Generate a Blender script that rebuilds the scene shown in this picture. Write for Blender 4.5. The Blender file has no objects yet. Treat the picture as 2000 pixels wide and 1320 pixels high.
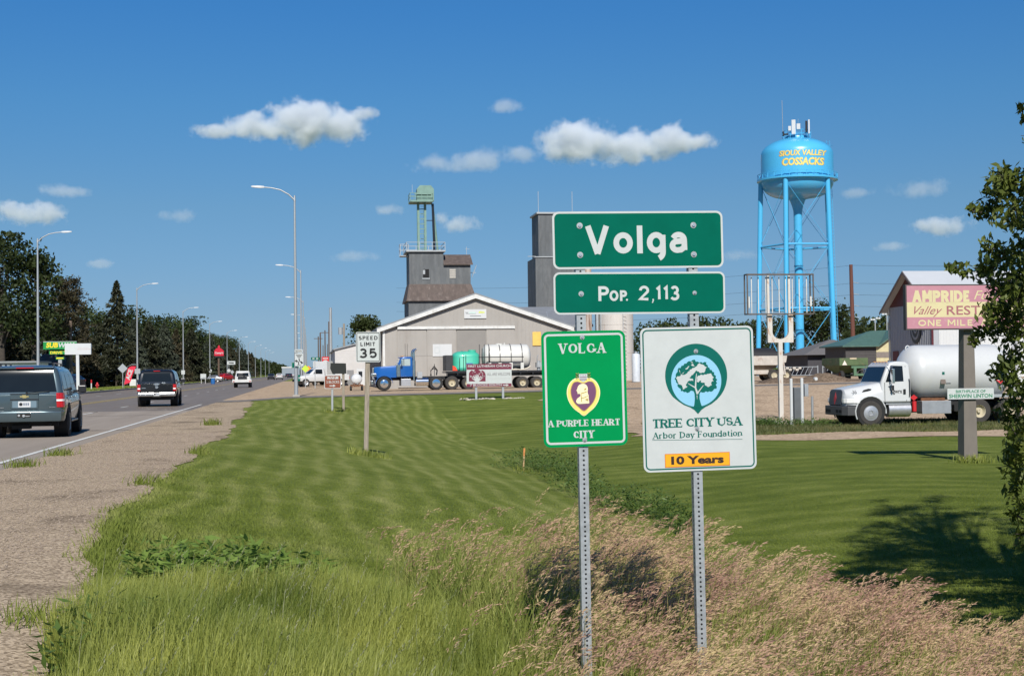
import bpy, bmesh, math, random
import numpy as np
from mathutils import Vector, Matrix
sc = bpy.context.scene
COL = sc.collection
R = math.radians
random.seed(7)

# ------------------------------------------------------------------ camera
FPX = 2800.0                                   # focal length in px of a 2000 px wide frame
YAW, ROLL = math.atan(397/FPX), R(0.70)
PITCH = math.atan(64/FPX)
EYE = Vector((0, 0, 1.6))
_f = Vector((math.sin(YAW)*math.cos(PITCH), math.cos(YAW)*math.cos(PITCH), math.sin(PITCH)))
_r0 = Vector((math.cos(YAW), -math.sin(YAW), 0))
_u0 = _r0.cross(_f)
CR = _r0*math.cos(ROLL) - _u0*math.sin(ROLL)
CU = _u0*math.cos(ROLL) + _r0*math.sin(ROLL)
CF = _f
cam = bpy.data.cameras.new('camera')
cam.sensor_width = 36; cam.lens = FPX/2000*36
cam.clip_start = 0.1; cam.clip_end = 30000
camo = bpy.data.objects.new('camera', cam); COL.objects.link(camo)
mw = Matrix((CR, CU, -CF)).transposed().to_4x4(); mw.translation = EYE
camo.matrix_world = mw
sc.camera = camo

# ------------------------------------------------------------------ sun, sky, exposure
SUN_EL = R(40)
SUN_DIR = Vector((-0.08*math.cos(SUN_EL), -math.cos(SUN_EL), math.sin(SUN_EL))).normalized()
sl = bpy.data.lights.new('sun', 'SUN'); sl.energy = 4.3; sl.angle = R(0.55); sl.color = (1, 0.955, 0.88)
so = bpy.data.objects.new('sun', sl); COL.objects.link(so)
so.rotation_euler = (-SUN_DIR).to_track_quat('-Z', 'Y').to_euler()
so.location = (0, -50, 80)
w = bpy.data.worlds.new('World'); sc.world = w; w.use_nodes = True
nt = w.node_tree; nt.nodes.clear()
sky = nt.nodes.new('ShaderNodeTexSky'); sky.sky_type = 'NISHITA'; sky.sun_disc = False
sky.sun_elevation = SUN_EL; sky.sun_rotation = math.pi
sky.altitude = 600; sky.air_density = 1.0; sky.dust_density = 0.25; sky.ozone_density = 3.2
bg = nt.nodes.new('ShaderNodeBackground'); bg.inputs[1].default_value = 0.076
wo = nt.nodes.new('ShaderNodeOutputWorld')
wtc = nt.nodes.new('ShaderNodeTexCoord'); wsep = nt.nodes.new('ShaderNodeSeparateXYZ'); nt.links.new(wtc.outputs['Generated'], wsep.inputs[0])
wr = nt.nodes.new('ShaderNodeValToRGB'); nt.links.new(wsep.outputs[2], wr.inputs[0])   # clear dry air: bluer towards the horizon
for i_, (p_, c_) in enumerate(((0, (.31,.46,.78)), (.043, (.335,.46,.68)), (.114, (.355,.535,.68)), (.183, (.30,.60,.80)), (.246, (.242,.612,.902)), (.7, (.26,.60,.92)))):
    e_ = wr.color_ramp.elements[i_] if i_ < 2 else wr.color_ramp.elements.new(p_)
    e_.position = p_; e_.color = c_+(1,)
wm_ = nt.nodes.new('ShaderNodeMix'); wm_.data_type = 'RGBA'; wm_.blend_type = 'MULTIPLY'; wm_.inputs[0].default_value = 1
nt.links.new(sky.outputs[0], wm_.inputs[6]); nt.links.new(wr.outputs[0], wm_.inputs[7]); nt.links.new(wm_.outputs[2], bg.inputs[0]); nt.links.new(bg.outputs[0], wo.inputs[0])
sc.view_settings.view_transform = 'Standard'; sc.view_settings.look = 'None'
sc.view_settings.exposure = 0.40; sc.view_settings.gamma = 1.0
sc.render.engine = 'CYCLES'
cy = sc.cycles
cy.max_bounces = 7; cy.diffuse_bounces = 3; cy.glossy_bounces = 3; cy.transmission_bounces = 4
cy.transparent_max_bounces = 6; cy.volume_bounces = 6; cy.use_denoising = True
cy.caustics_reflective = False; cy.caustics_refractive = False
cy.sample_clamp_indirect = 6
cy.use_adaptive_sampling = True; cy.adaptive_threshold = 0.015

# ------------------------------------------------------------------ pixel <-> world helpers
def ray(px, py):
    return CF + CR*((px-1000)/FPX) + CU*((660-py)/FPX)
def W(px, py, d):
    return EYE + ray(px, py)*d
def sstep(a, b, x):
    t = np.clip((np.asarray(x, float)-a)/(b-a), 0, 1); return t*t*(3-2*t)
def gh(X, Y):                                   # height of the ground
    X = np.asarray(X, float); Y = np.asarray(Y, float)
    s = np.clip((X+2.2)/8.2, 0, 1)
    p = -1.1*(0.35*s*s*(3-2*s)+0.65*s)
    p = p + 0.42*sstep(5.6, 13, X)
    p = p + 0.03*np.sin(X*0.9+Y*0.21)*sstep(-1, 3, X)*(1-sstep(50, 70, Y))
    t = sstep(56, 84, Y)
    yard = np.clip(0.2+0.011*X, 0, .6)*sstep(-4.8, -0.6, X)
    z = p*(1-t) + yard*t
    lf = 0.15*sstep(-20.0, -20.25, X)
    return z + lf
def gz(X, Y): return float(gh(X, Y))
def Wg(px, d):                                  # ground point seen in column px at depth d
    z = 0.0
    py = 725.0
    for _ in range(30):
        p = W(px, py, d); z = gz(p.x, p.y)
        py += (p.z-z)*FPX/d
    return Vector((p.x, p.y, z))
def onY(px, py, Y0):                            # point of the plane Y = Y0 seen at a pixel
    r = ray(px, py); return EYE + r*(Y0/r.y)

# ------------------------------------------------------------------ mesh builder
class MB:
    def __init__(s): s.v = []; s.f = []; s.m = []
    def add(s, vs, fs, m=0):
        o = len(s.v); s.v += [tuple(v) for v in vs]
        for f in fs: s.f.append([i+o for i in f]); s.m.append(m)
        return s
    def box(s, x0, x1, y0, y1, z0, z1, m=0):
        vs = [(x, y, z) for z in (z0, z1) for y in (y0, y1) for x in (x0, x1)]
        return s.add(vs, [(0,2,3,1),(4,5,7,6),(0,1,5,4),(2,6,7,3),(0,4,6,2),(1,3,7,5)], m)
    def obox(s, c, size, mat=None, m=0):
        c = Vector(c); h = [a/2 for a in size]; mat = mat or Matrix.Identity(3)
        vs = [c + mat @ Vector((x*h[0], y*h[1], z*h[2])) for z in (-1,1) for y in (-1,1) for x in (-1,1)]
        return s.add(vs, [(0,2,3,1),(4,5,7,6),(0,1,5,4),(2,6,7,3),(0,4,6,2),(1,3,7,5)], m)
    def bar(s, p0, p1, w, t=None, m=0, up=(0,0,1)):      # rectangular bar from p0 to p1
        p0 = Vector(p0); p1 = Vector(p1); d = p1-p0; L = d.length
        if L < 1e-6: return s
        d.normalize(); u = Vector(up)
        if abs(d.dot(u)) > .98: u = Vector((0,1,0))
        a = d.cross(u).normalized(); b = a.cross(d)
        return s.obox((p0+p1)/2, (w, L, t or w), Matrix((a, d, b)).transposed(), m)
    def cyl(s, p0, p1, r0, r1=None, n=12, m=0, caps=True):
        r1 = r0 if r1 is None else r1
        p0 = Vector(p0); p1 = Vector(p1); d = (p1-p0).normalized()
        u = Vector((0,0,1)) if abs(d.z) < .9 else Vector((1,0,0))
        a = d.cross(u).normalized(); b = d.cross(a)
        vs = []
        for p, r in ((p0, r0), (p1, r1)):
            for i in range(n):
                t = 2*math.pi*i/n; vs.append(p + a*(r*math.cos(t)) + b*(r*math.sin(t)))
        fs = [(i, (i+1) % n, n+(i+1) % n, n+i) for i in range(n)]
        if caps: fs += [tuple(range(n-1, -1, -1)), tuple(range(n, 2*n))]
        return s.add(vs, fs, m)
    def tube(s, pts, r, n=8, m=0):
        pts = [Vector(p) for p in pts]; vs = []; fs = []
        rs = r if isinstance(r, (list, tuple)) else [r]*len(pts)
        for i, p in enumerate(pts):
            d = (pts[min(i+1, len(pts)-1)]-pts[max(i-1, 0)]).normalized()
            u = Vector((0,0,1)) if abs(d.z) < .95 else Vector((1,0,0))
            a = d.cross(u).normalized(); b = d.cross(a)
            for k in range(n):
                t = 2*math.pi*k/n; vs.append(p + a*(rs[i]*math.cos(t)) + b*(rs[i]*math.sin(t)))
        for i in range(len(pts)-1):
            for k in range(n):
                fs.append((i*n+k, i*n+(k+1) % n, (i+1)*n+(k+1) % n, (i+1)*n+k))
        fs += [tuple(range(n-1, -1, -1)), tuple(range((len(pts)-1)*n, len(pts)*n))]
        return s.add(vs, fs, m)
    def lathe(s, prof, n=24, c=(0,0,0), axis='Z', m=0):   # prof: (r, along axis)
        vs = []; fs = []; k = len(prof)
        for i in range(n):
            t = 2*math.pi*i/n; cs, sn = math.cos(t), math.sin(t)
            for r, h in prof:
                q = {'Z': (r*cs, r*sn, h), 'X': (h, r*cs, r*sn), 'Y': (r*sn, h, r*cs)}[axis]
                vs.append((q[0]+c[0], q[1]+c[1], q[2]+c[2]))
        for i in range(n):
            j = (i+1) % n
            for q in range(k-1):
                if prof[q][0] < 1e-6 and prof[q+1][0] < 1e-6: continue
                if prof[q][0] < 1e-6: fs.append((i*k+q, j*k+q+1, i*k+q+1))
                elif prof[q+1][0] < 1e-6: fs.append((i*k+q, j*k+q, i*k+q+1))
                else: fs.append((i*k+q, j*k+q, j*k+q+1, i*k+q+1))
        return s.add(vs, fs, m)
    def prism(s, poly, o, U, V, N, m=0):                  # polygon in (U,V) at o, extruded by vector N
        o = Vector(o); U = Vector(U); V = Vector(V); N = Vector(N); n = len(poly)
        vs = [o + U*a + V*b for a, b in poly] + [o + U*a + V*b + N for a, b in poly]
        fs = [tuple(range(n)), tuple(range(2*n-1, n-1, -1))]
        fs += [(i, n+i, n+(i+1) % n, (i+1) % n) for i in range(n)]
        return s.add(vs, fs, m)
    def face(s, pts, m=0): return s.add(pts, [tuple(range(len(pts)))], m)
    def loft(s, secs, m=0, caps=True, closed=True):
        n = len(secs[0]); vs = [p for q in secs for p in q]; fs = []
        for i in range(len(secs)-1):
            for k in range(n if closed else n-1):
                fs.append((i*n+k, i*n+(k+1) % n, (i+1)*n+(k+1) % n, (i+1)*n+k))
        if caps: fs += [tuple(range(n-1, -1, -1)), tuple(range((len(secs)-1)*n, len(secs)*n))]
        return s.add(vs, fs, m)
    def ell(s, c, r, n=12, k=8, m=0):
        prof = [(math.sin(math.pi*i/k), -math.cos(math.pi*i/k)) for i in range(k+1)]
        prof[0] = (0, -1); prof[-1] = (0, 1)
        o = len(s.v); s.lathe(prof, n, m=m)
        for i in range(o, len(s.v)):
            v = s.v[i]; s.v[i] = (v[0]*r[0]+c[0], v[1]*r[1]+c[1], v[2]*r[2]+c[2])
        return s
    def flat(s, vf, fr, n=0.0, m=0):                      # 2-D verts/faces laid on a frame (o, U, V, N)
        o, U, V, N = fr
        return s.add([o + U*a + V*b + N*n for a, b in vf[0]], vf[1], m)
    def build(s, name, mats, parent=None, smooth=None, bevel=0, seg=2, fix=True):
        me = bpy.data.meshes.new(name); me.from_pydata(s.v, [], s.f)
        if not isinstance(mats, (list, tuple)): mats = [mats]
        for q in mats: me.materials.append(q)
        if len(mats) > 1: me.polygons.foreach_set('material_index', s.m)
        if fix:
            bm = bmesh.new(); bm.from_mesh(me); bmesh.ops.recalc_face_normals(bm, faces=bm.faces); bm.to_mesh(me); bm.free()
        if smooth: me.shade_smooth(); me.set_sharp_from_angle(angle=R(smooth))
        o = bpy.data.objects.new(name, me); COL.objects.link(o)
        if parent is not None: o.parent = parent
        if bevel:
            b = o.modifiers.new('bevel', 'BEVEL'); b.width = bevel; b.segments = seg; b.limit_method = 'ANGLE'; b.angle_limit = R(40)
            b.harden_normals = False
        return o

def tag(o, label=None, cat=None, group=None, kind=None):
    if label: o['label'] = label
    if cat: o['category'] = cat
    if group: o['group'] = group
    if kind: o['kind'] = kind
    return o
def thing(name, label, cat, loc=(0,0,0), rz=0, group=None, sc_=1):
    o = bpy.data.objects.new(name, None); COL.objects.link(o)
    o.empty_display_size = .2; o.location = loc; o.rotation_euler = (0, 0, rz); o.scale = (sc_,)*3
    return tag(o, label, cat, group)
def kids(o): return [c for c in bpy.data.objects if c.parent == o]
def copy_tree(o, loc=None, rz=None, label=None, s=None, parent=None):
    c = o.copy(); COL.objects.link(c)
    if parent is not None: c.parent = parent
    for ch in kids(o): copy_tree(ch, parent=c)
    if loc is not None: c.location = loc
    if rz is not None: c.rotation_euler = (0, 0, rz)
    if s is not None: c.scale = s if isinstance(s, tuple) else (s,)*3
    if label: c['label'] = label
    return c

# ------------------------------------------------------------------ materials
_mats = {}
def M(name, col, rough=.6, metal=0., var=.12, vs=3., bump=0., bs=40., coat=0., col2=None, c2s=4., c2t=(.5,.7), spec=.5, stretch=None):
    if name in _mats: return _mats[name]
    m = bpy.data.materials.new(name); _mats[name] = m; m.use_nodes = True
    n = m.node_tree.nodes; L = m.node_tree.links; b = n['Principled BSDF']
    b.inputs['Roughness'].default_value = rough; b.inputs['Metallic'].default_value = metal
    b.inputs['Coat Weight'].default_value = coat; b.inputs['Specular IOR Level'].default_value = spec
    tc = n.new('ShaderNodeTexCoord'); src = tc.outputs['Object']
    if stretch:
        mp = n.new('ShaderNodeMapping'); mp.inputs['Scale'].default_value = stretch
        L.new(src, mp.inputs[0]); src = mp.outputs[0]
    nz = n.new('ShaderNodeTexNoise'); nz.inputs['Scale'].default_value = vs; nz.inputs['Detail'].default_value = 6; nz.inputs['Roughness'].default_value = .65
    L.new(src, nz.inputs[0])
    cr = n.new('ShaderNodeValToRGB'); e = cr.color_ramp.elements
    e[0].position = .3; e[1].position = .72
    e[0].color = tuple(c*(1-var) for c in col)+(1,); e[1].color = tuple(min(1, c*(1+var)) for c in col)+(1,)
    L.new(nz.outputs[0], cr.inputs[0]); out = cr.outputs[0]
    if col2:
        n2 = n.new('ShaderNodeTexNoise'); n2.inputs['Scale'].default_value = c2s; n2.inputs['Detail'].default_value = 7; n2.inputs['Roughness'].default_value = .7
        L.new(src, n2.inputs[0])
        r2 = n.new('ShaderNodeMapRange'); r2.inputs[1].default_value = c2t[0]; r2.inputs[2].default_value = c2t[1]
        L.new(n2.outputs[0], r2.inputs[0])
        mx = n.new('ShaderNodeMix'); mx.data_type = 'RGBA'
        L.new(r2.outputs[0], mx.inputs[0]); L.new(out, mx.inputs[6]); mx.inputs[7].default_value = tuple(col2)+(1,)
        out = mx.outputs[2]
    L.new(out, b.inputs['Base Color'])
    if bump:
        n3 = n.new('ShaderNodeTexNoise'); n3.inputs['Scale'].default_value = bs; n3.inputs['Detail'].default_value = 4
        L.new(src, n3.inputs[0])
        bp = n.new('ShaderNodeBump'); bp.inputs['Strength'].default_value = bump; bp.inputs['Distance'].default_value = .02
        L.new(n3.outputs[0], bp.inputs['Height']); L.new(bp.outputs[0], b.inputs['Normal'])
    return m
def leafmat(name, ca, cb, vs=.8, trans=.3, rough=.6, spec=.25, detail=5):
    if name in _mats: return _mats[name]
    m = bpy.data.materials.new(name); _mats[name] = m; m.use_nodes = True
    n = m.node_tree.nodes; L = m.node_tree.links; b = n['Principled BSDF']; out = n['Material Output']
    b.inputs['Roughness'].default_value = rough; b.inputs['Specular IOR Level'].default_value = spec
    tc = n.new('ShaderNodeTexCoord'); nz = n.new('ShaderNodeTexNoise')
    nz.inputs['Scale'].default_value = vs; nz.inputs['Detail'].default_value = detail; nz.inputs['Roughness'].default_value = .75
    L.new(tc.outputs['Object'], nz.inputs[0])
    cr = n.new('ShaderNodeValToRGB'); e = cr.color_ramp.elements
    e[0].position = .36; e[1].position = .64; e[0].color = tuple(ca)+(1,); e[1].color = tuple(cb)+(1,)
    L.new(nz.outputs[0], cr.inputs[0]); L.new(cr.outputs[0], b.inputs['Base Color'])
    t = n.new('ShaderNodeBsdfTranslucent'); L.new(cr.outputs[0], t.inputs[0])
    mx = n.new('ShaderNodeMixShader'); mx.inputs[0].default_value = trans
    L.new(b.outputs[0], mx.inputs[1]); L.new(t.outputs[0], mx.inputs[2]); L.new(mx.outputs[0], out.inputs[0])
    return m
def glassmat(name, col=(.01,.013,.015), rough=.04):
    return M(name, col, rough=rough, var=.1, spec=.35)
MT = {}
def setup_mats():
    T = MT
    T['white'] = M('white_paint', (.60,.60,.58), .4, col2=(.42,.40,.35), c2s=2.5, c2t=(.52,.8))
    T['white_clean'] = M('white_gloss', (.55,.56,.56), .3, var=.03, coat=.2)
    T['signwhite'] = M('reflective_white', (.47,.495,.485), .5, var=.05, vs=9, col2=(.42,.44,.43), c2s=34, c2t=(.66,.8), spec=.3)
    T['signgreen'] = M('reflective_green', (.0002,.108,.070), .55, var=.08, vs=6, col2=(.002,.19,.135), c2s=22, c2t=(.68,.9), spec=.04)
    T['phgreen'] = M('bright_green', (.0003,.235,.065), .55, spec=.04, var=.06, vs=6, col2=(.003,.27,.08), c2s=40, c2t=(.68,.8))
    T['teal'] = M('teal_print', (.0004,.108,.085), .5, var=.05, spec=.2)
    T['skyprint'] = M('pale_blue_print', (.23,.49,.66), .45, var=.04)
    T['amber'] = M('amber_print', (.74,.345,.008), .45, var=.04)
    T['black'] = M('black_print', (.012,.012,.012), .45)
    T['gold'] = M('gold_print', (.80,.64,.16), .45, var=.08, vs=20)
    T['goldd'] = M('dark_gold_print', (.42,.30,.08), .45, var=.1, vs=20)
    T['goldl'] = M('pale_gold_print', (.80,.74,.44), .45, var=.1, vs=20)
    T['purple'] = M('purple_print', (.155,.055,.125), .45, var=.05)
    T['galv'] = M('galvanised_steel', (.40,.42,.43), .45, .5, var=.2, vs=25)
    T['galvd'] = M('dull_galvanised', (.36,.38,.39), .55, .4, var=.15, vs=8)
    T['bolt'] = M('bolt_steel', (.62,.63,.64), .3, .8, var=.1)
    T['hole'] = M('dark_void', (.01,.01,.011), .9)
    T['wood'] = M('weathered_post_wood', (.27,.23,.18), .85, var=.3, vs=6, bump=.4, bs=25, stretch=(6,6,.6))
    T['woodd'] = M('dark_pole_wood', (.10,.065,.045), .85, var=.25, vs=5, bump=.4, stretch=(5,5,.5))
    T['redpole'] = M('red_brown_pole', (.115,.042,.028), .8, var=.25, vs=4, stretch=(5,5,.5))
    T['tyre'] = M('tyre_rubber', (.022,.021,.02), .85, var=.3, bump=.2, bs=60)
    T['tyred'] = M('dusty_tyre', (.042,.038,.034), .9, var=.25)
    T['chrome'] = M('chrome', (.75,.76,.78), .12, 1.)
    T['alum'] = M('aluminium', (.50,.50,.51), .38, .7, var=.12, vs=5)
    T['dark'] = M('dark_underbody', (.012,.012,.012), .8)
    T['glass'] = glassmat('tinted_glass')
    T['redl'] = M('red_lens', (.42,.008,.012), .15, var=.15, vs=30, coat=.5)
    T['cleal'] = M('clear_lens', (.75,.74,.72), .15, var=.1, coat=.5)
    T['rust'] = M('rusty_metal', (.15,.065,.03), .85, var=.4, vs=6)
    T['beige'] = M('beige_rim', (.45,.40,.28), .6, col2=(.2,.12,.06), c2s=6, c2t=(.55,.7))
    T['blackp'] = M('black_paint', (.014,.014,.016), .35, coat=.2)
    T['bark'] = M('bark', (.055,.045,.035), .95, var=.35, vs=4, bump=.6, bs=12)
    T['barkg'] = M('grey_bark', (.11,.09,.07), .95, var=.35, vs=4, bump=.6, bs=12)
    T['red'] = M('red_paint', (.50,.018,.022), .45)
    T['concrete'] = M('concrete', (.33,.30,.26), .9, var=.15, vs=2, bump=.2)
setup_mats()
# ------------------------------------------------------------------ lettering
_txt = {}
def text2d(s, w, h=None, off=0., shear=0., spacing=1.0, center=True):
    """built-in font outline of s, scaled to width w and height h, origin at its lower-left (or centre)"""
    key = (s, off, shear, spacing)
    if key not in _txt:
        cu = bpy.data.curves.new('t', 'FONT'); cu.body = s; cu.size = 1; cu.offset = off; cu.shear = shear
        cu.space_character = spacing; cu.resolution_u = 3; cu.fill_mode = 'FRONT'
        o = bpy.data.objects.new('t', cu); COL.objects.link(o)
        dg = bpy.context.evaluated_depsgraph_get(); me = bpy.data.meshes.new_from_object(o.evaluated_get(dg))
        vs = [(v.co.x, v.co.y) for v in me.vertices]; fs = [tuple(p.vertices) for p in me.polygons]
        bpy.data.objects.remove(o); bpy.data.curves.remove(cu); bpy.data.meshes.remove(me)
        x0 = min(v[0] for v in vs); x1 = max(v[0] for v in vs); y0 = min(v[1] for v in vs); y1 = max(v[1] for v in vs)
        _txt[key] = ([(v[0]-x0, v[1]-y0) for v in vs], fs, x1-x0, y1-y0)
    vs, fs, tw, th = _txt[key]
    sx = w/tw; sy = (h/th) if h else sx
    ox, oy = (-w/2, -th*sy/2) if center else (0, 0)
    return ([(a*sx+ox, b*sy+oy) for a, b in vs], fs)
def shift2d(vf, dx, dy): return ([(a+dx, b+dy) for a, b in vf[0]], vf[1])

def arc(cx, cy, rx, ry, a0, a1, n=14):
    return [(cx+rx*math.cos(R(a0+(a1-a0)*i/n)), cy+ry*math.sin(R(a0+(a1-a0)*i/n))) for i in range(n+1)]
# skeleton letters: width, strokes (points, weight, serif at start, serif at end); weight k = thick, t = thin, p = pen
XH = .70
def glyphs():
    G = {}
    o = XH/2
    G['V'] = (.72, [([(0,1),(.36,0)],'k','h',0), ([(.36,0),(.72,1)],'t',0,'h')])
    G['O'] = (.78, [(arc(.39,.5,.39,.5,90,450,28),'p',0,0)])
    G['L'] = (.55, [([(0,1),(0,0)],'k','h',0), ([(0,0),(.55,0)],'t','x','v')])
    G['G'] = (.78, [(arc(.39,.5,.39,.5,42,360,24)[:-1]+[(.78,.42)],'p','v',0), ([(.78,.42),(.78,.06)],'k','h',0)])
    G['A'] = (.76, [([(0,0),(.38,1)],'t','h',0), ([(.38,1),(.76,0)],'k',0,'h'), ([(.14,.34),(.62,.34)],'t',0,0)])
    G['P'] = (.56, [([(0,1),(0,0)],'k','h','h'), ([(0,1),(.3,1)]+arc(.3,.74,.26,.26,90,-90)[1:]+[(0,.48)],'p',0,0)])
    G['R'] = (.64, [([(0,1),(0,0)],'k','h','h'), ([(0,1),(.3,1)]+arc(.3,.75,.25,.25,90,-90)[1:]+[(0,.5)],'p',0,0), ([(.28,.5),(.62,0)],'k',0,'h')])
    G['U'] = (.68, [([(0,1),(0,.32)]+arc(.34,.32,.34,.32,180,270,8)[1:],'p','h',0), (arc(.34,.32,.34,.32,270,360,8)+[(.68,1)],'t',0,'h')])
    G['E'] = (.54, [([(0,1),(0,0)],'k','h','h'), ([(0,1),(.52,1)],'t',0,'v'), ([(0,.52),(.42,.52)],'t',0,'v'), ([(0,0),(.54,0)],'t',0,'v')])
    G['F'] = (.52, [([(0,1),(0,0)],'k','h','h'), ([(0,1),(.52,1)],'t',0,'v'), ([(0,.5),(.4,.5)],'t',0,'v')])
    G['H'] = (.66, [([(0,1),(0,0)],'k','h','h'), ([(.66,1),(.66,0)],'k','h','h'), ([(0,.52),(.66,.52)],'t',0,0)])
    G['T'] = (.66, [([(.33,1),(.33,0)],'k',0,'h'), ([(0,1),(.66,1)],'t','v','v')])
    G['C'] = (.70, [(arc(.38,.5,.38,.5,42,318,22),'p','v',0)])
    G['I'] = (.02, [([(0.01,1),(0.01,0)],'k','h','h')])
    G['Y'] = (.70, [([(0,1),(.35,.48),(.35,0)],'k','h','h'), ([(.7,1),(.35,.48)],'t','h',0)])
    G['S'] = (.56, [(arc(.28,.745,.25,.255,35,270,14)+arc(.28,.245,.28,.245,90,-145,14)[1:],'p','v','v')])
    G['D'] = (.68, [([(0,1),(0,0)],'k','h','h'), ([(0,1),(.26,1)]+arc(.26,.5,.42,.5,90,-90,18)[1:]+[(0,0)],'p',0,0)])
    G['M'] = (.78, [([(0,0),(0,1)],'t','h',0), ([(0,1),(.39,.25)],'k',0,0), ([(.39,.25),(.78,1)],'t',0,0), ([(.78,1),(.78,0)],'k',0,'h')])
    G['B'] = (.58, [([(0,1),(0,0)],'k',0,0), ([(0,1),(.28,1)]+arc(.28,.76,.24,.24,90,-90)[1:]+[(0,.52)],'p',0,0), ([(.28,.52)]+arc(.30,.26,.28,.26,90,-90)[1:]+[(0,0)],'p',0,0)])
    G['N'] = (.66, [([(0,0),(0,1)],'t','h',0), ([(0,1),(.66,0)],'k',0,0), ([(.66,0),(.66,1)],'t',0,'h')])
    G['o'] = (.54, [(arc(.27,o,.27,o,90,450,24),'p',0,0)])
    G['l'] = (.02, [([(.01,1.0),(.01,0)],'k','q','h')])
    G['i'] = (.02, [([(.01,XH),(.01,0)],'k','q','h'), ([(.01,.93),(.01,1.0)],'k',0,0)])
    G['g'] = (.52, [(arc(.26,o,.26,o,90,450,24),'p',0,0), ([(.52,XH),(.52,-.06)]+arc(.22,-.06,.30,.25,0,-62,8)[1:],'k',0,0)])
    G['a'] = (.48, [([(.03,.54)]+arc(.25,.46,.22,.24,150,0,10)+[(.48,0)],'p',0,'q'), ([(.48,.42),(.24,.40)]+arc(.2,.2,.2,.2,90,270,12)[1:]+[(.34,.02),(.48,.14)],'p',0,0)])
    G['r'] = (.36, [([(0,XH),(0,0)],'k','q','h'), ([(0,.42)]+arc(.24,.46,.22,.24,170,60,8),'p',0,0)])
    G['b'] = (.54, [([(0,1),(0,0)],'k','q',0), (arc(.27,o,.27,o,90,450,24),'p',0,0)])
    G['d'] = (.54, [([(.54,1),(.54,0)],'k','q','h'), (arc(.27,o,.27,o,90,450,24),'p',0,0)])
    G['n'] = (.50, [([(0,XH),(0,0)],'k','q','h'), ([(0,.42)]+arc(.25,.45,.25,.25,170,0,12)+[(.5,0)],'p',0,'h')])
    G['u'] = (.50, [([(0,XH),(0,.25)]+arc(.25,.25,.25,.25,180,340,12),'p','q',0), ([(.5,XH),(.5,0)],'k','q','h')])
    G['t'] = (.34, [([(.12,.95),(.12,.18)]+arc(.28,.18,.16,.18,180,290,8)[1:],'p',0,0), ([(-.02,XH),(.32,XH)],'t',0,0)])
    G['y'] = (.50, [([(0,XH),(.25,0)],'k','h',0), ([(.5,XH),(.25,0),(.14,-.24),(0,-.26)],'t','h',0)])
    G['1'] = (.2, [([(0,.82),(.2,1),(.2,0)],'k',0,0)])
    G['2'] = (.56, [([(.02,.72)]+arc(.28,.73,.26,.27,165,-30,14)+[(.0,0.02),(.57,0)],'k',0,0)])
    G['3'] = (.54, [(arc(.26,.755,.24,.245,155,-90,14),'k',0,0), ([(.2,.51)]+arc(.25,.25,.29,.25,90,-155,14),'k',0,0)])
    G['5'] = (.56, [([(.5,1),(.08,1),(.04,.5)]+arc(.28,.32,.28,.32,130,-150,16),'k',0,0)])
    G['.'] = (.0, [([(0,0),(0,.05)],'k',0,0)])
    G[','] = (.04, [([(.04,.06),(-.02,-.14)],'k',0,0)])
    G[' '] = (.14, [])
    return G
GL = glyphs()
def strip(mb, pts, ws, fr, n, m=0):
    P = [Vector(p) for p in pts]; k = len(P); Lp = []; Rp = []
    cl = (P[0]-P[-1]).length < 1e-4
    for i in range(k):
        a = P[i]-P[i-1] if i > 0 else (P[-1]-P[-2] if cl else P[1]-P[0])
        b = P[i+1]-P[i] if i < k-1 else (P[1]-P[0] if cl else P[-1]-P[-2])
        a = a.normalized() if a.length > 1e-9 else b.normalized(); b = b.normalized() if b.length > 1e-9 else a
        na = Vector((-a.y, a.x)); nb = Vector((-b.y, b.x)); q = na+nb
        if q.length < 1e-6: q = na
        q.normalize(); c = max(.5, q.dot(na))
        Lp.append(P[i]+q*(ws[i]/2/c)); Rp.append(P[i]-q*(ws[i]/2/c))
    mb.flat((Lp+Rp, [(i, i+1, k+i+1, k+i) for i in range(k-1)]), fr, n, m)
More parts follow.
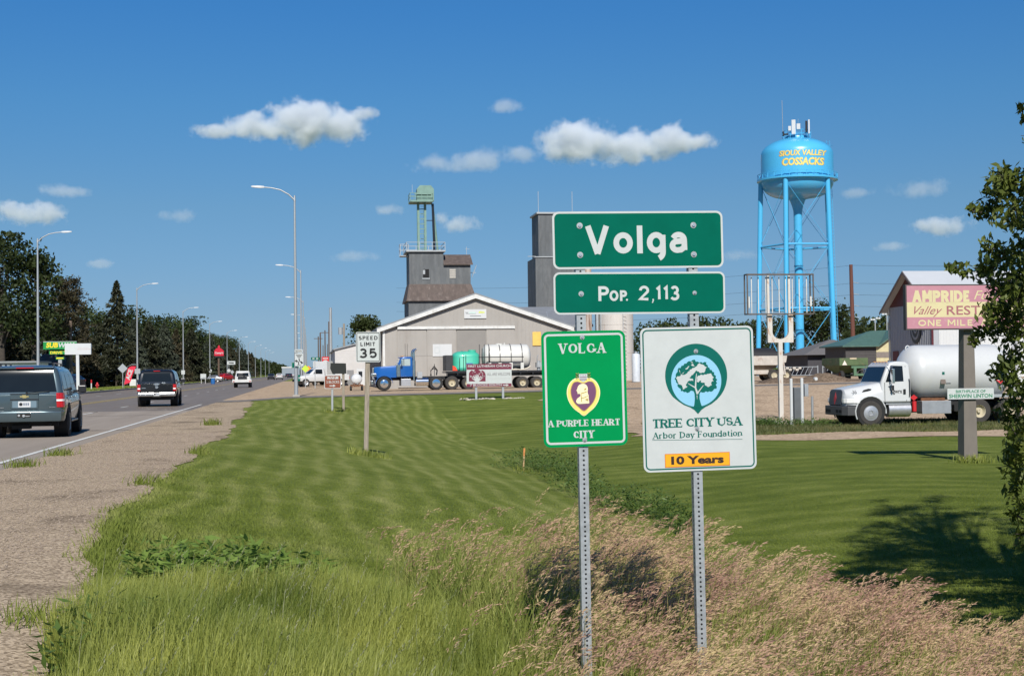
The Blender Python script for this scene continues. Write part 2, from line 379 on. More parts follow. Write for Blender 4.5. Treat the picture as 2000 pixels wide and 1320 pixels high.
def letters(mb, s, fr, w, h, wt=.18, serif=False, thin=.35, gap=.22, n0=0., m=0, slant=0., caps=None):
    """own stroke lettering centred on the frame, total width w, cap height h, stroke weight wt*h"""
    adv = 0; lay = []
    for i, ch in enumerate(s):
        g = GL[ch]; lay.append((ch, adv)); adv += g[0]+wt+gap
    tot = adv-gap
    kx = w/tot; e = .00005; li = 0
    sx = lambda x, y, x0: ((x+x0+wt/2)*kx - w/2 + slant*y*h)
    for ch, x0 in lay:
        li = 0
        for pts, kind, sa, sb in GL[ch][1]:
            q = []
            for x, y in pts:
                yy = (wt/2+y*(1-wt)) if y >= 0 else wt/2+y
                q.append((sx(x, yy, x0), yy*h - h/2))
            W_ = wt*h; ws = []
            for i in range(len(q)):
                a = Vector(q[min(i+1, len(q)-1)])-Vector(q[max(i-1, 0)])
                f = abs(a.y)/max(a.length, 1e-9)
                if not serif: ws.append(W_*(1 if kind else 1))
                elif kind == 'k': ws.append(W_)
                elif kind == 't': ws.append(W_*thin)
                else: ws.append(W_*(thin+(1-thin)*f**1.5))
            if len(q) == 2 and not serif:      # plain ends reach the line
                pass
            if serif:                          # strokes reach cap line and baseline with flat ends
                q2 = []
                for (x, y), (ox, oy) in zip(q, pts):
                    y2 = y
                    if kind in 'kt' and abs(oy) < 1e-6: y2 = -h/2 + (W_*thin/2 if (kind == 't' and all(abs(b-oy) < 1e-6 for a, b in pts)) else 0)
                    if kind in 'kt' and abs(oy-1) < 1e-6: y2 = h/2 - (W_*thin/2 if (kind == 't' and all(abs(b-oy) < 1e-6 for a, b in pts)) else 0)
                    q2.append((x, y2))
                q = q2
            else:
                q2 = []
                for (x, y), (ox, oy) in zip(q, pts):
                    y2 = y
                    if oy == 0 and len(pts) == 2 and pts[0][1] != pts[1][1]: y2 = -h/2
                    if oy == 1 and len(pts) == 2 and pts[0][1] != pts[1][1]: y2 = h/2
                    q2.append((x, y2))
                q = q2
            strip(mb, q, ws, fr, n0+e*li, m); li += 1
            if serif:
                for end, fl in ((0, sa), (-1, sb)):
                    if not fl or fl == 'x': continue
                    x, y = q[end]; t = W_*.30
                    if fl in 'hq':
                        l = W_*(.95 if fl == 'h' else .5)
                        up = -1 if end == 0 and y > -h/2+W_*.6 else 1
                        if y > -h/2+W_*.6: up = -1
                        else: up = 1
                        xa, xb = (x-l, x+l) if fl == 'h' else (x-l*1.5, x)
                        wv = W_*.42
                        mb.flat(([(xa, y), (xb, y), (xb, y+up*t*.7), (x+wv, y+up*t*1.8), (x-wv, y+up*t*1.8), (xa, y+up*t*.7)], [(0,1,2,3,4,5)]), fr, n0+e*li, m); li += 1
                    else:
                        s_ = -1 if y > 0 else 1
                        d = 1 if end == -1 else -1
                        mb.flat(([(x-W_*.1, y-s_*W_*.17), (x+W_*.22, y-s_*W_*.17), (x+W_*.25, y+s_*h*.2), (x+W_*.12, y+s_*h*.2), (x-W_*.3, y+s_*W_*.1)], [(0,1,2,3,4)]), fr, n0+e*li, m); li += 1
def rrect(w, h, r, n=6):
    p = []
    for cx, cy, a in ((w/2-r, h/2-r, 0), (-w/2+r, h/2-r, 90), (-w/2+r, -h/2+r, 180), (w/2-r, -h/2+r, 270)):
        p += arc(cx, cy, r, r, a, a+90, n)
    return p
def rring(w, h, r, t, n=6):
    a = rrect(w, h, r, n); b = rrect(w-2*t, h-2*t, max(r-t, .002), n); k = len(a)
    return (a+b, [(i, (i+1) % k, k+(i+1) % k, k+i) for i in range(k)])
FRONT = lambda o: (Vector(o), Vector((1,0,0)), Vector((0,0,1)), Vector((0,-1,0)))   # facing the oncoming driver
# ------------------------------------------------------------------ ground, road, gravel
def node_mat(name):
    m = bpy.data.materials.new(name); m.use_nodes = True
    return m, m.node_tree.nodes, m.node_tree.links
def grass_colour(n, L, dark, light, dry, stripes=1.0):
    """green with wavy mowing rows (lighter clippings) and dry patches; object space = world space"""
    tc = n.new('ShaderNodeTexCoord')
    sep = n.new('ShaderNodeSeparateXYZ'); L.new(tc.outputs['Object'], sep.inputs[0])
    def math_(op, a, b=None, c=None, clamp=False):
        q = n.new('ShaderNodeMath'); q.operation = op; q.use_clamp = clamp
        for i, x in enumerate((a, b, c)):
            if x is None: continue
            if isinstance(x, (int, float)): q.inputs[i].default_value = x
            else: L.new(x, q.inputs[i])
        return q.outputs[0]
    def noise(scale, det, rough, stretch=None):
        q = n.new('ShaderNodeTexNoise'); q.inputs['Scale'].default_value = scale; q.inputs['Detail'].default_value = det; q.inputs['Roughness'].default_value = rough
        src = tc.outputs['Object']
        if stretch:
            mp = n.new('ShaderNodeMapping'); mp.inputs['Scale'].default_value = stretch; L.new(src, mp.inputs[0]); src = mp.outputs[0]
        L.new(src, q.inputs[0]); return q.outputs[0]
    X, Yy = sep.outputs[0], sep.outputs[1]
    wob_ = math_('ADD', math_('MULTIPLY', noise(.5, 3, .5, (.35, .16, 1)), 2.2), math_('MULTIPLY', noise(.8, 2, .5, (.5, .5, 1)), .55))
    left = math_('ADD', X, wob_)
    right = math_('ADD', math_('MULTIPLY_ADD', Yy, .48, math_('MULTIPLY', X, .20)), math_('MULTIPLY', wob_, 1.1))
    side = math_('GREATER_THAN', X, 6.4)
    ph = math_('ADD', math_('MULTIPLY', left, math_('SUBTRACT', 1.0, side)), math_('MULTIPLY', right, side))
    sn = math_('POWER', math_('ABSOLUTE', math_('SINE', math_('MULTIPLY', ph, 5.2))), 3.0)
    fade = math_('MAXIMUM', .1, math_('SUBTRACT', math_('MULTIPLY', noise(.35, 5, .65), 3.0), .55))
    v = math_('MULTIPLY', math_('MULTIPLY', math_('MULTIPLY', sn, fade), (.23*stripes)), math_('SUBTRACT', 1.0, math_('MULTIPLY', side, .25)))
    v = math_('ADD', v, math_('MULTIPLY', math_('SUBTRACT', noise(.6, 8, .72), .5), 1.15))
    v = math_('ADD', v, math_('MULTIPLY', math_('SUBTRACT', noise(24, 6, .8), .5), 1.35))
    v = math_('ADD', v, math_('SUBTRACT', .45, math_('MULTIPLY', side, .12)))
    cr = n.new('ShaderNodeValToRGB'); e = cr.color_ramp.elements
    e[0].position = .12; e[0].color = tuple(dark)+(1,)
    e[1].position = 1.0; e[1].color = tuple(dry)+(1,)
    k = cr.color_ramp.elements.new(.50); k.color = tuple(light)+(1,)
    L.new(v, cr.inputs[0])
    return tc, cr.outputs[0]
def make_lawn_mat(name, dark, light, dry, trans=0., bump=.6):
    m, n, L = node_mat(name); b = n['Principled BSDF']; b.inputs['Roughness'].default_value = .8; b.inputs['Specular IOR Level'].default_value = .04
    tc, c = grass_colour(n, L, dark, light, dry)
    L.new(c, b.inputs['Base Color'])
    if bump:
        nz = n.new('ShaderNodeTexNoise'); nz.inputs['Scale'].default_value = 14; nz.inputs['Detail'].default_value = 8; nz.inputs['Roughness'].default_value = .8
        L.new(tc.outputs['Object'], nz.inputs[0])
        bp = n.new('ShaderNodeBump'); bp.inputs['Strength'].default_value = bump; bp.inputs['Distance'].default_value = .12
        L.new(nz.outputs[0], bp.inputs['Height']); L.new(bp.outputs[0], b.inputs['Normal'])
    if trans:
        t = n.new('ShaderNodeBsdfTranslucent'); L.new(c, t.inputs[0]); mx = n.new('ShaderNodeMixShader'); mx.inputs[0].default_value = trans
        L.new(b.outputs[0], mx.inputs[1]); L.new(t.outputs[0], mx.inputs[2]); L.new(mx.outputs[0], n['Material Output'].inputs[0])
    return m
MT['lawn'] = make_lawn_mat('lawn_ground', (.080,.112,.018), (.150,.185,.037), (.30,.31,.105))
MT['blade'] = make_lawn_mat('mown_blades', (.100,.138,.022), (.185,.225,.046), (.35,.355,.13), trans=.38, bump=0)
def gravel_mat(name, a, b_, dirt, scale=46, bump=.5):
    m, n, L = node_mat(name); p = n['Principled BSDF']; p.inputs['Roughness'].default_value = .9; p.inputs['Specular IOR Level'].default_value = .2
    tc = n.new('ShaderNodeTexCoord')
    vo = n.new('ShaderNodeTexVoronoi'); vo.inputs['Scale'].default_value = scale; L.new(tc.outputs['Object'], vo.inputs[0])
    bw = n.new('ShaderNodeRGBToBW'); L.new(vo.outputs['Color'], bw.inputs[0])
    cr = n.new('ShaderNodeValToRGB'); e = cr.color_ramp.elements; e[0].color = tuple(a)+(1,); e[1].color = tuple(b_)+(1,); e[0].position = .2; e[1].position = .75
    L.new(bw.outputs[0], cr.inputs[0])
    nz = n.new('ShaderNodeTexNoise'); nz.inputs['Scale'].default_value = .55; nz.inputs['Detail'].default_value = 9; nz.inputs['Roughness'].default_value = .7
    mp = n.new('ShaderNodeMapping'); mp.inputs['Scale'].default_value = (1, .9, 1); L.new(tc.outputs['Object'], mp.inputs[0]); L.new(mp.outputs[0], nz.inputs[0])
    mr = n.new('ShaderNodeMapRange'); mr.inputs[1].default_value = .52; mr.inputs[2].default_value = .66; mr.inputs[4].default_value = .75; L.new(nz.outputs[0], mr.inputs[0])
    mx = n.new('ShaderNodeMix'); mx.data_type = 'RGBA'; L.new(mr.outputs[0], mx.inputs[0]); L.new(cr.outputs[0], mx.inputs[6]); mx.inputs[7].default_value = tuple(dirt)+(1,)
    L.new(mx.outputs[2], p.inputs['Base Color'])
    n9 = n.new('ShaderNodeTexNoise'); n9.inputs['Scale'].default_value = 60; n9.inputs['Detail'].default_value = 3; L.new(tc.outputs['Object'], n9.inputs[0])
    bp = n.new('ShaderNodeBump'); bp.inputs['Strength'].default_value = bump; bp.inputs['Distance'].default_value = .02
    L.new(n9.outputs[0], bp.inputs['Height']); L.new(bp.outputs[0], p.inputs['Normal'])
    return m
MT['gravel'] = gravel_mat('shoulder_gravel', (.19,.14,.09), (.50,.395,.275), (.10,.072,.045))
MT['yardgravel'] = gravel_mat('yard_gravel', (.30,.215,.14), (.50,.375,.255), (.23,.165,.105), 12, .5)
def road_mat(name, a, b_, rough, spec=.12):
    m, n, L = node_mat(name); p = n['Principled BSDF']
    tc = n.new('ShaderNodeTexCoord')
    mp = n.new('ShaderNodeMapping'); mp.inputs['Scale'].default_value = (1.0, .06, 1); L.new(tc.outputs['Object'], mp.inputs[0])
    nz = n.new('ShaderNodeTexNoise'); nz.inputs['Scale'].default_value = 1.1; nz.inputs['Detail'].default_value = 7; nz.inputs['Roughness'].default_value = .65; L.new(mp.outputs[0], nz.inputs[0])
    n2 = n.new('ShaderNodeTexNoise'); n2.inputs['Scale'].default_value = 40; n2.inputs['Detail'].default_value = 4; L.new(tc.outputs['Object'], n2.inputs[0])
    ad = n.new('ShaderNodeMath'); ad.operation = 'MULTIPLY_ADD'; ad.inputs[1].default_value = .35; L.new(n2.outputs[0], ad.inputs[0]); L.new(nz.outputs[0], ad.inputs[2])
    cr = n.new('ShaderNodeValToRGB'); e = cr.color_ramp.elements; e[0].position = .45; e[1].position = .9; e[0].color = tuple(a)+(1,); e[1].color = tuple(b_)+(1,); L.new(ad.outputs[0], cr.inputs[0])
    L.new(cr.outputs[0], p.inputs['Base Color']); p.inputs['Roughness'].default_value = rough; p.inputs['Specular IOR Level'].default_value = spec
    bp = n.new('ShaderNodeBump'); bp.inputs['Strength'].default_value = .15; bp.inputs['Distance'].default_value = .01; L.new(n2.outputs[0], bp.inputs['Height']); L.new(bp.outputs[0], p.inputs['Normal'])
    return m
MT['conc'] = road_mat('road_concrete', (.24,.205,.172), (.32,.278,.235), .85, .05)
MT['asph'] = road_mat('road_asphalt', (.155,.128,.104), (.205,.172,.142), .5, .06)
MT['street'] = road_mat('street_asphalt', (.15,.135,.12), (.21,.19,.17), .8)
MT['mark'] = M('road_paint', (.62,.62,.58), .7, col2=(.30,.28,.26), c2s=7, c2t=(.5,.72))
MT['marky'] = M('yellow_road_paint', (.50,.36,.08), .7, col2=(.28,.25,.2), c2s=7, c2t=(.45,.66))

def lines(*segs):
    out = []
    for a, b, st in segs:
        k = max(1, int(round((b-a)/st))); out += [a+(b-a)*i/k for i in range(k)]
    out.append(segs[-1][1]); return np.array(out)
def grid_mesh(name, X, Y, Z, mat):
    ny, nx = X.shape
    V = np.stack([X, Y, Z], -1).reshape(-1, 3)
    i = np.arange(ny*nx).reshape(ny, nx)
    F = np.stack([i[:-1,:-1], i[:-1,1:], i[1:,1:], i[1:,:-1]], -1).reshape(-1, 4)
    return np_mesh(name, V, F, mat, smooth=True)
def np_mesh(name, V, F, mat, smooth=False, parent=None):
    me = bpy.data.meshes.new(name); nv, (nf, k) = len(V), F.shape
    me.vertices.add(nv); me.vertices.foreach_set('co', np.ascontiguousarray(V, np.float32).ravel())
    me.loops.add(nf*k); me.loops.foreach_set('vertex_index', np.ascontiguousarray(F, np.int32).ravel())
    me.polygons.add(nf); me.polygons.foreach_set('loop_start', np.arange(0, nf*k, k, dtype=np.int32))
    me.polygons.foreach_set('loop_total', np.full(nf, k, np.int32))
    if smooth: me.polygons.foreach_set('use_smooth', np.ones(nf, bool))
    for q in (mat if isinstance(mat, (list, tuple)) else [mat]): me.materials.append(q)
    me.update(); me.validate()
    o = bpy.data.objects.new(name, me); COL.objects.link(o)
    if parent is not None: o.parent = parent
    return o
xs = lines((-4000,-400,300), (-400,-40,20), (-40,-20.25,2), (-20.25,-20.0,.25), (-20.0,-5,1.5), (-5,16,.35), (16,60,2), (60,400,20), (400,4000,300))
ys = lines((-60,-4,4), (-4,100,.6), (100,400,15), (400,8000,400))
def wob(y, amp, sc_, seed):
    r = np.random.default_rng(seed); out = np.zeros_like(y, dtype=float)
    for k in range(5):
        f = sc_*(2**k); out += amp/(1.5**k)*np.sin(y*f*6.28+r.uniform(0, 6.28))
    return out
yy = lines((-10,86,.25))
edge = np.interp(yy, (5,8.6,11.4,14,21,38,80), (-1.4,-1.55,-1.8,-1.92,-2.35,-2.2,-3.1)) + wob(yy, .12, .06, 5)
EDGE = (yy.copy(), edge.copy())
Xg, Yg = np.meshgrid(xs, ys)
Zg = gh(Xg, Yg)
Zg = Zg - .05*((Xg > -19.9) & (Xg < -5.6)) - 0.008 - .025*((Xg < np.interp(Yg, *EDGE)-.45) & (Yg < 84))
tag(grid_mesh('ground', Xg, Yg, Zg, MT['lawn']), kind='structure')
rng = np.random.default_rng(3)
def patch(name, y, xa, xb, nx, dz, mat):
    """sheet following the ground between the borders xa(y) and xb(y)"""
    y = np.asarray(y, float); A = np.broadcast_to(np.asarray(xa, float), y.shape); B = np.broadcast_to(np.asarray(xb, float), y.shape)
    t = np.linspace(0, 1, nx)[None, :]
    X = A[:, None]*(1-t)+B[:, None]*t; Y = np.repeat(y[:, None], nx, 1)
    return tag(grid_mesh(name, X, Y, gh(X, Y)+dz, mat), kind='structure')
patch('highway', lines((-40,66,2)), -20.0, -5.25, 6, .0, MT['conc'])
patch('asphalt_highway', lines((66,5000,60)), -20.0, -5.25, 4, .0, MT['asph'])
yy = EDGE[0]
patch('gravel_shoulder', yy, -5.25, EDGE[1], 24, .004, MT['gravel'])
yy = lines((83.2,88.6,.5))
patch('side_street', yy, -5.24, 110, 90, .012, MT['street'])
yy = lines((88.6,300,2))
patch('gravel_yard', yy, -5.24, 110, 80, .008, MT['yardgravel'])
yy = lines((58.5,83.2,.5))
patch('gravel_lot', yy, 12.6+wob(yy, .5, .05, 2)+sstep(74, 83, yy)*3, 80, 60, .006, MT['yardgravel'])
yy = lines((47.6,58.5,.25))
patch('gravel_turnout', yy, 11.2+wob(yy, .35, .1, 8), 14.2+wob(yy, .5, .12, 9), 14, .014, MT['yardgravel'])
yy = lines((43.6,47.6,.25))
patch('gravel_track', yy, 11.4+wob(yy, .3, .1, 8), 80, 120, .005, MT['yardgravel'])
# curb on the far side of the highway
mb = MB(); mb.box(-20.3, -20.0, -40, 3000, -.1, .155)
tag(mb.build('curb', MT['concrete']), kind='structure')
mb = MB(); mb.box(-34, -20.31, 60, 139, -.1, .17); mb.box(-42, -24.5, 196, 300, -.1, .17)
tag(mb.build('forecourt_pavement', MT['concrete']), kind='structure')
# painted lines and pavement joints
mb = MB()
def mline(x, y0, y1, wd, m=0):
    mb.add([(x-wd/2, y0, .008), (x+wd/2, y0, .008), (x+wd/2, y1, .008), (x-wd/2, y1, .008)], [(0,1,2,3)], m)
mline(-5.70, -30, 66, .13); mline(-5.70, 66, 78, .12)
for k in range(14): mline(-9.3, 24.6+k*12.2-24.4, 27.6+k*12.2-24.4, .12)
mline(-12.75, -30, 900, .11, 1); mline(-13.0, -30, 900, .11, 1)
mline(-12.9+.4, -30, 900, .09, 1)
for k in range(14): mline(-16.5, 30+k*12.2-24.4, 33+k*12.2-24.4, .12)
tag(mb.build('lane_markings', [MT['mark'], MT['marky']], fix=False), kind='structure')
mb = MB()
for y in (12, 27.5, 43.2, 58.8):
    mb.box(-20, -5.25, y, y+.07, .0, .006)
mb.box(-9.38, -9.34, -30, 66, 0, .005)
tag(mb.build('pavement_joints', M('joint_tar', (.045,.042,.04), .9)), kind='structure')
# ------------------------------------------------------------------ the town sign in the foreground
Y0 = 7.62
def quad_frame(p):                               # p: pixel corners tl, tr, br, bl on the plane Y0 -> centre, w, h, tilt
    q = [onY(x, y, Y0) for x, y in p]
    c = (q[0]+q[1]+q[2]+q[3])/4
    w_ = ((q[1]-q[0]).length+(q[2]-q[3]).length)/2; h_ = ((q[0]-q[3]).length+(q[1]-q[2]).length)/2
    d = (q[1]-q[0])+(q[2]-q[3]); return c, w_, h_, math.atan2(d.z, d.x)
base = onY(1146, 1330, Y0); SX, SZ = base.x, gz(base.x, Y0)
sign = thing('town_sign', 'green and white town name, purple heart and tree city panels on two steel posts', 'road sign', (SX, Y0, SZ))
O = Vector((SX, Y0, SZ))
def lp(px, py): return onY(px, py, Y0)-O
def perforated_post(top, bot, name):
    """square steel tube with a row of holes in its front and side faces"""
    a = lp(*top); b = lp(*bot); b.z = gz(b.x+SX, Y0)-.25-SZ
    if b.z > a.z: b.z = a.z-2
    k = (lp(*bot)-lp(*top)); k = k/k.z; b = a+k*(b.z-a.z)
    u = (a-b); L_ = u.length; u.normalize(); sx = Vector((0,1,0)).cross(u); sx = -sx if sx.x < 0 else sx; ny = Vector((0,-1,0))
    hw = .025; mb = MB(); n = int(L_/.0254)
    for fn, fs in ((ny, sx), (-sx, ny)):           # front and left faces with holes
        for i in range(n):
            c = b+u*((i+.5)*.0254)+fn*hw
            ring = []; sq = []
            for q in range(8):
                t = math.pi/4*q; ring.append(c+fs*(.0062*math.cos(t))+u*(.0062*math.sin(t)))
                s_ = max(abs(math.cos(t)), abs(math.sin(t)))
                sq.append(c+fs*(hw*math.cos(t)/s_)+u*(.0127*math.sin(t)/s_))
            mb.add(ring+sq, [(q, (q+1) % 8, 8+(q+1) % 8, 8+q) for q in range(8)])
    c0 = b; c1 = b+u*(n*.0254)
    for fn, fs in ((sx, ny), (-ny, sx)):
        mb.face([c0+fn*hw-fs*hw, c0+fn*hw+fs*hw, c1+fn*hw+fs*hw, c1+fn*hw-fs*hw])
    mb.obox((c0+c1)/2, (.04, .04, (c1-c0).length), Matrix((sx, -ny, u)).transposed(), 1)
    return mb.build(name, [MT['galv'], MT['hole']], sign, fix=False)
perforated_post((1130, 428), (1146, 1310), 'post')
perforated_post((1349, 425), (1369, 1260), 'post')
def panel(corners, name, rad, edge_mat, face_mat, border, lip, label, back):
    c, w_, h_, t = quad_frame(corners)
    U = Vector((math.cos(t), 0, math.sin(t))); V = Vector((-math.sin(t), 0, math.cos(t))); N = Vector((0,-1,0))
    o = c-O+N*(.0275+back)
    mb = MB()
    mb.prism(rrect(w_, h_, rad), o, U, V, -N*.003, 0)
    if border: mb.prism(rrect(w_-2*lip, h_-2*lip, rad-lip*.8), o, U, V, N*.0006, 1)
    p = mb.build(name, [edge_mat, face_mat], sign); p['label'] = label
    return p, (o+N*.0006, U, V, N), w_, h_
def bolts(par, fr, spots, r=.0125):
    for a, b in spots:
        o = fr[0]+fr[1]*a+fr[2]*b; mb = MB()
        mb.cyl(o+fr[3]*.0005, o+fr[3]*.0022, r, n=20)
        mb.cyl(o+fr[3]*.0022, o+fr[3]*.0085, r*.52, n=6, m=1)
        mb.build('bolt', [MT['galv'], MT['bolt']], par, smooth=30)
# town name
P, fr, w_, h_ = panel([(1076,415),(1408,413),(1410,523),(1079,527)], 'name_panel', .035, MT['signwhite'], MT['signgreen'], True, .011, 'wide green panel with the town name in white letters', .003)
def px2fr(fr, px, py):
    v = onY(px, py, Y0+fr[0].y)-O-fr[0]; return v.dot(fr[1]), v.dot(fr[2])
def sub(fr, a, b): return (fr[0]+fr[1]*a+fr[2]*b, fr[1], fr[2], fr[3])
mb = MB(); a0, b0 = px2fr(fr, 1144, 496); a1, b1 = px2fr(fr, 1341, 440)
letters(mb, 'Volga', sub(fr, (a0+a1)/2, (b0+b1)/2), (a1-a0), (b1-b0), wt=.205, gap=.17, n0=.0007)
mb.build('lettering', MT['signwhite'], P, fix=False)
bolts(P, fr, [px2fr(fr, *q) for q in ((1132,441),(1133,498),(1354,440),(1355,497))], .0165)
# population
P, fr, w_, h_ = panel([(1078,533),(1412,531),(1414,612),(1081,615)], 'population_panel', .033, MT['signwhite'], MT['signgreen'], True, .010, 'green panel with the population figure', .003)
mb = MB()
for s_, x0, x1, y0, y1, wt in (('P',1169,1189,559,588,.2), ('OP',1191,1224,567,588,.23), ('2',1248,1268,558,587,.18), ('113',1281,1326,558,587,.18)):
    a0, b0 = px2fr(fr, x0, y1); a1, b1 = px2fr(fr, x1, y0)
    letters(mb, s_, sub(fr, (a0+a1)/2, (b0+b1)/2), a1-a0, b1-b0, wt=wt, gap=.24, n0=.0007)
for px, py in ((1224.5,585.5), (1275,586)):
    a, b = px2fr(fr, px, py); mb.prism(arc(0,0,.0058,.0058,0,360,10)[:-1] if py < 586 else [(-.003,.006),(.006,.006),(.006,-.002),(0,-.016),(-.006,-.014),(-.001,-.004)], sub(fr,a,b)[0]+fr[3]*.0007, fr[1], fr[2], fr[3]*.0001)
mb.build('lettering', MT['signwhite'], P, fix=False)
bolts(P, fr, [px2fr(fr, 1135, 574)], .0145); bolts(P, fr, [px2fr(fr, 1356.5, 572)], .0115)
# purple heart panel
P, fr, w_, h_ = panel([(1055,648),(1218,645),(1224,868),(1060,874)], 'heart_panel', .038, MT['phgreen'], MT['phgreen'], False, .012, 'bright green panel with a purple heart medal', .006)
mb = MB(); mb.flat(rring(w_-.028, h_-.028, .026, .0115), fr, .0004); mb.build('border', MT['signwhite'], P, fix=False)
def lett(s_, x0, x1, y0, y1, mat, wt=.2, serif=True, thin=.32, gap=.42, nm='lettering', dx=0):
    mb = MB(); a0, b0 = px2fr(fr, x0, y1); a1, b1 = px2fr(fr, x1, y0)
    letters(mb, s_, sub(fr, (a0+a1)/2+dx, (b0+b1)/2), a1-a0, b1-b0, wt=wt, serif=serif, thin=thin, gap=gap, n0=.0005)
    return mb.build(nm, mat, P, fix=False)
lett('VOLGA', 1092, 1182, 669, 691, MT['signwhite'], .22, gap=.2, thin=.42)
lett('A PURPLE HEART', 1070, 1211, 817, 834, MT['signwhite'], .25, gap=.08, thin=.45)
lett('CITY', 1121, 1160, 840, 856, MT['signwhite'], .25, gap=.2, thin=.42)
ec = px2fr(fr, 1139.5, 766); ef = sub(fr, *ec); S_ = .00276      # metres per emblem px (photograph px)
def heart(w2, top, bot, notch):
    p = [(0, notch)]
    for x, y in ((.18,.07),(.36,.11),(.52,.10),(.70,.0),(.86,-.17),(.97,-.38),(1.0,-.56)): p.append((x*w2, top-(.11-y)*top*.55))
    for t in np.linspace(.14, 1, 9): p.append((w2*(1-t**1.55), top-.68*top*.55 - (top-.68*top*.55-bot)*t))
    return p+[(-x, y) for x, y in reversed(p[1:-1])]
mb = MB(); hs = lambda pts, k=S_: [(a*k, b*k) for a, b in pts]
H1 = [(0,25),(5,28),(12,28.5),(19,26),(26,20),(31,11),(33,1),(32,-9),(28,-20),(20,-31),(10,-39),(0,-46)]
H2 = [(0,17.5),(5,18.5),(10,20.5),(16,20),(20,17),(23.5,9),(24.5,1),(23,-9),(18,-19.5),(10,-28),(0,-35.5)]
sym = lambda h: h+[(-a, b) for a, b in reversed(h[1:-1])]
smooth_h = lambda h: sym(h)
def resample(poly, k=3):                           # closed Catmull-Rom, keeps the sharp foot of the heart
    n = len(poly); out = []
    for i in range(n):
        p0, p1, p2, p3 = (Vector(poly[(i+j-1) % n]) for j in range(4))
        for q in range(k):
            t = q/k; out.append(tuple(.5*((2*p1)+(p2-p0)*t+(2*p0-5*p1+4*p2-p3)*t*t+(3*p1-p0-3*p2+p3)*t**3)))
    return out
mb.prism(hs(resample(sym(H1))), ef[0]+ef[3]*.0004, ef[1], ef[2], ef[3]*.0008, 0)
H1b = [(a*.955, b*.955-.6) for a, b in H1]
mb.prism(hs(resample(sym(H1b))), ef[0]+ef[3]*.0012, ef[1], ef[2], ef[3]*.0006, 1)
H2b = [(a*1.06, b*1.05) for a, b in H2]
mb.prism(hs(resample(sym(H2b))), ef[0]+ef[3]*.0018, ef[1], ef[2], ef[3]*.0004, 2)
mb.prism(hs(resample(sym(H2))), ef[0]+ef[3]*.0022, ef[1], ef[2], ef[3]*.0004, 3)
bust = [(-1.5,16),(4,14.5),(7.8,10),(8.6,4),(8,-1),(8.6,-5.5),(10,-8),(10.2,-17),(11,-25),(4,-25.5),(-8,-26),(-14,-25),(-17,-20.5),(-14,-14.5),(-8,-10.5),(-7.6,-6),(-11,-4.5),(-13,-5.5),(-13.8,-1),(-15.6,2.6),(-13.8,5),(-12.5,10),(-8,14.5)]
bust = [((a+1.2)*.93-.6, b*.93+1.9) for a, b in bust]
mb.prism(hs(resample(bust, 2)), ef[0]+ef[3]*.0026, ef[1], ef[2], ef[3]*.0016, 4)
for poly, m_ in (([(-7,-6),(6,-2),(7.5,0),(3,-1),(-6,-3.5)],5), ([(-6,-14),(5,-11),(9,-8),(9,-9.5),(4,-13),(-6,-15.5)],5), ([(-6.5,-7),(-5,-7),(-4.5,-22),(-6,-22)],5), ([(2,-17),(8,-15),(9,-21),(5,-19)],5), ([(0,2),(5,3),(6,7),(2,6)],5), ([(-10,9),(-4,11),(0,9),(-3,13),(-8,13)],6), ([(-13,3),(-9,4),(-8,8),(-11.5,8)],6), ([(-12,-17),(-8,-14),(-9,-20),(-13,-22)],6)):
    mb.prism(hs([((a+1.2)*.93-.6,b*.93+1.9) for a, b in poly]), ef[0]+ef[3]*.0042, ef[1], ef[2], ef[3]*.0003, m_)
mb.prism(hs([(-8.5,36),(8.5,36),(8,26),(4,22),(0,20),(-4,22),(-8,26)]), ef[0]+ef[3]*.0026, ef[1], ef[2], ef[3]*.0006, 7)
for y, h_2 in ((28.5,1.5), (24.2,1.5)): mb.prism(hs([(-7,y),(7,y),(7,y+h_2),(-7,y+h_2)]), ef[0]+ef[3]*.0032, ef[1], ef[2], ef[3]*.0003, 3)
for x in (-4.5,0,4.5): mb.prism(hs([(x+1.2*math.cos(R(90+q*36))*(1 if q % 2 == 0 else .45), 33+1.2*math.sin(R(90+q*36))*(1 if q % 2 == 0 else .45)) for q in range(10)]), ef[0]+ef[3]*.0032, ef[1], ef[2], ef[3]*.0003, 3)
for sg in (-1, 1):
    for k in range(5):
        for lr in (-1, 1):
            cx, cy_ = sg*11.6, 24.5+k*2.5
            mb.prism(hs([(cx, cy_), (cx+lr*2.6, cy_+2.4), (cx+lr*3.0, cy_+3.4), (cx+lr*1.2, cy_+2.6)]), ef[0]+ef[3]*.0028, ef[1], ef[2], ef[3]*.0003, 8 if k % 2 else 5)
mb.build('medal_emblem', [MT['goldl'], MT['gold'], MT['goldd'], MT['purple'], MT['goldl'], MT['goldd'], M('bright_gold_print', (.86,.80,.52), .45), MT['signwhite'], M('leaf_print', (.03,.07,.01), .5)], P, fix=False)
bolts(P, fr, [px2fr(fr, 1137, 659), px2fr(fr, 1142, 859)], .0125)
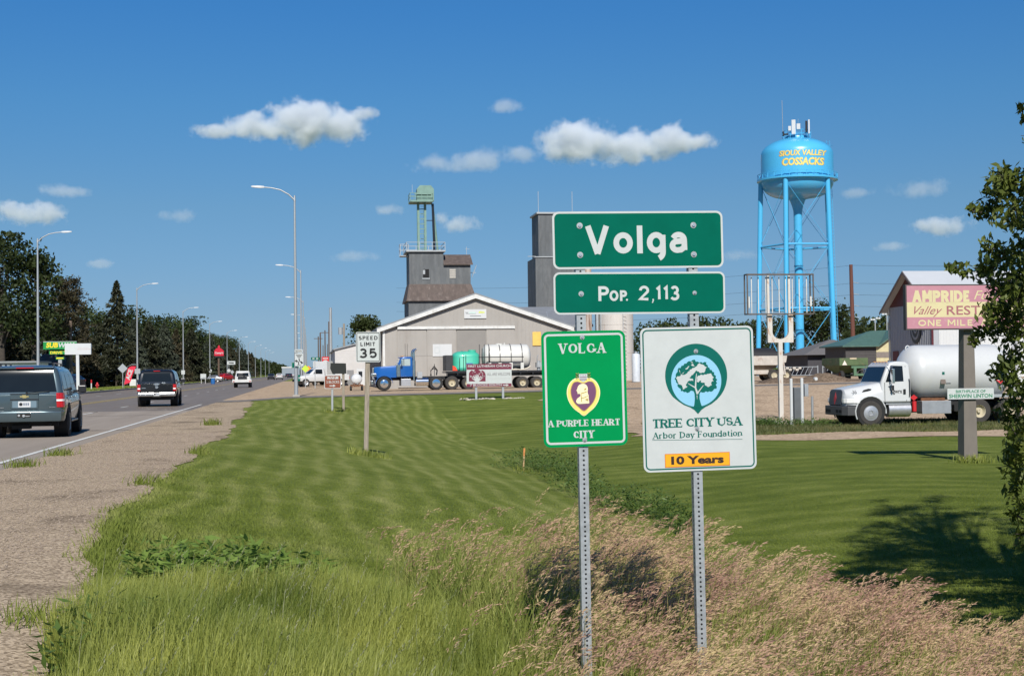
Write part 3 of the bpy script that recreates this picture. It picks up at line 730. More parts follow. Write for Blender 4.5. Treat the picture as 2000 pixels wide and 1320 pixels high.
# tree city panel
P, fr, w_, h_ = panel([(1250,641),(1467,636),(1474,914),(1252,922)], 'tree_city_panel', .034, MT['signwhite'], MT['signwhite'], False, .012, 'white panel with a tree in a green circle', .006)
mb = MB(); mb.flat(rring(w_-.022, h_-.022, .027, .0075), fr, .0004); mb.build('border', MT['teal'], P, fix=False)
lett('TREE CITY USA', 1274, 1449, 813, 836, MT['teal'], .25, gap=.0, thin=.45)
lett('Arbor Day Foundation', 1275, 1449, 839, 857, MT['teal'], .2, gap=.10, thin=.45)
mb = MB(); a0, b0 = px2fr(fr, 1274, 859); a1, b1 = px2fr(fr, 1450, 857)
mb.flat(([(a0,b0-.002),(a1,b1-.002),(a1,b1),(a0,b0)], [(0,1,2,3)]), fr, .0005); mb.build('underline', MT['teal'], P, fix=False)
EC = px2fr(fr, 1280+660/8.25, 660+660/8.25); ef = sub(fr, *EC); k_ = 1/8.25/363.
Q = lambda pts: [((x-660)*k_, (660-y)*k_) for x, y in pts]
outer = [(660+520*math.cos(R(a)), 605-520*math.sin(R(a))) for a in range(-40, 221, 5)]
outer = outer + [(345,1010),(440,1075),(545,1118),(610,1160),(650,1205),(672,1230),(694,1205),(735,1160),(800,1118),(905,1070),(1000,1000)]
inner = [(658+420*math.cos(R(a)), 690-420*math.sin(R(a))) for a in range(0, 360, 5)]
def jag(poly, amp, step, seed):
    r = random.Random(seed); out = []
    n = len(poly)
    for i in range(n):
        a = Vector(poly[i]); b = Vector(poly[(i+1) % n]); k = max(1, int((b-a).length/step))
        for q in range(k):
            p = a.lerp(b, q/k); d = (b-a).normalized(); nn = Vector((-d.y, d.x))
            p += nn*(amp*(1 if (q % 2) else -.6)*r.uniform(.5, 1.2)); out.append((p.x, p.y))
    return out
crown_ = jag([(300,650),(330,560),(370,480),(470,410),(545,370),(640,350),(690,385),(830,395),(880,490),(960,560),(1005,680),(990,820),(900,870),(760,880),(725,868),(690,900),(640,890),(600,850),(500,878),(400,848),(345,760)], 12, 26, 4)
trunk_ = [(600,830),(622,900),(625,980),(612,1080),(600,1112),(672,1140),(742,1112),(722,1060),(704,980),(706,900),(740,850),(690,800),(640,800)]
mb = MB()
def lay(poly, n_, m_): mb.prism(Q(poly), ef[0]+ef[3]*n_, ef[1], ef[2], ef[3]*.00025, m_)
lay(outer, .0004, 0); lay(inner, .0007, 1); lay(crown_, .0010, 0); lay(trunk_, .0013, 0)
for i, bl in enumerate(([(322,640),(345,610),(400,600),(395,550),(430,590),(490,575),(560,505),(600,485),(660,460),(690,425),(720,405),(790,440),(835,470),(810,530),(790,560),(720,560),(665,520),(605,585),(540,640),(600,655),(608,690),(540,680),(500,720),(480,770),(530,770),(430,826),(420,760),(360,735),(345,690)],
        [(672,640),(690,610),(740,590),(755,600),(800,590),(870,585),(905,575),(920,610),(955,640),(925,660),(945,700),(905,720),(915,765),(850,795),(800,765),(800,730),(735,715),(740,680),(690,715),(668,700)],
        [(480,490),(530,450),(548,450),(520,490),(490,500)], [(575,430),(610,410),(640,450),(600,445)], [(570,385),(605,380),(600,400)], [(370,500),(385,520),(395,555),(380,530)], [(430,560),(465,530),(450,550),(435,575)])):
    lay(jag(bl, 6, 22, 10+i), .0016+.0003*(i % 2), 2)
for i, ln in enumerate(([(672,905),(640,800),(648,700),(664,570)], [(672,890),(720,830),(775,765)], [(640,800),(585,770),(515,725)])):
    pts = Q(ln); strip(mb, pts, [k_*w2 for w2 in ((34,24,22,8) if i == 0 else (22,16,8))], ef, .0022+.0002*i, 2)
lay([(655,925),(668,925),(664,1005)], .0022, 2)
mb.build('tree_emblem', [MT['teal'], MT['skyprint'], MT['signwhite']], P, fix=False)
mb = MB(); a0, b0 = px2fr(fr, 1299, 913); a1, b1 = px2fr(fr, 1425, 882)
s2 = sub(fr, (a0+a1)/2, (b0+b1)/2)
mb.prism([(-(a1-a0)/2,-(b1-b0)/2),((a1-a0)/2,-(b1-b0)/2),((a1-a0)/2,(b1-b0)/2),(-(a1-a0)/2,(b1-b0)/2)], s2[0]+fr[3]*.0006, fr[1], fr[2], fr[3]*.0006, 1)
mb.prism([(-(a1-a0)/2+.003,-(b1-b0)/2+.003),((a1-a0)/2-.003,-(b1-b0)/2+.003),((a1-a0)/2-.003,(b1-b0)/2-.003),(-(a1-a0)/2+.003,(b1-b0)/2-.003)], s2[0]+fr[3]*.0013, fr[1], fr[2], fr[3]*.0002, 0)
mb.flat(text2d('10 Years', (a1-a0)*.81, (b1-b0)*.62, off=.045), s2, .0019, 2)
mb.build('years_sticker', [MT['amber'], M('orange_edge', (.55,.12,.01), .5), M('sticker_ink', (.03,.012,.008), .5)], P, fix=False)
bolts(P, fr, [px2fr(fr, 1359, 686), px2fr(fr, 1361.5, 837)], .0125)
# ------------------------------------------------------------------ buildings
def px_(px, py, Y):
    v = onY(px, py, Y); return v.x, v.z
def ribs(mb, x0, x1, y, z0, z1f, step=.3, w_=.035, t=.025, m=0):
    x = x0+step/2
    while x < x1-.05:
        mb.box(x-w_/2, x+w_/2, y-t, y-.001, z0, z1f(x), m); x += step
MT['tan'] = M('tan_metal_siding', (.32,.300,.275), .55, var=.07, vs=.8, col2=(.25,.225,.20), c2s=1.0, c2t=(.52,.8), stretch=(1,1,.35))
MT['tandk'] = M('grey_door_metal', (.225,.212,.195), .55, var=.06, vs=1)
MT['roofgrey'] = M('grey_roof_metal', (.24,.25,.26), .5, .2, var=.1, vs=1.5)
MT['elev'] = M('weathered_tin', (.098,.106,.112), .65, .1, var=.22, vs=1.2, col2=(.17,.175,.175), c2s=.7, c2t=(.5,.75), stretch=(1,1,.3))
MT['rustroof'] = M('rusty_tin_roof', (.095,.072,.062), .8, var=.3, vs=1.1, col2=(.16,.13,.115), c2s=1.3, c2t=(.55,.7), stretch=(1.6,1.6,.3))
MT['mint'] = M('faded_green_paint', (.16,.27,.225), .6, var=.15, vs=2, col2=(.2,.2,.16), c2s=3, c2t=(.6,.75))
MT['sky_blue'] = M('tower_blue_paint', (.070,.40,.68), .32, var=.03, vs=.6, coat=.35)
MT['siding'] = M('white_siding', (.52,.50,.48), .6, var=.05, vs=2)
MT['pane'] = M('window_pane', (.02,.025,.03), .08)

# --- tan steel shed
Y = 114.0
xl, ze = px_(748, 642, Y); xr, _ = px_(1108, 640, Y); xa, zr = px_(928, 579, Y); zb = gz(xl+8, Y)-.1
D = 25.0
shed = thing('steel_shed', 'tan ribbed steel shed with a low white edged gable and sliding doors', 'shed', (xa, Y, zb))
L_ = xl-xa; Rr = xr-xa; hE = ze-zb; hR = zr-zb
mb = MB(); mb.prism([(L_,0),(Rr,0),(Rr,hE),(0,hR-.1),(L_,hE)], (0,0,0), (1,0,0),(0,0,1),(0,D,0))
zf = lambda x: (hE+(hR-.1-hE)*(1-abs(x)/abs(L_ if x < 0 else Rr)))-.05
ribs(mb, L_, Rr, 0, 0, zf, .305)
for k in range(80):
    y = .3+k*.31
    if y < D: mb.box(L_-.025, L_-.001, y-.02, y+.02, 0, hE-.03)
mb.build('wall', MT['tan'], shed)
ov = .5
def rp(x): return hE+(hR-hE)*(1-abs(x)/abs(L_ if x < 0 else Rr))
mb = MB(); e0 = L_-ov; e1 = Rr+ov; z0 = hE-(hR-hE)*ov/abs(L_)
mb.prism([(e0,z0+.02),(0,hR+.02),(e1,z0+.02),(e1,z0+.26),(0,hR+.28),(e0,z0+.26)], (0,-.32,0), (1,0,0),(0,0,1),(0,D+.6,0))
mb.build('roof', MT['roofgrey'], shed)
mb = MB()
for x in (e0, e1): mb.prism([(x,z0-.16),(0,hR-.16),(0,hR+.16),(x,z0+.14)], (0,-.36,0), (1,0,0),(0,0,1),(0,.035,0))
mb.box(L_-.03, L_+.14, -.05, -.03, 0, hE-.1); mb.build('white_trim', MT['white'], shed)
cx = lambda px, py: (px_(px, py, Y)[0]-xa, px_(px, py, Y)[1]-zb)
tx0, tz = cx(776, 641); tx1, _ = cx(1005, 637)
mb = MB(); mb.box(tx0, tx1, -.22, -.04, tz-.1, tz+.12); mb.build('door_track', MT['white'], shed)
for pa, pb, off, mt in ((776,833,-.10,'tan'),(833,891,-.14,'tan'),(891,949,-.09,'tandk'),(949,1005,-.12,'tan')):
    x0, _ = cx(pa, 640); x1, _ = cx(pb, 640); mb = MB(); mb.box(x0+.02, x1-.02, off, -.03, .12, tz-.12)
    if mt == 'tan': ribs(mb, x0, x1, off, .15, lambda x: tz-.2, .31, .03, .015)
    mb.box(x0+.03, x1-.03, off-.02, off-.001, 2.62, 2.70); mb.build('sliding_door', MT[mt], shed)
def board(par, px0, py0, px1, py1, Yp, zoff, nm, mat, org, th=.05):
    a = onY(px0, py1, Yp)-Vector(org); b = onY(px1, py0, Yp)-Vector(org)
    mb = MB(); mb.box(a.x, b.x, zoff-th, zoff, a.z, b.z); o = mb.build(nm, mat, par)
    return o, (Vector(((a.x+b.x)/2, zoff-th, (a.z+b.z)/2)), Vector((1,0,0)), Vector((0,0,1)), Vector((0,-1,0))), b.x-a.x, b.z-a.z
org = (xa, Y, zb)
o, fr, w_, h_ = board(shed, 906.5, 604, 949.5, 622, Y, -.04, 'name_board', MT['white_clean'], org)
mb = MB(); mb.flat(text2d('Agr', w_*.13, h_*.22, off=.02), sub(fr, -w_*.38, h_*.12), .004, 0); mb.flat(([(-w_*.28,h_*.06),(w_*.02,h_*.06),(w_*.02,h_*.2),(-w_*.28,h_*.2)], [(0,1,2,3)]), fr, .004, 1)
mb.flat(([(w_*.14,h_*.08),(w_*.42,h_*.08),(w_*.42,h_*.22),(w_*.18,h_*.28)], [(0,1,2,3)]), fr, .004, 2); mb.flat(([(-w_*.42,0),(w_*.02,0),(w_*.02,h_*.03),(-w_*.42,h_*.03)], [(0,1,2,3)]), fr, .004, 0)
mb.flat(([(-w_*.24,-h_*.27),(w_*.26,-h_*.27),(w_*.26,-h_*.21),(-w_*.24,-h_*.21)], [(0,1,2,3)]), fr, .004, 0)
mb.build('lettering', [M('slate_ink', (.08,.09,.1), .5), M('pale_green_ink', (.45,.6,.55), .5), M('lime_ink', (.55,.6,.12), .5)], o, fix=False)
o, fr, w_, h_ = board(shed, 845, 672, 882, 696, Y, -.145, 'notice_board', MT['white_clean'], org)
mb = MB(); mb.flat(rring(w_*.24, h_*.5, .08, .03), sub(fr, -w_*.28, 0), .004); mb.flat(([(-w_*.13,-h_*.48),(-w_*.12,-h_*.48),(-w_*.12,h_*.48),(-w_*.13,h_*.48)],[(0,1,2,3)]), fr, .004); mb.build('outline', M('pale_ink', (.4,.45,.45), .5), o, fix=False)
board(shed, 1040, 648, 1056, 675, Y, -.04, 'yellow_panel', M('yellow_panel', (.70,.45,.10), .5), org)

# --- second shed behind it with a grey roof
Y = 141.0; a0, z1 = px_(1022, 640, Y); a1, _ = px_(1150, 640, Y); _, zr = px_(1090, 597, Y); zb = gz(a0, Y)-.1
q = thing('metal_shed', 'tan metal shed with a grey roof half hidden behind the larger shed', 'shed', (a0, Y, zb))
w_ = a1-a0; mb = MB(); mb.box(0, w_, 0, 14, 0, z1-zb); ribs(mb, 0, w_, 0, 0, lambda x: z1-zb, .4); mb.build('wall', MT['tan'], q)
mb = MB(); mb.prism([(-.4,z1-zb+.02),(7,zr-zb),(14.4,z1-zb+.02),(14.4,z1-zb+.2),(7,zr-zb+.2),(-.4,z1-zb+.2)], (-.4,0,0), (0,1,0),(0,0,1),(w_+.8,0,0)); mb.build('roof', MT['roofgrey'], q)
mb = MB()
for k in range(4): mb.bar((1.0+k*1.7, .6, z1-zb+.42), (1.0+k*1.7+.5, 5.0, z1-zb+.42+(zr-z1)*.62), .08)
mb.build('snow_guard', MT['galv'], q)

# --- grain elevator with leg tower
Y = 190.0
def E(px, py): v = onY(px, py, Y); return v.x, v.z
x0, zt = E(799, 492); x1, _ = E(866, 492); x2, za = E(919, 517); zb = .0+gz(x0, Y)-.1
ele = thing('grain_elevator', 'weathered grey tin grain elevator topped by a pale green leg tower', 'grain elevator', (x0, Y, zb))
z558 = E(0, 558)[1]-zb; z593 = E(0, 593)[1]-zb; zt -= zb; za -= zb; W1 = x1-x0; W2 = x2-x0
mb = MB(); mb.box(0, W1, 0, 5.5, z593, zt); mb.box(W1, W2, .05, 5.4, z593, za); mb.box(-.2, W2+.4, -.9, 7.5, 0, z593)
ribs(mb, 0, W1, 0, z558, lambda x: zt, .6, .04, .03); ribs(mb, W1, W2, .05, z558, lambda x: za, .6, .04, .03); ribs(mb, -.2, W2+.4, -.9, 0, lambda x: z593, .6, .04, .03)
mb.build('wall', MT['elev'], ele)
mb = MB(); zc = E(0, 497)[1]-zb
mb.prism([(-.35,za-.05),(2.7,zc),(5.75,za-.05),(5.75,za+.1),(2.7,zc+.15),(-.35,za+.1)], (W1-.02,0,0), (0,1,0),(0,0,1),(W2-W1+.3,0,0))
mb.loft([[(-.5,-1.3,z593),(W2+.7,-1.3,z593),(W2+.7,7.8,z593),(-.5,7.8,z593)],[(-.05,-.05,z558),(W2+.05,-.05,z558),(W2+.05,5.5,z558),(-.05,5.5,z558)]])
mb.build('roof', MT['rustroof'], ele)
wa, wz1 = E(826, 526); wb, wz0 = E(838, 543)
mb = MB(); mb.box(wa-x0, wb-x0, -.06, -.035, wz0-zb, wz1-zb); o = mb.build('window', MT['hole'], ele)
mb = MB(); mb.box(wa-x0-.1, wb-x0+.1, -.1, -.03, wz0-zb-.15, wz0-zb); mb.box(wa-x0, wa-x0+.28, -.09, -.065, wz0-zb+.5, wz1-zb-.1); mb.build('sill', MT['galvd'], o)
wa, wz1 = E(878, 525); wb, wz0 = E(890, 543)
mb = MB()
for k in range(5): mb.box(wa-x0, wb-x0, -.02, .04, wz0-zb+k*(wz1-wz0)/5, wz0-zb+(k+.8)*(wz1-wz0)/5)
mb.build('louvre', M('pale_louvre', (.42,.40,.36), .7), ele)
def rails(mb, x0, x1, y0, y1, z, h=1.1, n=3):
    for y in (y0, y1):
        for k in range(n+1): x = x0+(x1-x0)*k/n; mb.bar((x,y,z),(x,y,z+h),.07)
        for q in (.5, 1): mb.bar((x0,y,z+h*q),(x1,y,z+h*q),.06)
    for x in (x0, x1):
        for q in (.5, 1): mb.bar((x,y0,z+h*q),(x,y1,z+h*q),.06)
mb = MB(); rails(mb, -.35, W1+.2, -.3, 5.6, zt+.2, 1.05); mb.box(-.4, W1+.25, -.35, 5.7, zt, zt+.2); mb.build('roof_railing', MT['galvd'], ele)
la = E(817, 400)[0]-x0; lb = E(835, 400)[0]-x0; zp = E(0, 389)[1]-zb; zh = E(0, 357)[1]-zb
mb = MB()
mb.box(la, la+.3, 2.0, 2.7, zt+.2, zp); mb.box(lb-.3, lb, 2.0, 2.7, zt+.2, zp)
for k in range(9): z = zt+.6+k*(zp-zt-.8)/9; mb.bar((la+.3,2.0,z),(lb-.3,2.0,z),.09)
for k in range(20): z = zt+.4+k*(zp-zt-.6)/20; mb.bar((la+.45,1.9,z),(la+.45+.4,1.9,z),.04)
mb.build('leg_tower', MT['mint'], ele)
pa = E(802, 389)[0]-x0; pb = E(847, 389)[0]-x0
mb = MB(); mb.box(pa, pb, .8, 4.2, zp, zp+.18); rails(mb, pa, pb, .85, 4.15, zp+.18, 1.0, 4); mb.build('head_platform', MT['mint'], ele)
mb = MB(); mb.prism([(0,0),(2.3,0),(2.3,1.6),(1.9,2.1),(.4,2.1),(0,1.6)], (la-.05,1.6,zp+.2), (1,0,0),(0,0,1),(0,1.6,0)); mb.bar((la-.4,1.5,zp+1.1),(lb+.6,1.5,zp+1.1),.14); mb.build('leg_head', MT['mint'], ele, bevel=.03)
mb = MB(); sx0 = E(847, 392)[0]-x0; sx1 = E(850, 486)[0]-x0; sx2 = E(858, 484)[0]-x0
mb.cyl((sx0,1.6,zp-.2),(sx1,1.2,zt+.2),.17,n=10); mb.cyl((sx0,2.2,zp-.1),(sx2,2.4,zt+.2),.16,n=10,m=1); mb.bar((lb,2.2,zp-(zp-zt)*.35),(sx0+.1,2.2,zp-(zp-zt)*.35),.1)
mb.build('grain_spout', [MT['blackp'], MT['mint']], ele)
mb = MB(); mb.box(-1.1,-.02,1,3,z558+3.8,z558+3.9); rails(mb, -1.1, 0, 1, 3, z558+3.9, 1.5, 1); mb.build('side_balcony', MT['galvd'], ele)
mb = MB(); mb.bar((W1+3.4,2.7,zc),(W1+3.4,2.7,zc+1.2),.05); mb.bar((W1+3.2,2.7,zc+.9),(W1+3.8,2.7,zc+.9),.04); mb.bar((pa+.3,1,zp+1.2),(pa+.3,1,zp+2.3),.04); mb.bar((W2,1,za-1.0),(W2+.8,1,za-1.0),.08); mb.bar((W2+.3,1,z558+1.0),(W2+.9,1,z558+2.6),.25,.06); mb.build('mast', MT['galvd'], ele)

# --- second elevator behind the sign
Y = 205.0
x0, zt = E(1051, 418); x1, _ = E(1128, 418); zs = E(0, 505)[1]; zb = gz(x0, Y)-.1
q = thing('grain_elevator', 'tall plain grey grain elevator standing behind the town name panels', 'grain elevator', (x0, Y, zb))
mb = MB(); w_ = x1-x0; mb.box(0, w_, 0, 6, 0, zt-zb); mb.box(-.6, w_+.6, -.8, 6.8, 0, zs-zb)
ribs(mb, 0, w_, 0, zs-zb, lambda x: zt-zb, .7, .05, .03); ribs(mb, -.6, w_+.6, -.8, 0, lambda x: zs-zb, .7, .05, .03)
mb.build('wall', MT['elev'], q)
mb = MB(); mb.box(-.25, w_+.25, -.25, 6.25, zt-zb, zt-zb+.25); mb.box(-.75, w_+.75, -.95, -.05, zs-zb, zs-zb+.15); mb.build('roof', MT['galvd'], q)
mb = MB(); mb.bar((.2,1,zt-zb+.2),(.2,1,zt-zb+3.4),.06); mb.bar((w_-.6,1,zt-zb+.2),(w_-.6,1,zt-zb+3.4),.06); mb.bar((-1.3,2,zt-zb-6),(-.1,2,zt-zb-6),.08); mb.build('mast', MT['galvd'], q)

# --- silos and tanks behind the sign
Y = 135.0; x0, zb0 = E(1177, 730); x1, zt = E(1244, 560); zb = gz(x0, Y)
q = thing('storage_silo', 'fat white rust streaked steel silo behind the sign posts', 'silo', ((x0+x1)/2, Y+2, zb))
r_ = (x1-x0)/2; h_ = zt-zb
mb = MB(); mb.lathe([(r_,0),(r_,h_*.3)]+[(r_+.02,h_*.3),(r_+.02,h_*.31),(r_,h_*.31),(r_,h_*.6),(r_+.02,h_*.6),(r_+.02,h_*.61),(r_,h_*.61),(r_,h_),(.3,h_+.8),(0,h_+.85)], 40)
mb.build('tank_shell', M('rusty_white_tank', (.52,.49,.45), .6, var=.05, col2=(.36,.2,.1), c2s=1.0, c2t=(.58,.74), stretch=(1.6,1.6,.35)), q, smooth=40)
mb = MB(); mb.box(r_*.2, r_*.2+.05, -r_-.1, -r_-.05, .5, h_); 
for k in range(24): mb.bar((r_*.2,-r_-.08,.5+k*h_/25),(r_*.2+.4,-r_-.06,.5+k*h_/25),.03)
mb.build('ladder', MT['galvd'], q)
x0, _ = E(1148, 700); x1, _ = E(1163, 700); zt = E(0, 525)[1]
q = thing('storage_silo', 'slim brown streaked silo squeezed beside the fat white silo', 'silo', ((x0+x1)/2, Y+1.5, zb))
mb = MB(); mb.lathe([((x1-x0)/2,0),((x1-x0)/2,zt-zb),(.1,zt-zb+.5),(0,zt-zb+.5)], 24); mb.build('tank_shell', M('brown_streak_tank', (.40,.33,.28), .7, col2=(.16,.09,.06), c2s=1.2, c2t=(.45,.6), stretch=(3,3,.2)), q, smooth=40)
mb = MB(); mb.box(.75,.95,-.3,.3,0,zt-zb-1); mb.box(1.15,1.3,-.3,.3,0,zt-zb-1.3); mb.build('conveyor_leg', MT['galvd'], q)
Y = 118.0; x0, zt = E(1234, 690); x1, _ = E(1250, 690)
q = thing('propane_tank', 'small pale grey upright gas tank between the two posts', 'tank', ((x0+x1)/2, Y, gz(x0, Y)))
mb = MB(); r_ = (x1-x0)/2; h_ = zt-gz(x0, Y); mb.lathe([(r_,0.05),(r_,h_-.15),(r_*.8,h_-.04),(r_*.4,h_),(0,h_)], 24); mb.build('tank_shell', M('pale_grey_tank', (.50,.54,.58), .5), q, smooth=50)
mb = MB(); mb.cyl((0,0,h_),(0,0,h_+.15),.12,n=10); mb.build('valve', MT['galvd'], q)

# --- blue water tower
d = 180.0; p = Wg(1563.5, d); TB = .5
wt = thing('water_tower', 'sky blue five legged water tower with yellow lettering on its round tank', 'water tower', (p.x, p.y, TB))
s_ = d/FPX; ZZ = lambda py: W(1563, py, d).z-TB
zbal = ZZ(350); zsh = ZZ(301); ztop = ZZ(267); zbt = ZZ(386)
RT = 70*s_
prof = [(0,zbt-.25),(1.0,zbt-.2),(1.6,zbt-.05)]
for k in range(1, 11): a = R(90*k/10); prof.append((1.6+(RT-1.6)*math.sin(a)**.9, zbal-.3-(zbal-.3-zbt)*math.cos(a)))
prof += [(RT,zbal+.3),(RT,zsh-.1)]
for k in range(1, 13): a = R(90*k/12); prof.append((max(1.5, RT*math.cos(a)), zsh-.1+(ztop-zsh)*math.sin(a)))
prof += [(1.4,ztop+.1),(0,ztop+.2)]
mb = MB(); mb.lathe(prof, 64); mb.build('tank', MT['sky_blue'], wt, smooth=40)
mb = MB(); mb.lathe([(.52,-.3),(.52,ZZ(425)),(.55,ZZ(412)),(.68,ZZ(403)),(.88,ZZ(394)),(1.1,ZZ(386)),(1.15,zbt+.3)], 32)
for py in (519, 644): mb.lathe([(.53,ZZ(py)-.1),(.57,ZZ(py)-.1),(.57,ZZ(py)+.06),(.53,ZZ(py)+.06)], 32, m=1)
mb.build('riser_pipe', [MT['sky_blue'], M('dark_blue_band', (.02,.14,.27), .5)], wt, smooth=40)
RB = 78*s_
mb = MB(); mb.lathe([(RT-.02,zbal-.42),(RB,zbal-.22),(RB,zbal+.0),(RT-.02,zbal+.0)], 64); mb.build('balcony', MT['sky_blue'], wt, smooth=30)
mb = MB(); n = 30
for k in range(n):
    a, b = 2*math.pi*k/n, 2*math.pi*(k+1)/n; P0 = lambda t, z: (RB*math.cos(t)*.985, RB*math.sin(t)*.985, z)
    mb.bar(P0(a,zbal),P0(a,zbal+.62),.06); mb.bar(P0(a,zbal+.62),P0(b,zbal+.62),.07); mb.bar(P0(a,zbal+.08),P0(b,zbal+.62),.035) if k % 2 else mb.bar(P0(a,zbal+.62),P0(b,zbal+.08),.035)
mb.build('balcony_railing', MT['sky_blue'], wt)
va = math.atan2(p.y, p.x)                               # direction from camera
fwd = Vector((math.cos(va), math.sin(va), 0)); rgt = Vector((math.sin(va), -math.cos(va), 0))
for ang in (180, 252, 324, 36, 108):
    dv = rgt*math.cos(R(ang))+fwd*math.sin(R(ang))
    mb = MB(); mb.cyl(dv*(82*s_)+Vector((0,0,-.6)), dv*(70.5*s_)+Vector((0,0,zbal-.25)), .31, n=18)
    mb.build('leg', MT['sky_blue'], wt, smooth=40)
mb = MB(); lv = [0.2, ZZ(604), ZZ(481), zbal-.6]
def legp(ang, z): t = z/(zbal-.25); dv = rgt*math.cos(R(ang))+fwd*math.sin(R(ang)); return dv*((82-11.5*t)*s_)+Vector((0,0,z))
for k in range(5):
    a, b = 180+72*k, 252+72*k
    for z in lv[1:3]: mb.cyl(legp(a,z), legp(b,z), .13, n=8)
    for z0_, z1_ in zip(lv, lv[1:]):
        mb.cyl(legp(a,z0_), legp(b,z1_), .028, n=5); mb.cyl(legp(b,z0_), legp(a,z1_), .028, n=5)
    for z in lv[1:3]: mb.cyl(legp(a,z), Vector((0,0,z-.25)), .022, n=5)
mb.build('bracing', MT['sky_blue'], wt)
mb = MB(); dv = rgt*math.cos(R(36))+fwd*math.sin(R(36))
for z in np.arange(.5, zbal+5.0, .45):
    o_ = (legp(36, min(z, zbal-.3)) + dv*.55) if z < zbal else dv*(RT+.35)+Vector((0,0,z))
    o_.z = z; mb.bar(o_-Vector((.2,0,0)), o_+Vector((.2,0,0)), .035)
for sx in (-.2,.2): mb.tube([legp(36,.3)+dv*.55+Vector((sx,0,0)), legp(36,zbal-.3)+dv*.55+Vector((sx,0,0)), dv*(RT+.6)+Vector((sx,0,zbal)), dv*(RT+.35)+Vector((sx,0,zbal+5.2)), dv*(RT*.8)+Vector((sx,0,ztop-.9)), dv*1.6+Vector((sx,0,ztop+.2))], .03, 5)
for z in (zbal+1.6,zbal+2.6,zbal+3.6,zbal+4.6): mb.tube([dv*(RT+.35)+rgt*.4*math.cos(R(q))+dv*.5*math.sin(R(q))+Vector((0,0,z)) for q in range(0,181,30)], .025, 4)
mb.build('ladder', MT['sky_blue'], wt)
mb = MB(); n = 16
for k in range(n):
    a, b = 2*math.pi*k/n, 2*math.pi*(k+1)/n; Q0 = lambda t, z: (1.75*math.cos(t), 1.75*math.sin(t), z)
    mb.bar(Q0(a,ztop-.05),Q0(a,ztop+.75),.06); mb.bar(Q0(a,ztop+.75),Q0(b,ztop+.75),.06); mb.bar(Q0(a,ztop+.35),Q0(b,ztop+.35),.05)
mb.build('top_railing', MT['sky_blue'], wt)
PXT = lambda px, py, dep=0: rgt*((px-1563.5)*s_)+fwd*dep+Vector((0,0,ZZ(py)))
mb = MB()
def ant(px0, px1, py0, py1, m=0, t_=.3, dep=-1.8):
    a = PXT(px0,py1,dep); b = PXT(px1,py0,dep); c = (a+b)/2; mb.obox(c, ((px1-px0)*s_, t_, b.z-a.z), Matrix((rgt, fwd, Vector((0,0,1)))).transposed(), m)
ant(1554.5,1562,237,265); ant(1564,1571,245,256,0,.4); ant(1548,1553.5,249,258); ant(1586,1589,238,265); ant(1580.5,1585,240,262,1,.25)
ant(1537,1540,259,268,1,.3); ant(1540,1548,263,266,1,.3); mb.build('cell_antenna', [MT['white_clean'], MT['blackp']], wt, bevel=.02)
mb = MB(); mb.cyl(PXT(1537.5,262,-1.0), PXT(1536.8,196,-1.0), .03, n=6); mb.cyl(PXT(1567,246,-1), PXT(1567,233,-1), .02, n=5); mb.build('whip_aerial', MT['galvd'], wt)
# painted words wrapped round the tank
def wrapped(txt, px0, px1, py0, py1, name, off, shear, mats, grow):
    mb = MB()
    for m_, (o2, ex, n_) in enumerate(((off+grow, 1.03, .012), (off, 1.0, .03))):
        vf = text2d(txt, (px1-px0)*s_*ex, (py1-py0)*s_*(1+grow*1.2 if m_ == 0 else 1), off=o2, shear=shear)
        vs, fs = vf; c = ((px0+px1)/2-1563.5)*s_; zc = ZZ((py0+py1)/2)
        pts = []
        for a, b in vs:
            x = max(-.98*RT, min(.98*RT, a+c)); z = zc+b-(.045*(a)) * .0
            rr = RT if z < zsh-.1 else RT*math.cos(math.asin(min(.9,(z-zsh+.1)/(ztop-zsh))))
            x = x*rr/RT; y = -math.sqrt(max(rr*rr-x*x, 0)); k = (rr+n_)/rr
            pts.append(rgt*x*k+fwd*y*k+Vector((0,0,z)))
        mb.add(pts, fs, m_)
    return mb.build(name, mats, wt, fix=False)
wm = [M('orange_outline', (.50,.16,.015), .5), M('pale_yellow_paint', (.72,.60,.16), .5)]
wrapped('SIOUX VALLEY', 1531, 1619, 301.5, 312.5, 'lettering', .028, .15, wm, .012)
wrapped('COSSACKS', 1536, 1614, 316, 331, 'lettering', .04, .12, wm, .012)

# --- barn style building on the right
bt = .4536; bt2 = .4212; Yb1 = 112.0; Xb = Yb1*bt; Yb2 = Xb/bt2; zb = gz(Xb, Yb1)-.1
zE = onY(1819, 592, Yb1).z-zb; zR = onY(1768, 533, (Yb1+Yb2)/2).z-zb
barn = thing('barn_building', 'grey and white metal building with dark red gable and shiny roof', 'barn', (Xb, Yb1, zb))
Wd = Yb2-Yb1; Lb = 34.0
mb = MB(); mb.box(0, Lb, 0, Wd, 0, zE)
y = .2
while y < Wd: mb.box(-.03, -.001, y-.025, y+.025, 0, zE); y += .34
mb.build('wall', M('blue_grey_siding', (.36,.375,.40), .5, var=.05), barn)
mb = MB(); mb.prism([(0,zE+.005),(Wd,zE+.005),(Wd/2,zR)], (-.02,0,0), (0,1,0),(0,0,1),(Lb+.04,0,0)); 
mb.box(-.05,.12,-.05,-.005,0,zE-.1); mb.build('gable', M('barn_red_metal', (.085,.010,.016), .5), barn)
mb = MB(); k = (zR-zE)/(Wd/2); mb.prism([(-.7,zE-.7*k),(Wd/2,zR),(Wd+.7,zE-.7*k),(Wd+.7,zE-.7*k+.16),(Wd/2,zR+.16),(-.7,zE-.7*k+.16)], (-.6,0,0), (0,1,0),(0,0,1),(Lb+1.2,0,0))
mb.build('roof', M('white_roof_metal', (.55,.57,.59), .35, .2, var=.04, vs=.5), barn)
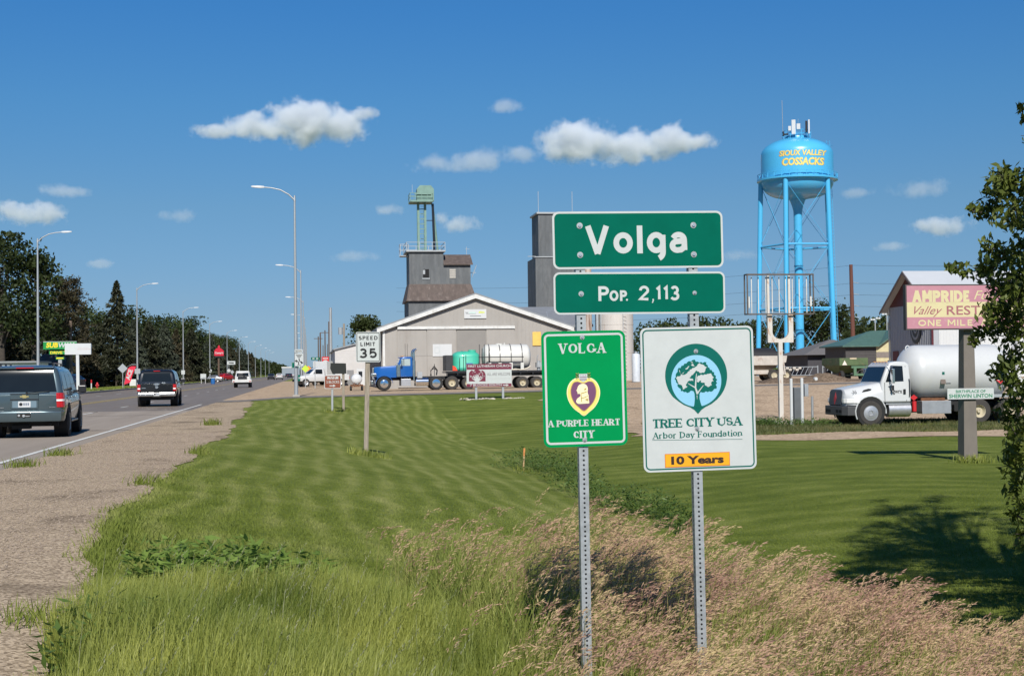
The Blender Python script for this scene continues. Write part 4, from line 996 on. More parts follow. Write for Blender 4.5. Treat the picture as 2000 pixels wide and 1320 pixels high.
mb = MB(); mb.prism([(-.75,zE-.75*k-.12),(Wd/2,zR-.10),(Wd+.75,zE-.75*k-.12),(Wd+.75,zE-.75*k+.1),(Wd/2,zR+.12),(-.75,zE-.75*k+.1)], (-.66,0,0), (0,1,0),(0,0,1),(.05,0,0)); mb.build('rake_trim', M('brown_trim', (.16,.13,.12), .6), barn)
ds = [(.6,6.9),(7.4,13.7),(15,21.3)]
for a, b in ds:
    mb = MB(); mb.box(a, b, -.04, -.002, .1, zE-1.2)
    for q in range(int((b-a)/.28)): mb.box(a+.1+q*.28, a+.16+q*.28, -.055, -.041, .1, zE-1.25)
    mb.build('garage_door', MT['white_clean'], barn)
mb = MB(); mb.box(-.06,-.035,Wd-1.9,Wd-.7,.1,2.4); mb.build('door', M('door_red', (.11,.01,.014), .5), barn)
mb = MB(); mb.box(-.1,-.04,Wd-.05,Wd+.08,0,zE-.1); mb.build('downspout', MT['white'], barn)
mb = MB(); mb.lathe([(1.05,0),(1.05,.08),(0,.08)], 28, axis='X'); mb.lathe([(.8,.081),(.8,.10),(.62,.10),(.62,.081)], 28, axis='X', m=1); mb.lathe([(.35,.081),(.35,.1),(.2,.1),(.2,.081)], 20, axis='X', m=1)
for i, v in enumerate(mb.v): mb.v[i] = (-.03-v[0], 3.0+v[1], zE-2.0+v[2]*1.2)
mb.build('round_emblem', [MT['blackp'], M('grey_emblem', (.28,.29,.3), .5)], barn)
mb = MB(); mb.bar((8,Wd/2,zR+.1),(8,Wd/2,zR+.8),.06); mb.bar((7.6,Wd/2,zR+.4),(8.4,Wd/2,zR+.4),.05); mb.build('roof_vane', MT['galvd'], barn)

# --- low buildings below the tower
p = Wg(1690, 150); zb = p.z-.1
g = thing('green_roof_building', 'low dark building with a green metal roof and a cream gable', 'building', (p.x, p.y, zb))
mb = MB(); mb.box(-2.1,3.2,0,6,0,3.2)
for k in range(9): mb.box(-2.1,1.2,-.02,-.001,.3+k*.33,.32+k*.33)
mb.build('wall', M('charcoal_siding', (.060,.055,.055), .7), g)
mb = MB(); mb.prism([(1.23,0),(3.2,0),(3.2,4.55),(1.23,3.15)], (0,-.06,0), (1,0,0),(0,0,1),(0,.05,0)); mb.build('gable_wall', M('cream_siding', (.52,.46,.27), .6), g)
mb = MB(); mb.box(1.24,3.19,-.09,-.061,2.0,2.6); mb.build('band', M('taupe', (.2,.17,.15), .7), g)
mb = MB(); mb.box(2.45,3.0,-.1,-.062,.7,1.7); mb.build('window', MT['pane'], g)
mb = MB(); mb.loft([[(-2.6,-.5,3.15),(1.35,-.5,3.15),(3.6,-.5,4.75),(3.6,6.5,3.15),(-2.6,6.5,3.15)],[(-2.6,-.5,3.28),(1.3,-.5,3.28),(3.6,-.5,4.9),(3.6,6.5,3.28),(-2.6,6.5,3.28)],[(1.7,2.9,4.85),(1.75,2.9,4.88),(3.6,2.9,4.95),(3.6,3.1,4.9),(1.7,3.1,4.85)]]); mb.build('roof', M('green_roof_metal', (.075,.145,.12), .5, .2, var=.15, col2=(.15,.22,.19), c2s=1, c2t=(.6,.8)), g)
p = Wg(1612, 160); zb = p.z-.1
g = thing('hip_roof_building', 'low charcoal building with a grey hipped roof right of the tower riser', 'building', (p.x, p.y, zb))
mb = MB(); mb.box(-2.0,5.5,0,8,0,2.5); mb.build('wall', M('charcoal_wall', (.045,.043,.05), .7), g)
mb = MB(); mb.loft([[(-2.7,-.7,2.45),(6.1,-.7,2.45),(6.1,8.7,2.45),(-2.7,8.7,2.45)],[(2.0,3.9,4.2),(2.6,3.9,4.2),(2.6,4.1,4.2),(2.0,4.1,4.2)]]); mb.build('roof', M('grey_shingle', (.12,.112,.11), .85, var=.15, vs=6), g)
mb = MB(); mb.box(.9,1.9,-.05,-.003,0,2.0); mb.build('door', M('mauve_panel', (.25,.21,.21), .7), g)
mb = MB(); mb.prism([(0,1.95),(-.8,1.8),(-.8,1.72),(0,1.85)], (.6,-.003,0), (0,1,0),(0,0,1),(2.2,0,0)); mb.build('awning', M('awning_green', (.01,.14,.07), .6), g)

# --- white building left of the tan shed
p = onY(654, 684, 152); q2 = onY(735, 664, 152); zb = gz(p.x, 152)-.1
g = thing('white_garage', 'low white building with a grey door and sloping roofline beside the tan shed', 'building', (p.x, 152, zb))
w_ = q2.x-p.x; h0 = p.z-zb; h1 = q2.z-zb
mb = MB(); mb.prism([(0,0),(w_,0),(w_,h1),(0,h0)], (0,0,0), (1,0,0),(0,0,1),(0,30,0))
for k in range(int(h1/.22)): mb.box(0, min(w_, w_), -.02, -.001, k*.22, k*.22+.02) if k*.22 < h0 else None
mb.build('wall', MT['siding'], g)
mb = MB(); mb.prism([(-.15,h0),(w_,h1+.05),(w_,h1+.2),(-.15,h0+.15)], (0,-.2,0), (1,0,0),(0,0,1),(0,30.4,0)); mb.build('roof', MT['roofgrey'], g)
mb = MB(); mb.box(1.25,1.95,-.05,-.022,.2,1.75); mb.build('garage_door', M('grey_shutter', (.2,.2,.2), .6), g)
mb = MB(); mb.box(2.25,3.1,-.06,-.022,0,1.9); o = mb.build('door', MT['white_clean'], g)
mb = MB(); mb.box(2.45,2.85,-.08,-.061,1.0,1.6); mb.build('pane', MT['pane'], o)
p = onY(0, 0, 1)
# --- buildings seen through the trees on the left and at the far end of the road
p = Wg(28, 149); g = thing('white_house', 'white house showing through the dark trees at the left edge', 'house', (p.x, p.y, p.z-.1))
mb = MB(); mb.box(-4,2.2,0,7,0,3.0); mb.build('wall', MT['white_clean'], g)
mb = MB(); mb.box(-4.3,2.5,-.3,7.3,3.0,3.18); mb.build('roof', MT['roofgrey'], g)
for x in (-3,-1,.8):
    mb = MB(); mb.box(x,x+.8,-.03,-.002,1,2.1); mb.build('window', MT['pane'], g)
p = Wg(88, 172); g = thing('grey_roof_house', 'small grey roofed house behind the green shop sign', 'house', (p.x, p.y, p.z-.1))
mb = MB(); mb.box(-1.5,2.5,0,5,0,2.9); mb.build('wall', M('grey_stucco', (.24,.24,.25), .8), g)
mb = MB(); mb.loft([[(-2.1,-.6,2.8),(3.1,-.6,2.8),(3.1,5.6,2.8),(-2.1,5.6,2.8)],[(-.4,2,4.3),(1.2,2,4.3),(1.2,3,4.3),(-.4,3,4.3)]]); mb.build('roof', M('grey_shingle', (.12,.112,.11), .85), g)
mb = MB(); mb.box(-.6,.2,-.04,-.002,.9,2.0); mb.build('window', MT['white'], g)
p = Wg(568, 1150); g = thing('far_warehouse', 'pale flat warehouse at the far end of the highway', 'building', (p.x, p.y, 0))
mb = MB(); mb.box(-7,7,0,20,0,6); mb.build('wall', M('grey_blue_wall', (.22,.26,.3), .7), g)
mb = MB(); mb.box(-7.3,7.3,-.3,20.3,6,7); mb.build('roof', MT['white'], g)
# ------------------------------------------------------------------ vehicles (local: +Y forward, origin on the ground)
def wheel(par, c, r, w_, side, rim='alum', hub=None, name='wheel', dusty=False, holes=0, dish=.03):
    x, y, z = c; mb = MB(); s = side
    ir = r*(.52 if dusty and rim == 'beige' else .60); q_ = ir/(r*.60)
    prof = [(ir, -w_/2), (r*.9, -w_/2), (r*.985, -w_*.36), (r, -w_*.2), (r, w_*.2), (r*.985, w_*.36), (r*.9, w_/2), (ir, w_/2)]
    mb.lathe(prof, 32, (x, y, z), 'X')
    o = mb.build(name, MT['tyred' if dusty else 'tyre'], par, smooth=40)
    mb = MB(); f = x+s*(w_/2-.012)
    pr = [(0, f-s*dish*.2), (r*.13, f-s*dish*.2), (r*.17, f-s*dish*1.2), (r*.42*q_, f-s*dish*1.0), (r*.5*q_, f-s*dish*.5), (r*.58*q_, f+s*.004), (r*.615*q_, f+s*.006), (r*.62*q_, f-s*.12), (0, f-s*.12)]
    mb.lathe([(a, b-x) for a, b in pr], 28, (x, y, z), 'X')
    if holes:
        for k in range(holes):
            t = 2*math.pi*k/holes
            p = Vector((f-s*dish*1.05+s*.004, y+r*.37*math.cos(t), z+r*.37*math.sin(t)))
            mb.cyl(p-Vector((.004,0,0)), p+Vector((s*.004,0,0)), r*.062, n=10, m=1)
        for k in range(10):
            t = 2*math.pi*(k+.5)/10
            p = Vector((f-s*dish*1.14, y+r*.23*math.cos(t), z+r*.23*math.sin(t)))
            mb.cyl(p, p+Vector((s*.025,0,0)), r*.025, n=6, m=0)
    mb.build('rim', [MT[rim], MT['hole']], o, smooth=35)
    return o
def rring3(x, y0, y1, z, rad, n=4):
    return [(a, (y0+y1)/2+b, z) for a, b in rrect(2*x, y1-y0, min(rad, x*.8), n)]
class Car:
    def __init__(s, par, paint): s.p = par; s.paint = paint
    def lower(s, st, name='body'):                 # st: (y, half width, z bottom, z top)
        secs = []
        for y, w_, zb, zt in st:
            half = [(0, zb), (w_*.78, zb), (w_*.95, zb+.06), (w_*.985, zb+.22), (w_, zb+(zt-zb)*.55), (w_*.985, zt-.09), (w_*.955, zt-.025), (w_*.90, zt), (0, zt+.015)]
            secs.append([(a, y, b) for a, b in half]+[(-a, y, b) for a, b in reversed(half[1:-1])])
        s.mb = MB(); s.mb.loft(secs)
    def cabin(s, lev, rad=.12):                    # lev: (z, half width, y rear, y front)
        s.lev = lev; s.mb.loft([rring3(x, a, b, z, rad) for z, x, a, b in lev])
    def body(s, name='body'):
        s.b = s.mb.build(name, s.paint, s.p, smooth=42, bevel=.012); return s.b
    def at(s, z):
        L = s.lev
        for a, b in zip(L, L[1:]):
            if a[0] <= z <= b[0]:
                t = (z-a[0])/(b[0]-a[0]); return [a[i]+(b[i]-a[i])*t for i in (1, 2, 3)]
        return list(L[-1][1:])
    def side(s, sd, y0, y1, z0, z1, y0t=None, y1t=None, k=5, off=.006, name='side_window', mat='glass'):
        y0t = y0 if y0t is None else y0t; y1t = y1 if y1t is None else y1t
        mb = MB(); vs = []
        for i in range(k+1):
            t = i/k; z = z0+(z1-z0)*t; x = sd*(s.at(z)[0]+off)
            vs += [(x, y0+(y0t-y0)*t, z), (x, y1+(y1t-y1)*t, z)]
        mb.add(vs, [(2*i, 2*i+1, 2*i+3, 2*i+2) for i in range(k)]); return mb.build(name, MT[mat], s.p, smooth=60)
    def rear(s, w0, w1, z0, z1, k=5, off=.006, name='rear_window', mat='glass', rear=True, side=None):
        mb = MB(); vs = []
        for i in range(k+1):
            t = i/k; z = z0+(z1-z0)*t; q = s.at(z); y = q[1]-off if rear else q[2]+off; w_ = w0+(w1-w0)*t
            vs += [(-w_, y, z), (w_, y, z)]
        mb.add(vs, [(2*i, 2*i+1, 2*i+3, 2*i+2) for i in range(k)]); return mb.build(name, MT[mat], s.p, smooth=60)
def arches(par, spots, half, r):
    for y in spots:
        for sd in (-1, 1):
            mb = MB(); mb.cyl((sd*(half-.35), y, r+.03), (sd*(half+.004), y, r+.03), r+.085, n=28); mb.build('wheel_well', MT['dark'], par)
def plate(par, y, z, w_=.31, h_=.155, x=0, txt='0GC218'):
    mb = MB(); mb.prism(rrect(w_, h_, .015), (x, y, z), (1,0,0), (0,0,1), (0,-.006,0), 0)
    fr = (Vector((x, y-.0065, z)), Vector((1,0,0)), Vector((0,0,1)), Vector((0,-1,0)))
    mb.prism(arc(-w_*.28, 0, .045, .045, 0, 360, 12)[:-1], fr[0], fr[1], fr[2], fr[3]*.0006, 1)
    for k in range(3): mb.flat(([(-w_*.08+k*.052, -.03), (-w_*.08+k*.052+.035, -.03), (-w_*.08+k*.052+.035, .035), (-w_*.08+k*.052, .035)], [(0,1,2,3)]), fr, .0008, 2)
    mb.build('license_plate', [MT['white_clean'], MT['blackp'], M('plate_ink', (.12,.15,.2), .5)], par)

def make_suv():
    t = thing('sport_utility_vehicle', 'large grey blue sport utility vehicle seen from behind, cut off by the left edge', 'car', (0,0,0))
    paint = M('slate_blue_metallic', (.080,.115,.130), .28, .5, var=.05, vs=1.5, coat=.8)
    c = Car(t, paint)
    c.lower([(.06,.90,.60,1.12),(.10,.955,.48,1.14),(.22,.985,.42,1.15),(.5,1.0,.40,1.15),(1.4,1.005,.36,1.15),(3.6,1.005,.36,1.15),(3.95,1.0,.36,1.13),(4.6,.985,.40,1.09),(4.95,.93,.48,1.02),(5.08,.84,.55,.92)])
    c.cabin([(1.10,.965,.065,3.98),(1.18,.955,.075,3.86),(1.32,.93,.10,3.68),(1.5,.895,.14,3.45),(1.68,.85,.19,3.18),(1.79,.80,.235,2.98),(1.855,.72,.30,2.8),(1.885,.60,.42,2.6),(1.90,.3,.7,2.3)], .13)
    b = c.body()
    c.rear(.80, .70, 1.20, 1.765)
    for sd in (-1, 1):
        c.side(sd, .36, 1.25, 1.22, 1.73, .50, 1.24); c.side(sd, 1.33, 2.28, 1.22, 1.74, 1.32, 2.26); c.side(sd, 2.36, 3.42, 1.22, 1.74, 2.34, 2.92)
        mb = MB(); mb.obox((sd*1.14, 3.25, 1.24), (.22,.10,.20)); mb.bar((sd*.95,3.28,1.18),(sd*1.08,3.26,1.2),.05)
        mb.build('mirror', MT['blackp'], t, bevel=.03)
        # tail light: three stacked lenses wrapping the corner
        mb = MB()
        for z0, z1, m_ in ((.80,.955,0), (.955,1.005,1), (1.005,1.17,0)):
            xs_ = [(.80,.052),(.93,.052),(.972,.10),(.995,.22)]
            vs = []
            for z in (z0, z1):
                for x, y in xs_:
                    tp = 1-.02*(z-.8)/.37; vs.append((sd*(x+.006)*tp, y-.008+.02*max(0, z-1.0), z))
            mb.add(vs, [(0,1,5,4),(1,2,6,5),(2,3,7,6)], m_)
        mb.build('tail_light', [MT['redl'], MT['cleal']], t, smooth=50)
        for y in (1.15, 4.12): wheel(t, (sd*.89, y, .395), .395, .27, sd)
        mb = MB(); mb.bar((sd*.66,.5,1.945),(sd*.66,2.5,1.945),.04,.03)
        for y in (.6,1.5,2.4): mb.box(sd*.66-.02, sd*.66+.02, y-.06, y+.06, 1.88, 1.94)
        mb.build('roof_rail', MT['blackp'], t)
        mb = MB(); mb.obox((sd*1.0, 2.3, .40), (.07,1.7,.05)); mb.build('running_board', MT['blackp'], t, bevel=.015)
        for y in (1.75,2.75):
            mb = MB(); mb.obox((sd*1.015, y, 1.04), (.03,.2,.035)); mb.build('door_handle', paint, t, bevel=.01)
    arches(t, (1.15, 4.12), 1.005, .395)
    mb = MB(); mb.loft([[(-.96,.10,z0),(-.90,.0,z0),(-.5,-.05,z0),(.5,-.05,z0),(.90,.0,z0),(.96,.10,z0),(.96,.35,z0),(-.96,.35,z0)] for z0 in (.44,)]+[[(-.985,.12,z),(-.92,-.02,z),(-.5,-.075,z),(.5,-.075,z),(.92,-.02,z),(.985,.12,z),(.985,.40,z),(-.985,.40,z)] for z in (.52,.66,.69)]+[[(-.95,.12,.715),(-.88,.0,.715),(-.5,-.04,.715),(.5,-.04,.715),(.88,.0,.715),(.95,.12,.715),(.95,.35,.715),(-.95,.35,.715)]])
    mb.build('bumper', paint, t, smooth=50)
    mb = MB(); mb.box(-.17,.17,-.081,-.07,.545,.655); bp = mb.build('hitch_recess', MT['dark'], t)
    mb = MB(); mb.cyl((0,-.12,.59),(0,-.05,.59),.035,n=10); mb.cyl((-.12,-.095,.6),(-.12,-.08,.6),.03,n=10); mb.bar((.04,-.09,.58),(.15,-.09,.58),.02); mb.build('tow_hitch', MT['galv'], t)
    mb = MB(); mb.prism(rrect(.70,.40,.05), (0,.058,.965), (1,0,0),(0,0,1),(0,-.016,0)); mb.build('plate_surround', paint, t, bevel=.01)
    mb = MB(); mb.prism(rrect(.60,.17,.02), (0,.0415,.885), (1,0,0),(0,0,1),(0,-.003,0)); mb.build('plate_recess', M('recess_paint', (.16,.23,.27), .4, .3), t)
    mb = MB(); mb.box(-.35,.35,.026,.042,1.0,1.02); mb.box(-.36,.36,.024,.04,1.15,1.165); mb.build('trim_strip', MT['blackp'], t)
    plate(t, .037, .885)
    mb = MB()                                    # gold bow tie badge
    mb.prism([(-.10,-.018),(-.04,-.018),(-.045,-.04),(.055,-.04),(.05,-.018),(.115,-.018),(.10,.018),(.04,.018),(.045,.04),(-.055,.04),(-.05,.018),(-.115,.018)], (0,.040,1.085), (1,0,0),(0,0,1),(0,-.012,0))
    mb.build('badge', M('gold_badge', (.75,.6,.25), .25, .8), t)
    mb = MB()
    for k in range(8): mb.box(-.78+k*.034,-.754+k*.034,.044,.049,.79,.812)
    for k in range(5): mb.box(.62+k*.03,.643+k*.03,.044,.049,.79,.808)
    mb.build('badge_strip', MT['chrome'], t)
    mb = MB(); mb.bar((.06,.02,1.175),(.62,.04,1.215),.02,.015); mb.cyl((.06,.06,1.175),(.06,.0,1.175),.025,n=10); mb.build('wiper', MT['dark'], t)
    mb = MB(); mb.loft([[(-.72,.20,1.80),(.72,.20,1.80),(.72,.15,1.815),(-.72,.15,1.815)],[(-.66,.42,1.89),(.66,.42,1.89),(.68,.17,1.845),(-.68,.17,1.845)]]); mb.build('roof_spoiler', paint, t, bevel=.01)
    mb = MB(); mb.box(-.22,.22,.143,.16,1.815,1.84); mb.build('brake_light', MT['redl'], t)
    mb = MB(); mb.box(-.8,.8,.35,4.8,.30,.44); mb.cyl((.62,.15,.36),(.62,.9,.36),.035,n=10); mb.box(-.35,.1,.28,.7,.24,.34); mb.build('underbody', MT['dark'], t)
    return t
def make_pickup_cap():
    t = thing('pickup_truck', 'black pickup truck with a matching bed cap and silver bumper, ahead in the right lane', 'car', (0,0,0))
    paint = M('black_car_paint', (.008,.009,.011), .2, .2, var=.05, coat=.8)
    c = Car(t, paint)
    c.lower([(.10,.92,.55,1.16),(.16,.955,.50,1.19),(.4,.97,.48,1.2),(1.5,.985,.44,1.2),(4.0,.985,.44,1.2),(4.3,.98,.44,1.19),(5.0,.96,.5,1.14),(5.4,.90,.55,1.05),(5.5,.8,.6,.95)])
    c.cabin([(1.15,.945,.10,4.35),(1.25,.935,.115,4.2),(1.45,.90,.16,3.9),(1.65,.855,.215,3.6),(1.78,.80,.26,3.38),(1.85,.70,.34,3.2),(1.88,.5,.5,3.0)], .10)
    c.body()
    c.rear(.74, .655, 1.27, 1.74)
    for sd in (-1, 1):
        c.side(sd, .35, 1.75, 1.28, 1.70, .45, 1.72); c.side(sd, 2.1, 2.75, 1.28, 1.72); c.side(sd, 2.82, 3.85, 1.28, 1.72, 2.8, 3.35)
        mb = MB(); mb.obox((sd*1.13,3.65,1.30),(.24,.12,.22)); mb.bar((sd*.95,3.65,1.22),(sd*1.08,3.65,1.26),.05); mb.build('mirror', MT['blackp'], t, bevel=.03)
        mb = MB(); xs_ = [(.80,.10),(.93,.10),(.965,.14),(.978,.27)]; vs = [(sd*(x+.008), y-.012, z) for z in (.80,1.13) for x, y in xs_]
        mb.add(vs, [(0,1,5,4),(1,2,6,5),(2,3,7,6)]); vs = [(sd*(x+.011), y-.015, z) for z in (.88,.95) for x, y in xs_[:2]]; mb.add(vs, [(0,1,3,2)], 1)
        mb.build('tail_light', [MT['redl'], MT['cleal']], t)
        for y in (1.25, 4.6): wheel(t, (sd*.87,y,.39), .39, .27, sd)
        for y in (2.2,3.0):
            mb = MB(); mb.obox((sd*.995,y,1.08),(.03,.2,.035)); mb.build('door_handle', MT['blackp'], t)
    arches(t, (1.25, 4.6), .985, .39)
    mb = MB(); mb.obox((0,.03,.62),(1.86,.16,.19)); mb.build('bumper', MT['chrome'], t, bevel=.04)
    mb = MB(); mb.box(-.36,.36,-.055,-.03,.55,.56+.0); mb.box(-.2,.2,-.03,.06,.48,.56); mb.build('tow_hitch', MT['dark'], t)
    plate(t, -.052, .63, .29, .15)
    mb = MB(); mb.lathe([(0,-.03),(.075,-.03),(.085,-.015),(.085,0)], 20, (0,.085,.985), 'Y'); mb.build('badge', MT['chrome'], t)
    mb = MB(); mb.prism(arc(0,0,.14,.06,0,360,20)[:-1], (0,.088,1.14), (1,0,0),(0,0,1),(0,-.02,0)); mb.prism(arc(.35,0,.10,.035,0,360,16)[:-1], (0,.088,1.2), (1,0,0),(0,0,1),(0,-.02,0)); mb.build('tailgate_handle', MT['chrome'], t)
    mb = MB(); mb.box(-.74,-.54,.08,.086,.93,.965); mb.build('badge_strip', MT['chrome'], t)
    mb = MB(); mb.box(-.16,.16,.20,.25,1.79,1.825); mb.build('brake_light', MT['redl'], t)
    mb = MB(); mb.box(-.8,.8,.2,5.2,.34,.5); mb.build('underbody', MT['dark'], t)
    mb = MB()
    for y in (.7,1.7): mb.bar((-.72,y,1.93),(.72,y,1.93),.05,.03)
    for x in (-.66,.66): mb.bar((x,.5,1.90),(x,1.9,1.90),.03,.04)
    mb.build('roof_rack', MT['blackp'], t)
    return t
def make_work_pickup():
    t = thing('flatbed_pickup', 'white work pickup with a wide flat bed carrying dark equipment, far up the lane', 'car', (0,0,0))
    paint = MT['white_clean']; c = Car(t, paint)
    c.lower([(2.2,.9,.6,1.2),(2.3,.93,.5,1.22),(3.5,.95,.48,1.22),(4.1,.95,.48,1.2),(5.0,.92,.5,1.12),(5.4,.85,.6,1.0)])
    c.cabin([(1.18,.92,2.22,4.3),(1.5,.86,2.28,3.9),(1.8,.78,2.35,3.5),(1.92,.6,2.5,3.2)], .1)
    c.body('cab')
    c.rear(.72,.66,1.3,1.75)
    for sd in (-1,1):
        c.side(sd, 2.5, 3.6, 1.3, 1.72, 2.5, 3.4)
        for y in (1.0,4.6): wheel(t, (sd*.85,y,.38), .38, .27, sd)
        mb = MB(); mb.obox((sd*1.12,3.7,1.32),(.2,.1,.22)); mb.build('mirror', MT['blackp'], t)
        mb = MB(); mb.obox((sd*.95,-.03,.73),(.18,.02,.09)); mb.build('tail_light', MT['redl'], t)
    mb = MB(); mb.box(-1.12,1.12,0,2.15,.82,.95); mb.box(-1.12,1.12,-.02,.04,.62,.80); mb.build('flat_bed', MT['white'], t, bevel=.01)
    mb = MB(); mb.box(-.5,.55,.3,1.7,.95,1.35); mb.cyl((-.3,.6,1.35),(-.3,1.5,1.35),.18,n=12); mb.cyl((.25,.35,1.2),(.25,.35,1.75),.09,n=10); mb.box(-.45,.1,.4,.9,1.2,1.6); mb.build('equipment', MT['blackp'], t, bevel=.02)
    mb = MB(); mb.bar((-.75,2.0,.95),(-.75,2.0,1.95),.06); mb.bar((.75,2.0,.95),(.75,2.0,1.95),.06); mb.bar((-.78,2.0,1.95),(.78,2.0,1.95),.06); mb.build('headache_rack', MT['white'], t)
    mb = MB(); mb.box(-.7,.7,.2,5.1,.4,.82); mb.build('underbody', MT['dark'], t)
    return t
def make_sedan(paint, label, suv=False, group='distant cars on the highway'):
    t = thing('passenger_car', label, 'car', (0,0,0), group=group)
    k = .22 if suv else 0
    c = Car(t, paint)
    c.lower([(.05,.78,.4,.92+k),(.15,.86,.3,.98+k),(1.2,.9,.28,.98+k),(3.4,.9,.28,.95+k),(4.4,.84,.35,.85+k),(4.6,.7,.42,.75+k)])
    r_ = .25 if suv else .75
    c.cabin([(.93+k,.84,r_-.1,3.5),(1.15+k,.76,r_+.1,3.0),(1.35+k,.66,r_+.45,2.5),(1.42+k,.5,r_+.7,2.2)], .1)
    c.body(); c.rear(.62,.55,1.02+k,1.3+k); c.rear(.64,.56,1.02+k,1.3+k, name='windshield', rear=False)
    for sd in (-1,1):
        c.side(sd, r_+.5, 2.9, 1.02+k, 1.28+k, r_+.7, 2.5)
        for y in (.9,3.6): wheel(t, (sd*.8,y,.32), .32, .2, sd)
        mb = MB(); mb.obox((sd*.68,.06,.8+k),(.26,.06,.14)); mb.build('tail_light', MT['redl'], t)
        mb = MB(); mb.obox((sd*.62,4.5,.72+k),(.28,.14,.12)); mb.build('headlight', MT['cleal'], t)
    mb = MB(); mb.obox((0,.06,.48),(1.5,.12,.16)); mb.build('bumper', MT['blackp'], t)
    mb = MB(); mb.box(-.7,.7,.2,4.4,.2,.4); mb.build('underbody', MT['dark'], t)
    return t
def make_van(label, txt):
    t = thing('delivery_van', label, 'van', (0,0,0))
    c = Car(t, MT['white_clean'])
    c.lower([(.05,.9,.42,1.1),(.15,.95,.36,1.12),(3.2,.97,.36,1.1),(4.6,.9,.42,1.0),(4.9,.7,.5,.85)])
    c.cabin([(1.06,.94,.06,3.9),(1.5,.88,.10,3.3),(1.85,.78,.16,2.8),(1.95,.6,.3,2.5)], .12)
    c.body()
    for sd in (-1,1):
        for y in (.9,3.9): wheel(t, (sd*.85,y,.34), .34, .24, sd)
        mb = MB(); mb.obox((sd*.9,.06,.9),(.1,.06,.3)); mb.build('tail_light', MT['redl'], t)
        c.side(sd, 2.2, 3.2, 1.2, 1.65, 2.2, 2.8)
    mb = MB(); mb.obox((0,.02,.5),(1.9,.16,.22)); mb.build('bumper', M('grey_bumper', (.2,.2,.2), .6), t, bevel=.03)
    mb = MB(); mb.flat(text2d(txt, .85, .34, off=.03, shear=.2), (Vector((0,.045,1.35)), Vector((1,0,0)), Vector((0,.08,1)).normalized(), Vector((0,-1,.08))), .004); mb.build('lettering', MT['red'], t, fix=False)
    return t
def tankprof(L_, r, dome, n=8):
    p = [(r*math.sin(math.pi/2*i/n), -L_/2+dome*(1-math.cos(math.pi/2*i/n))) for i in range(n+1)]
    return p+[(a, -b) for a, b in reversed(p)]

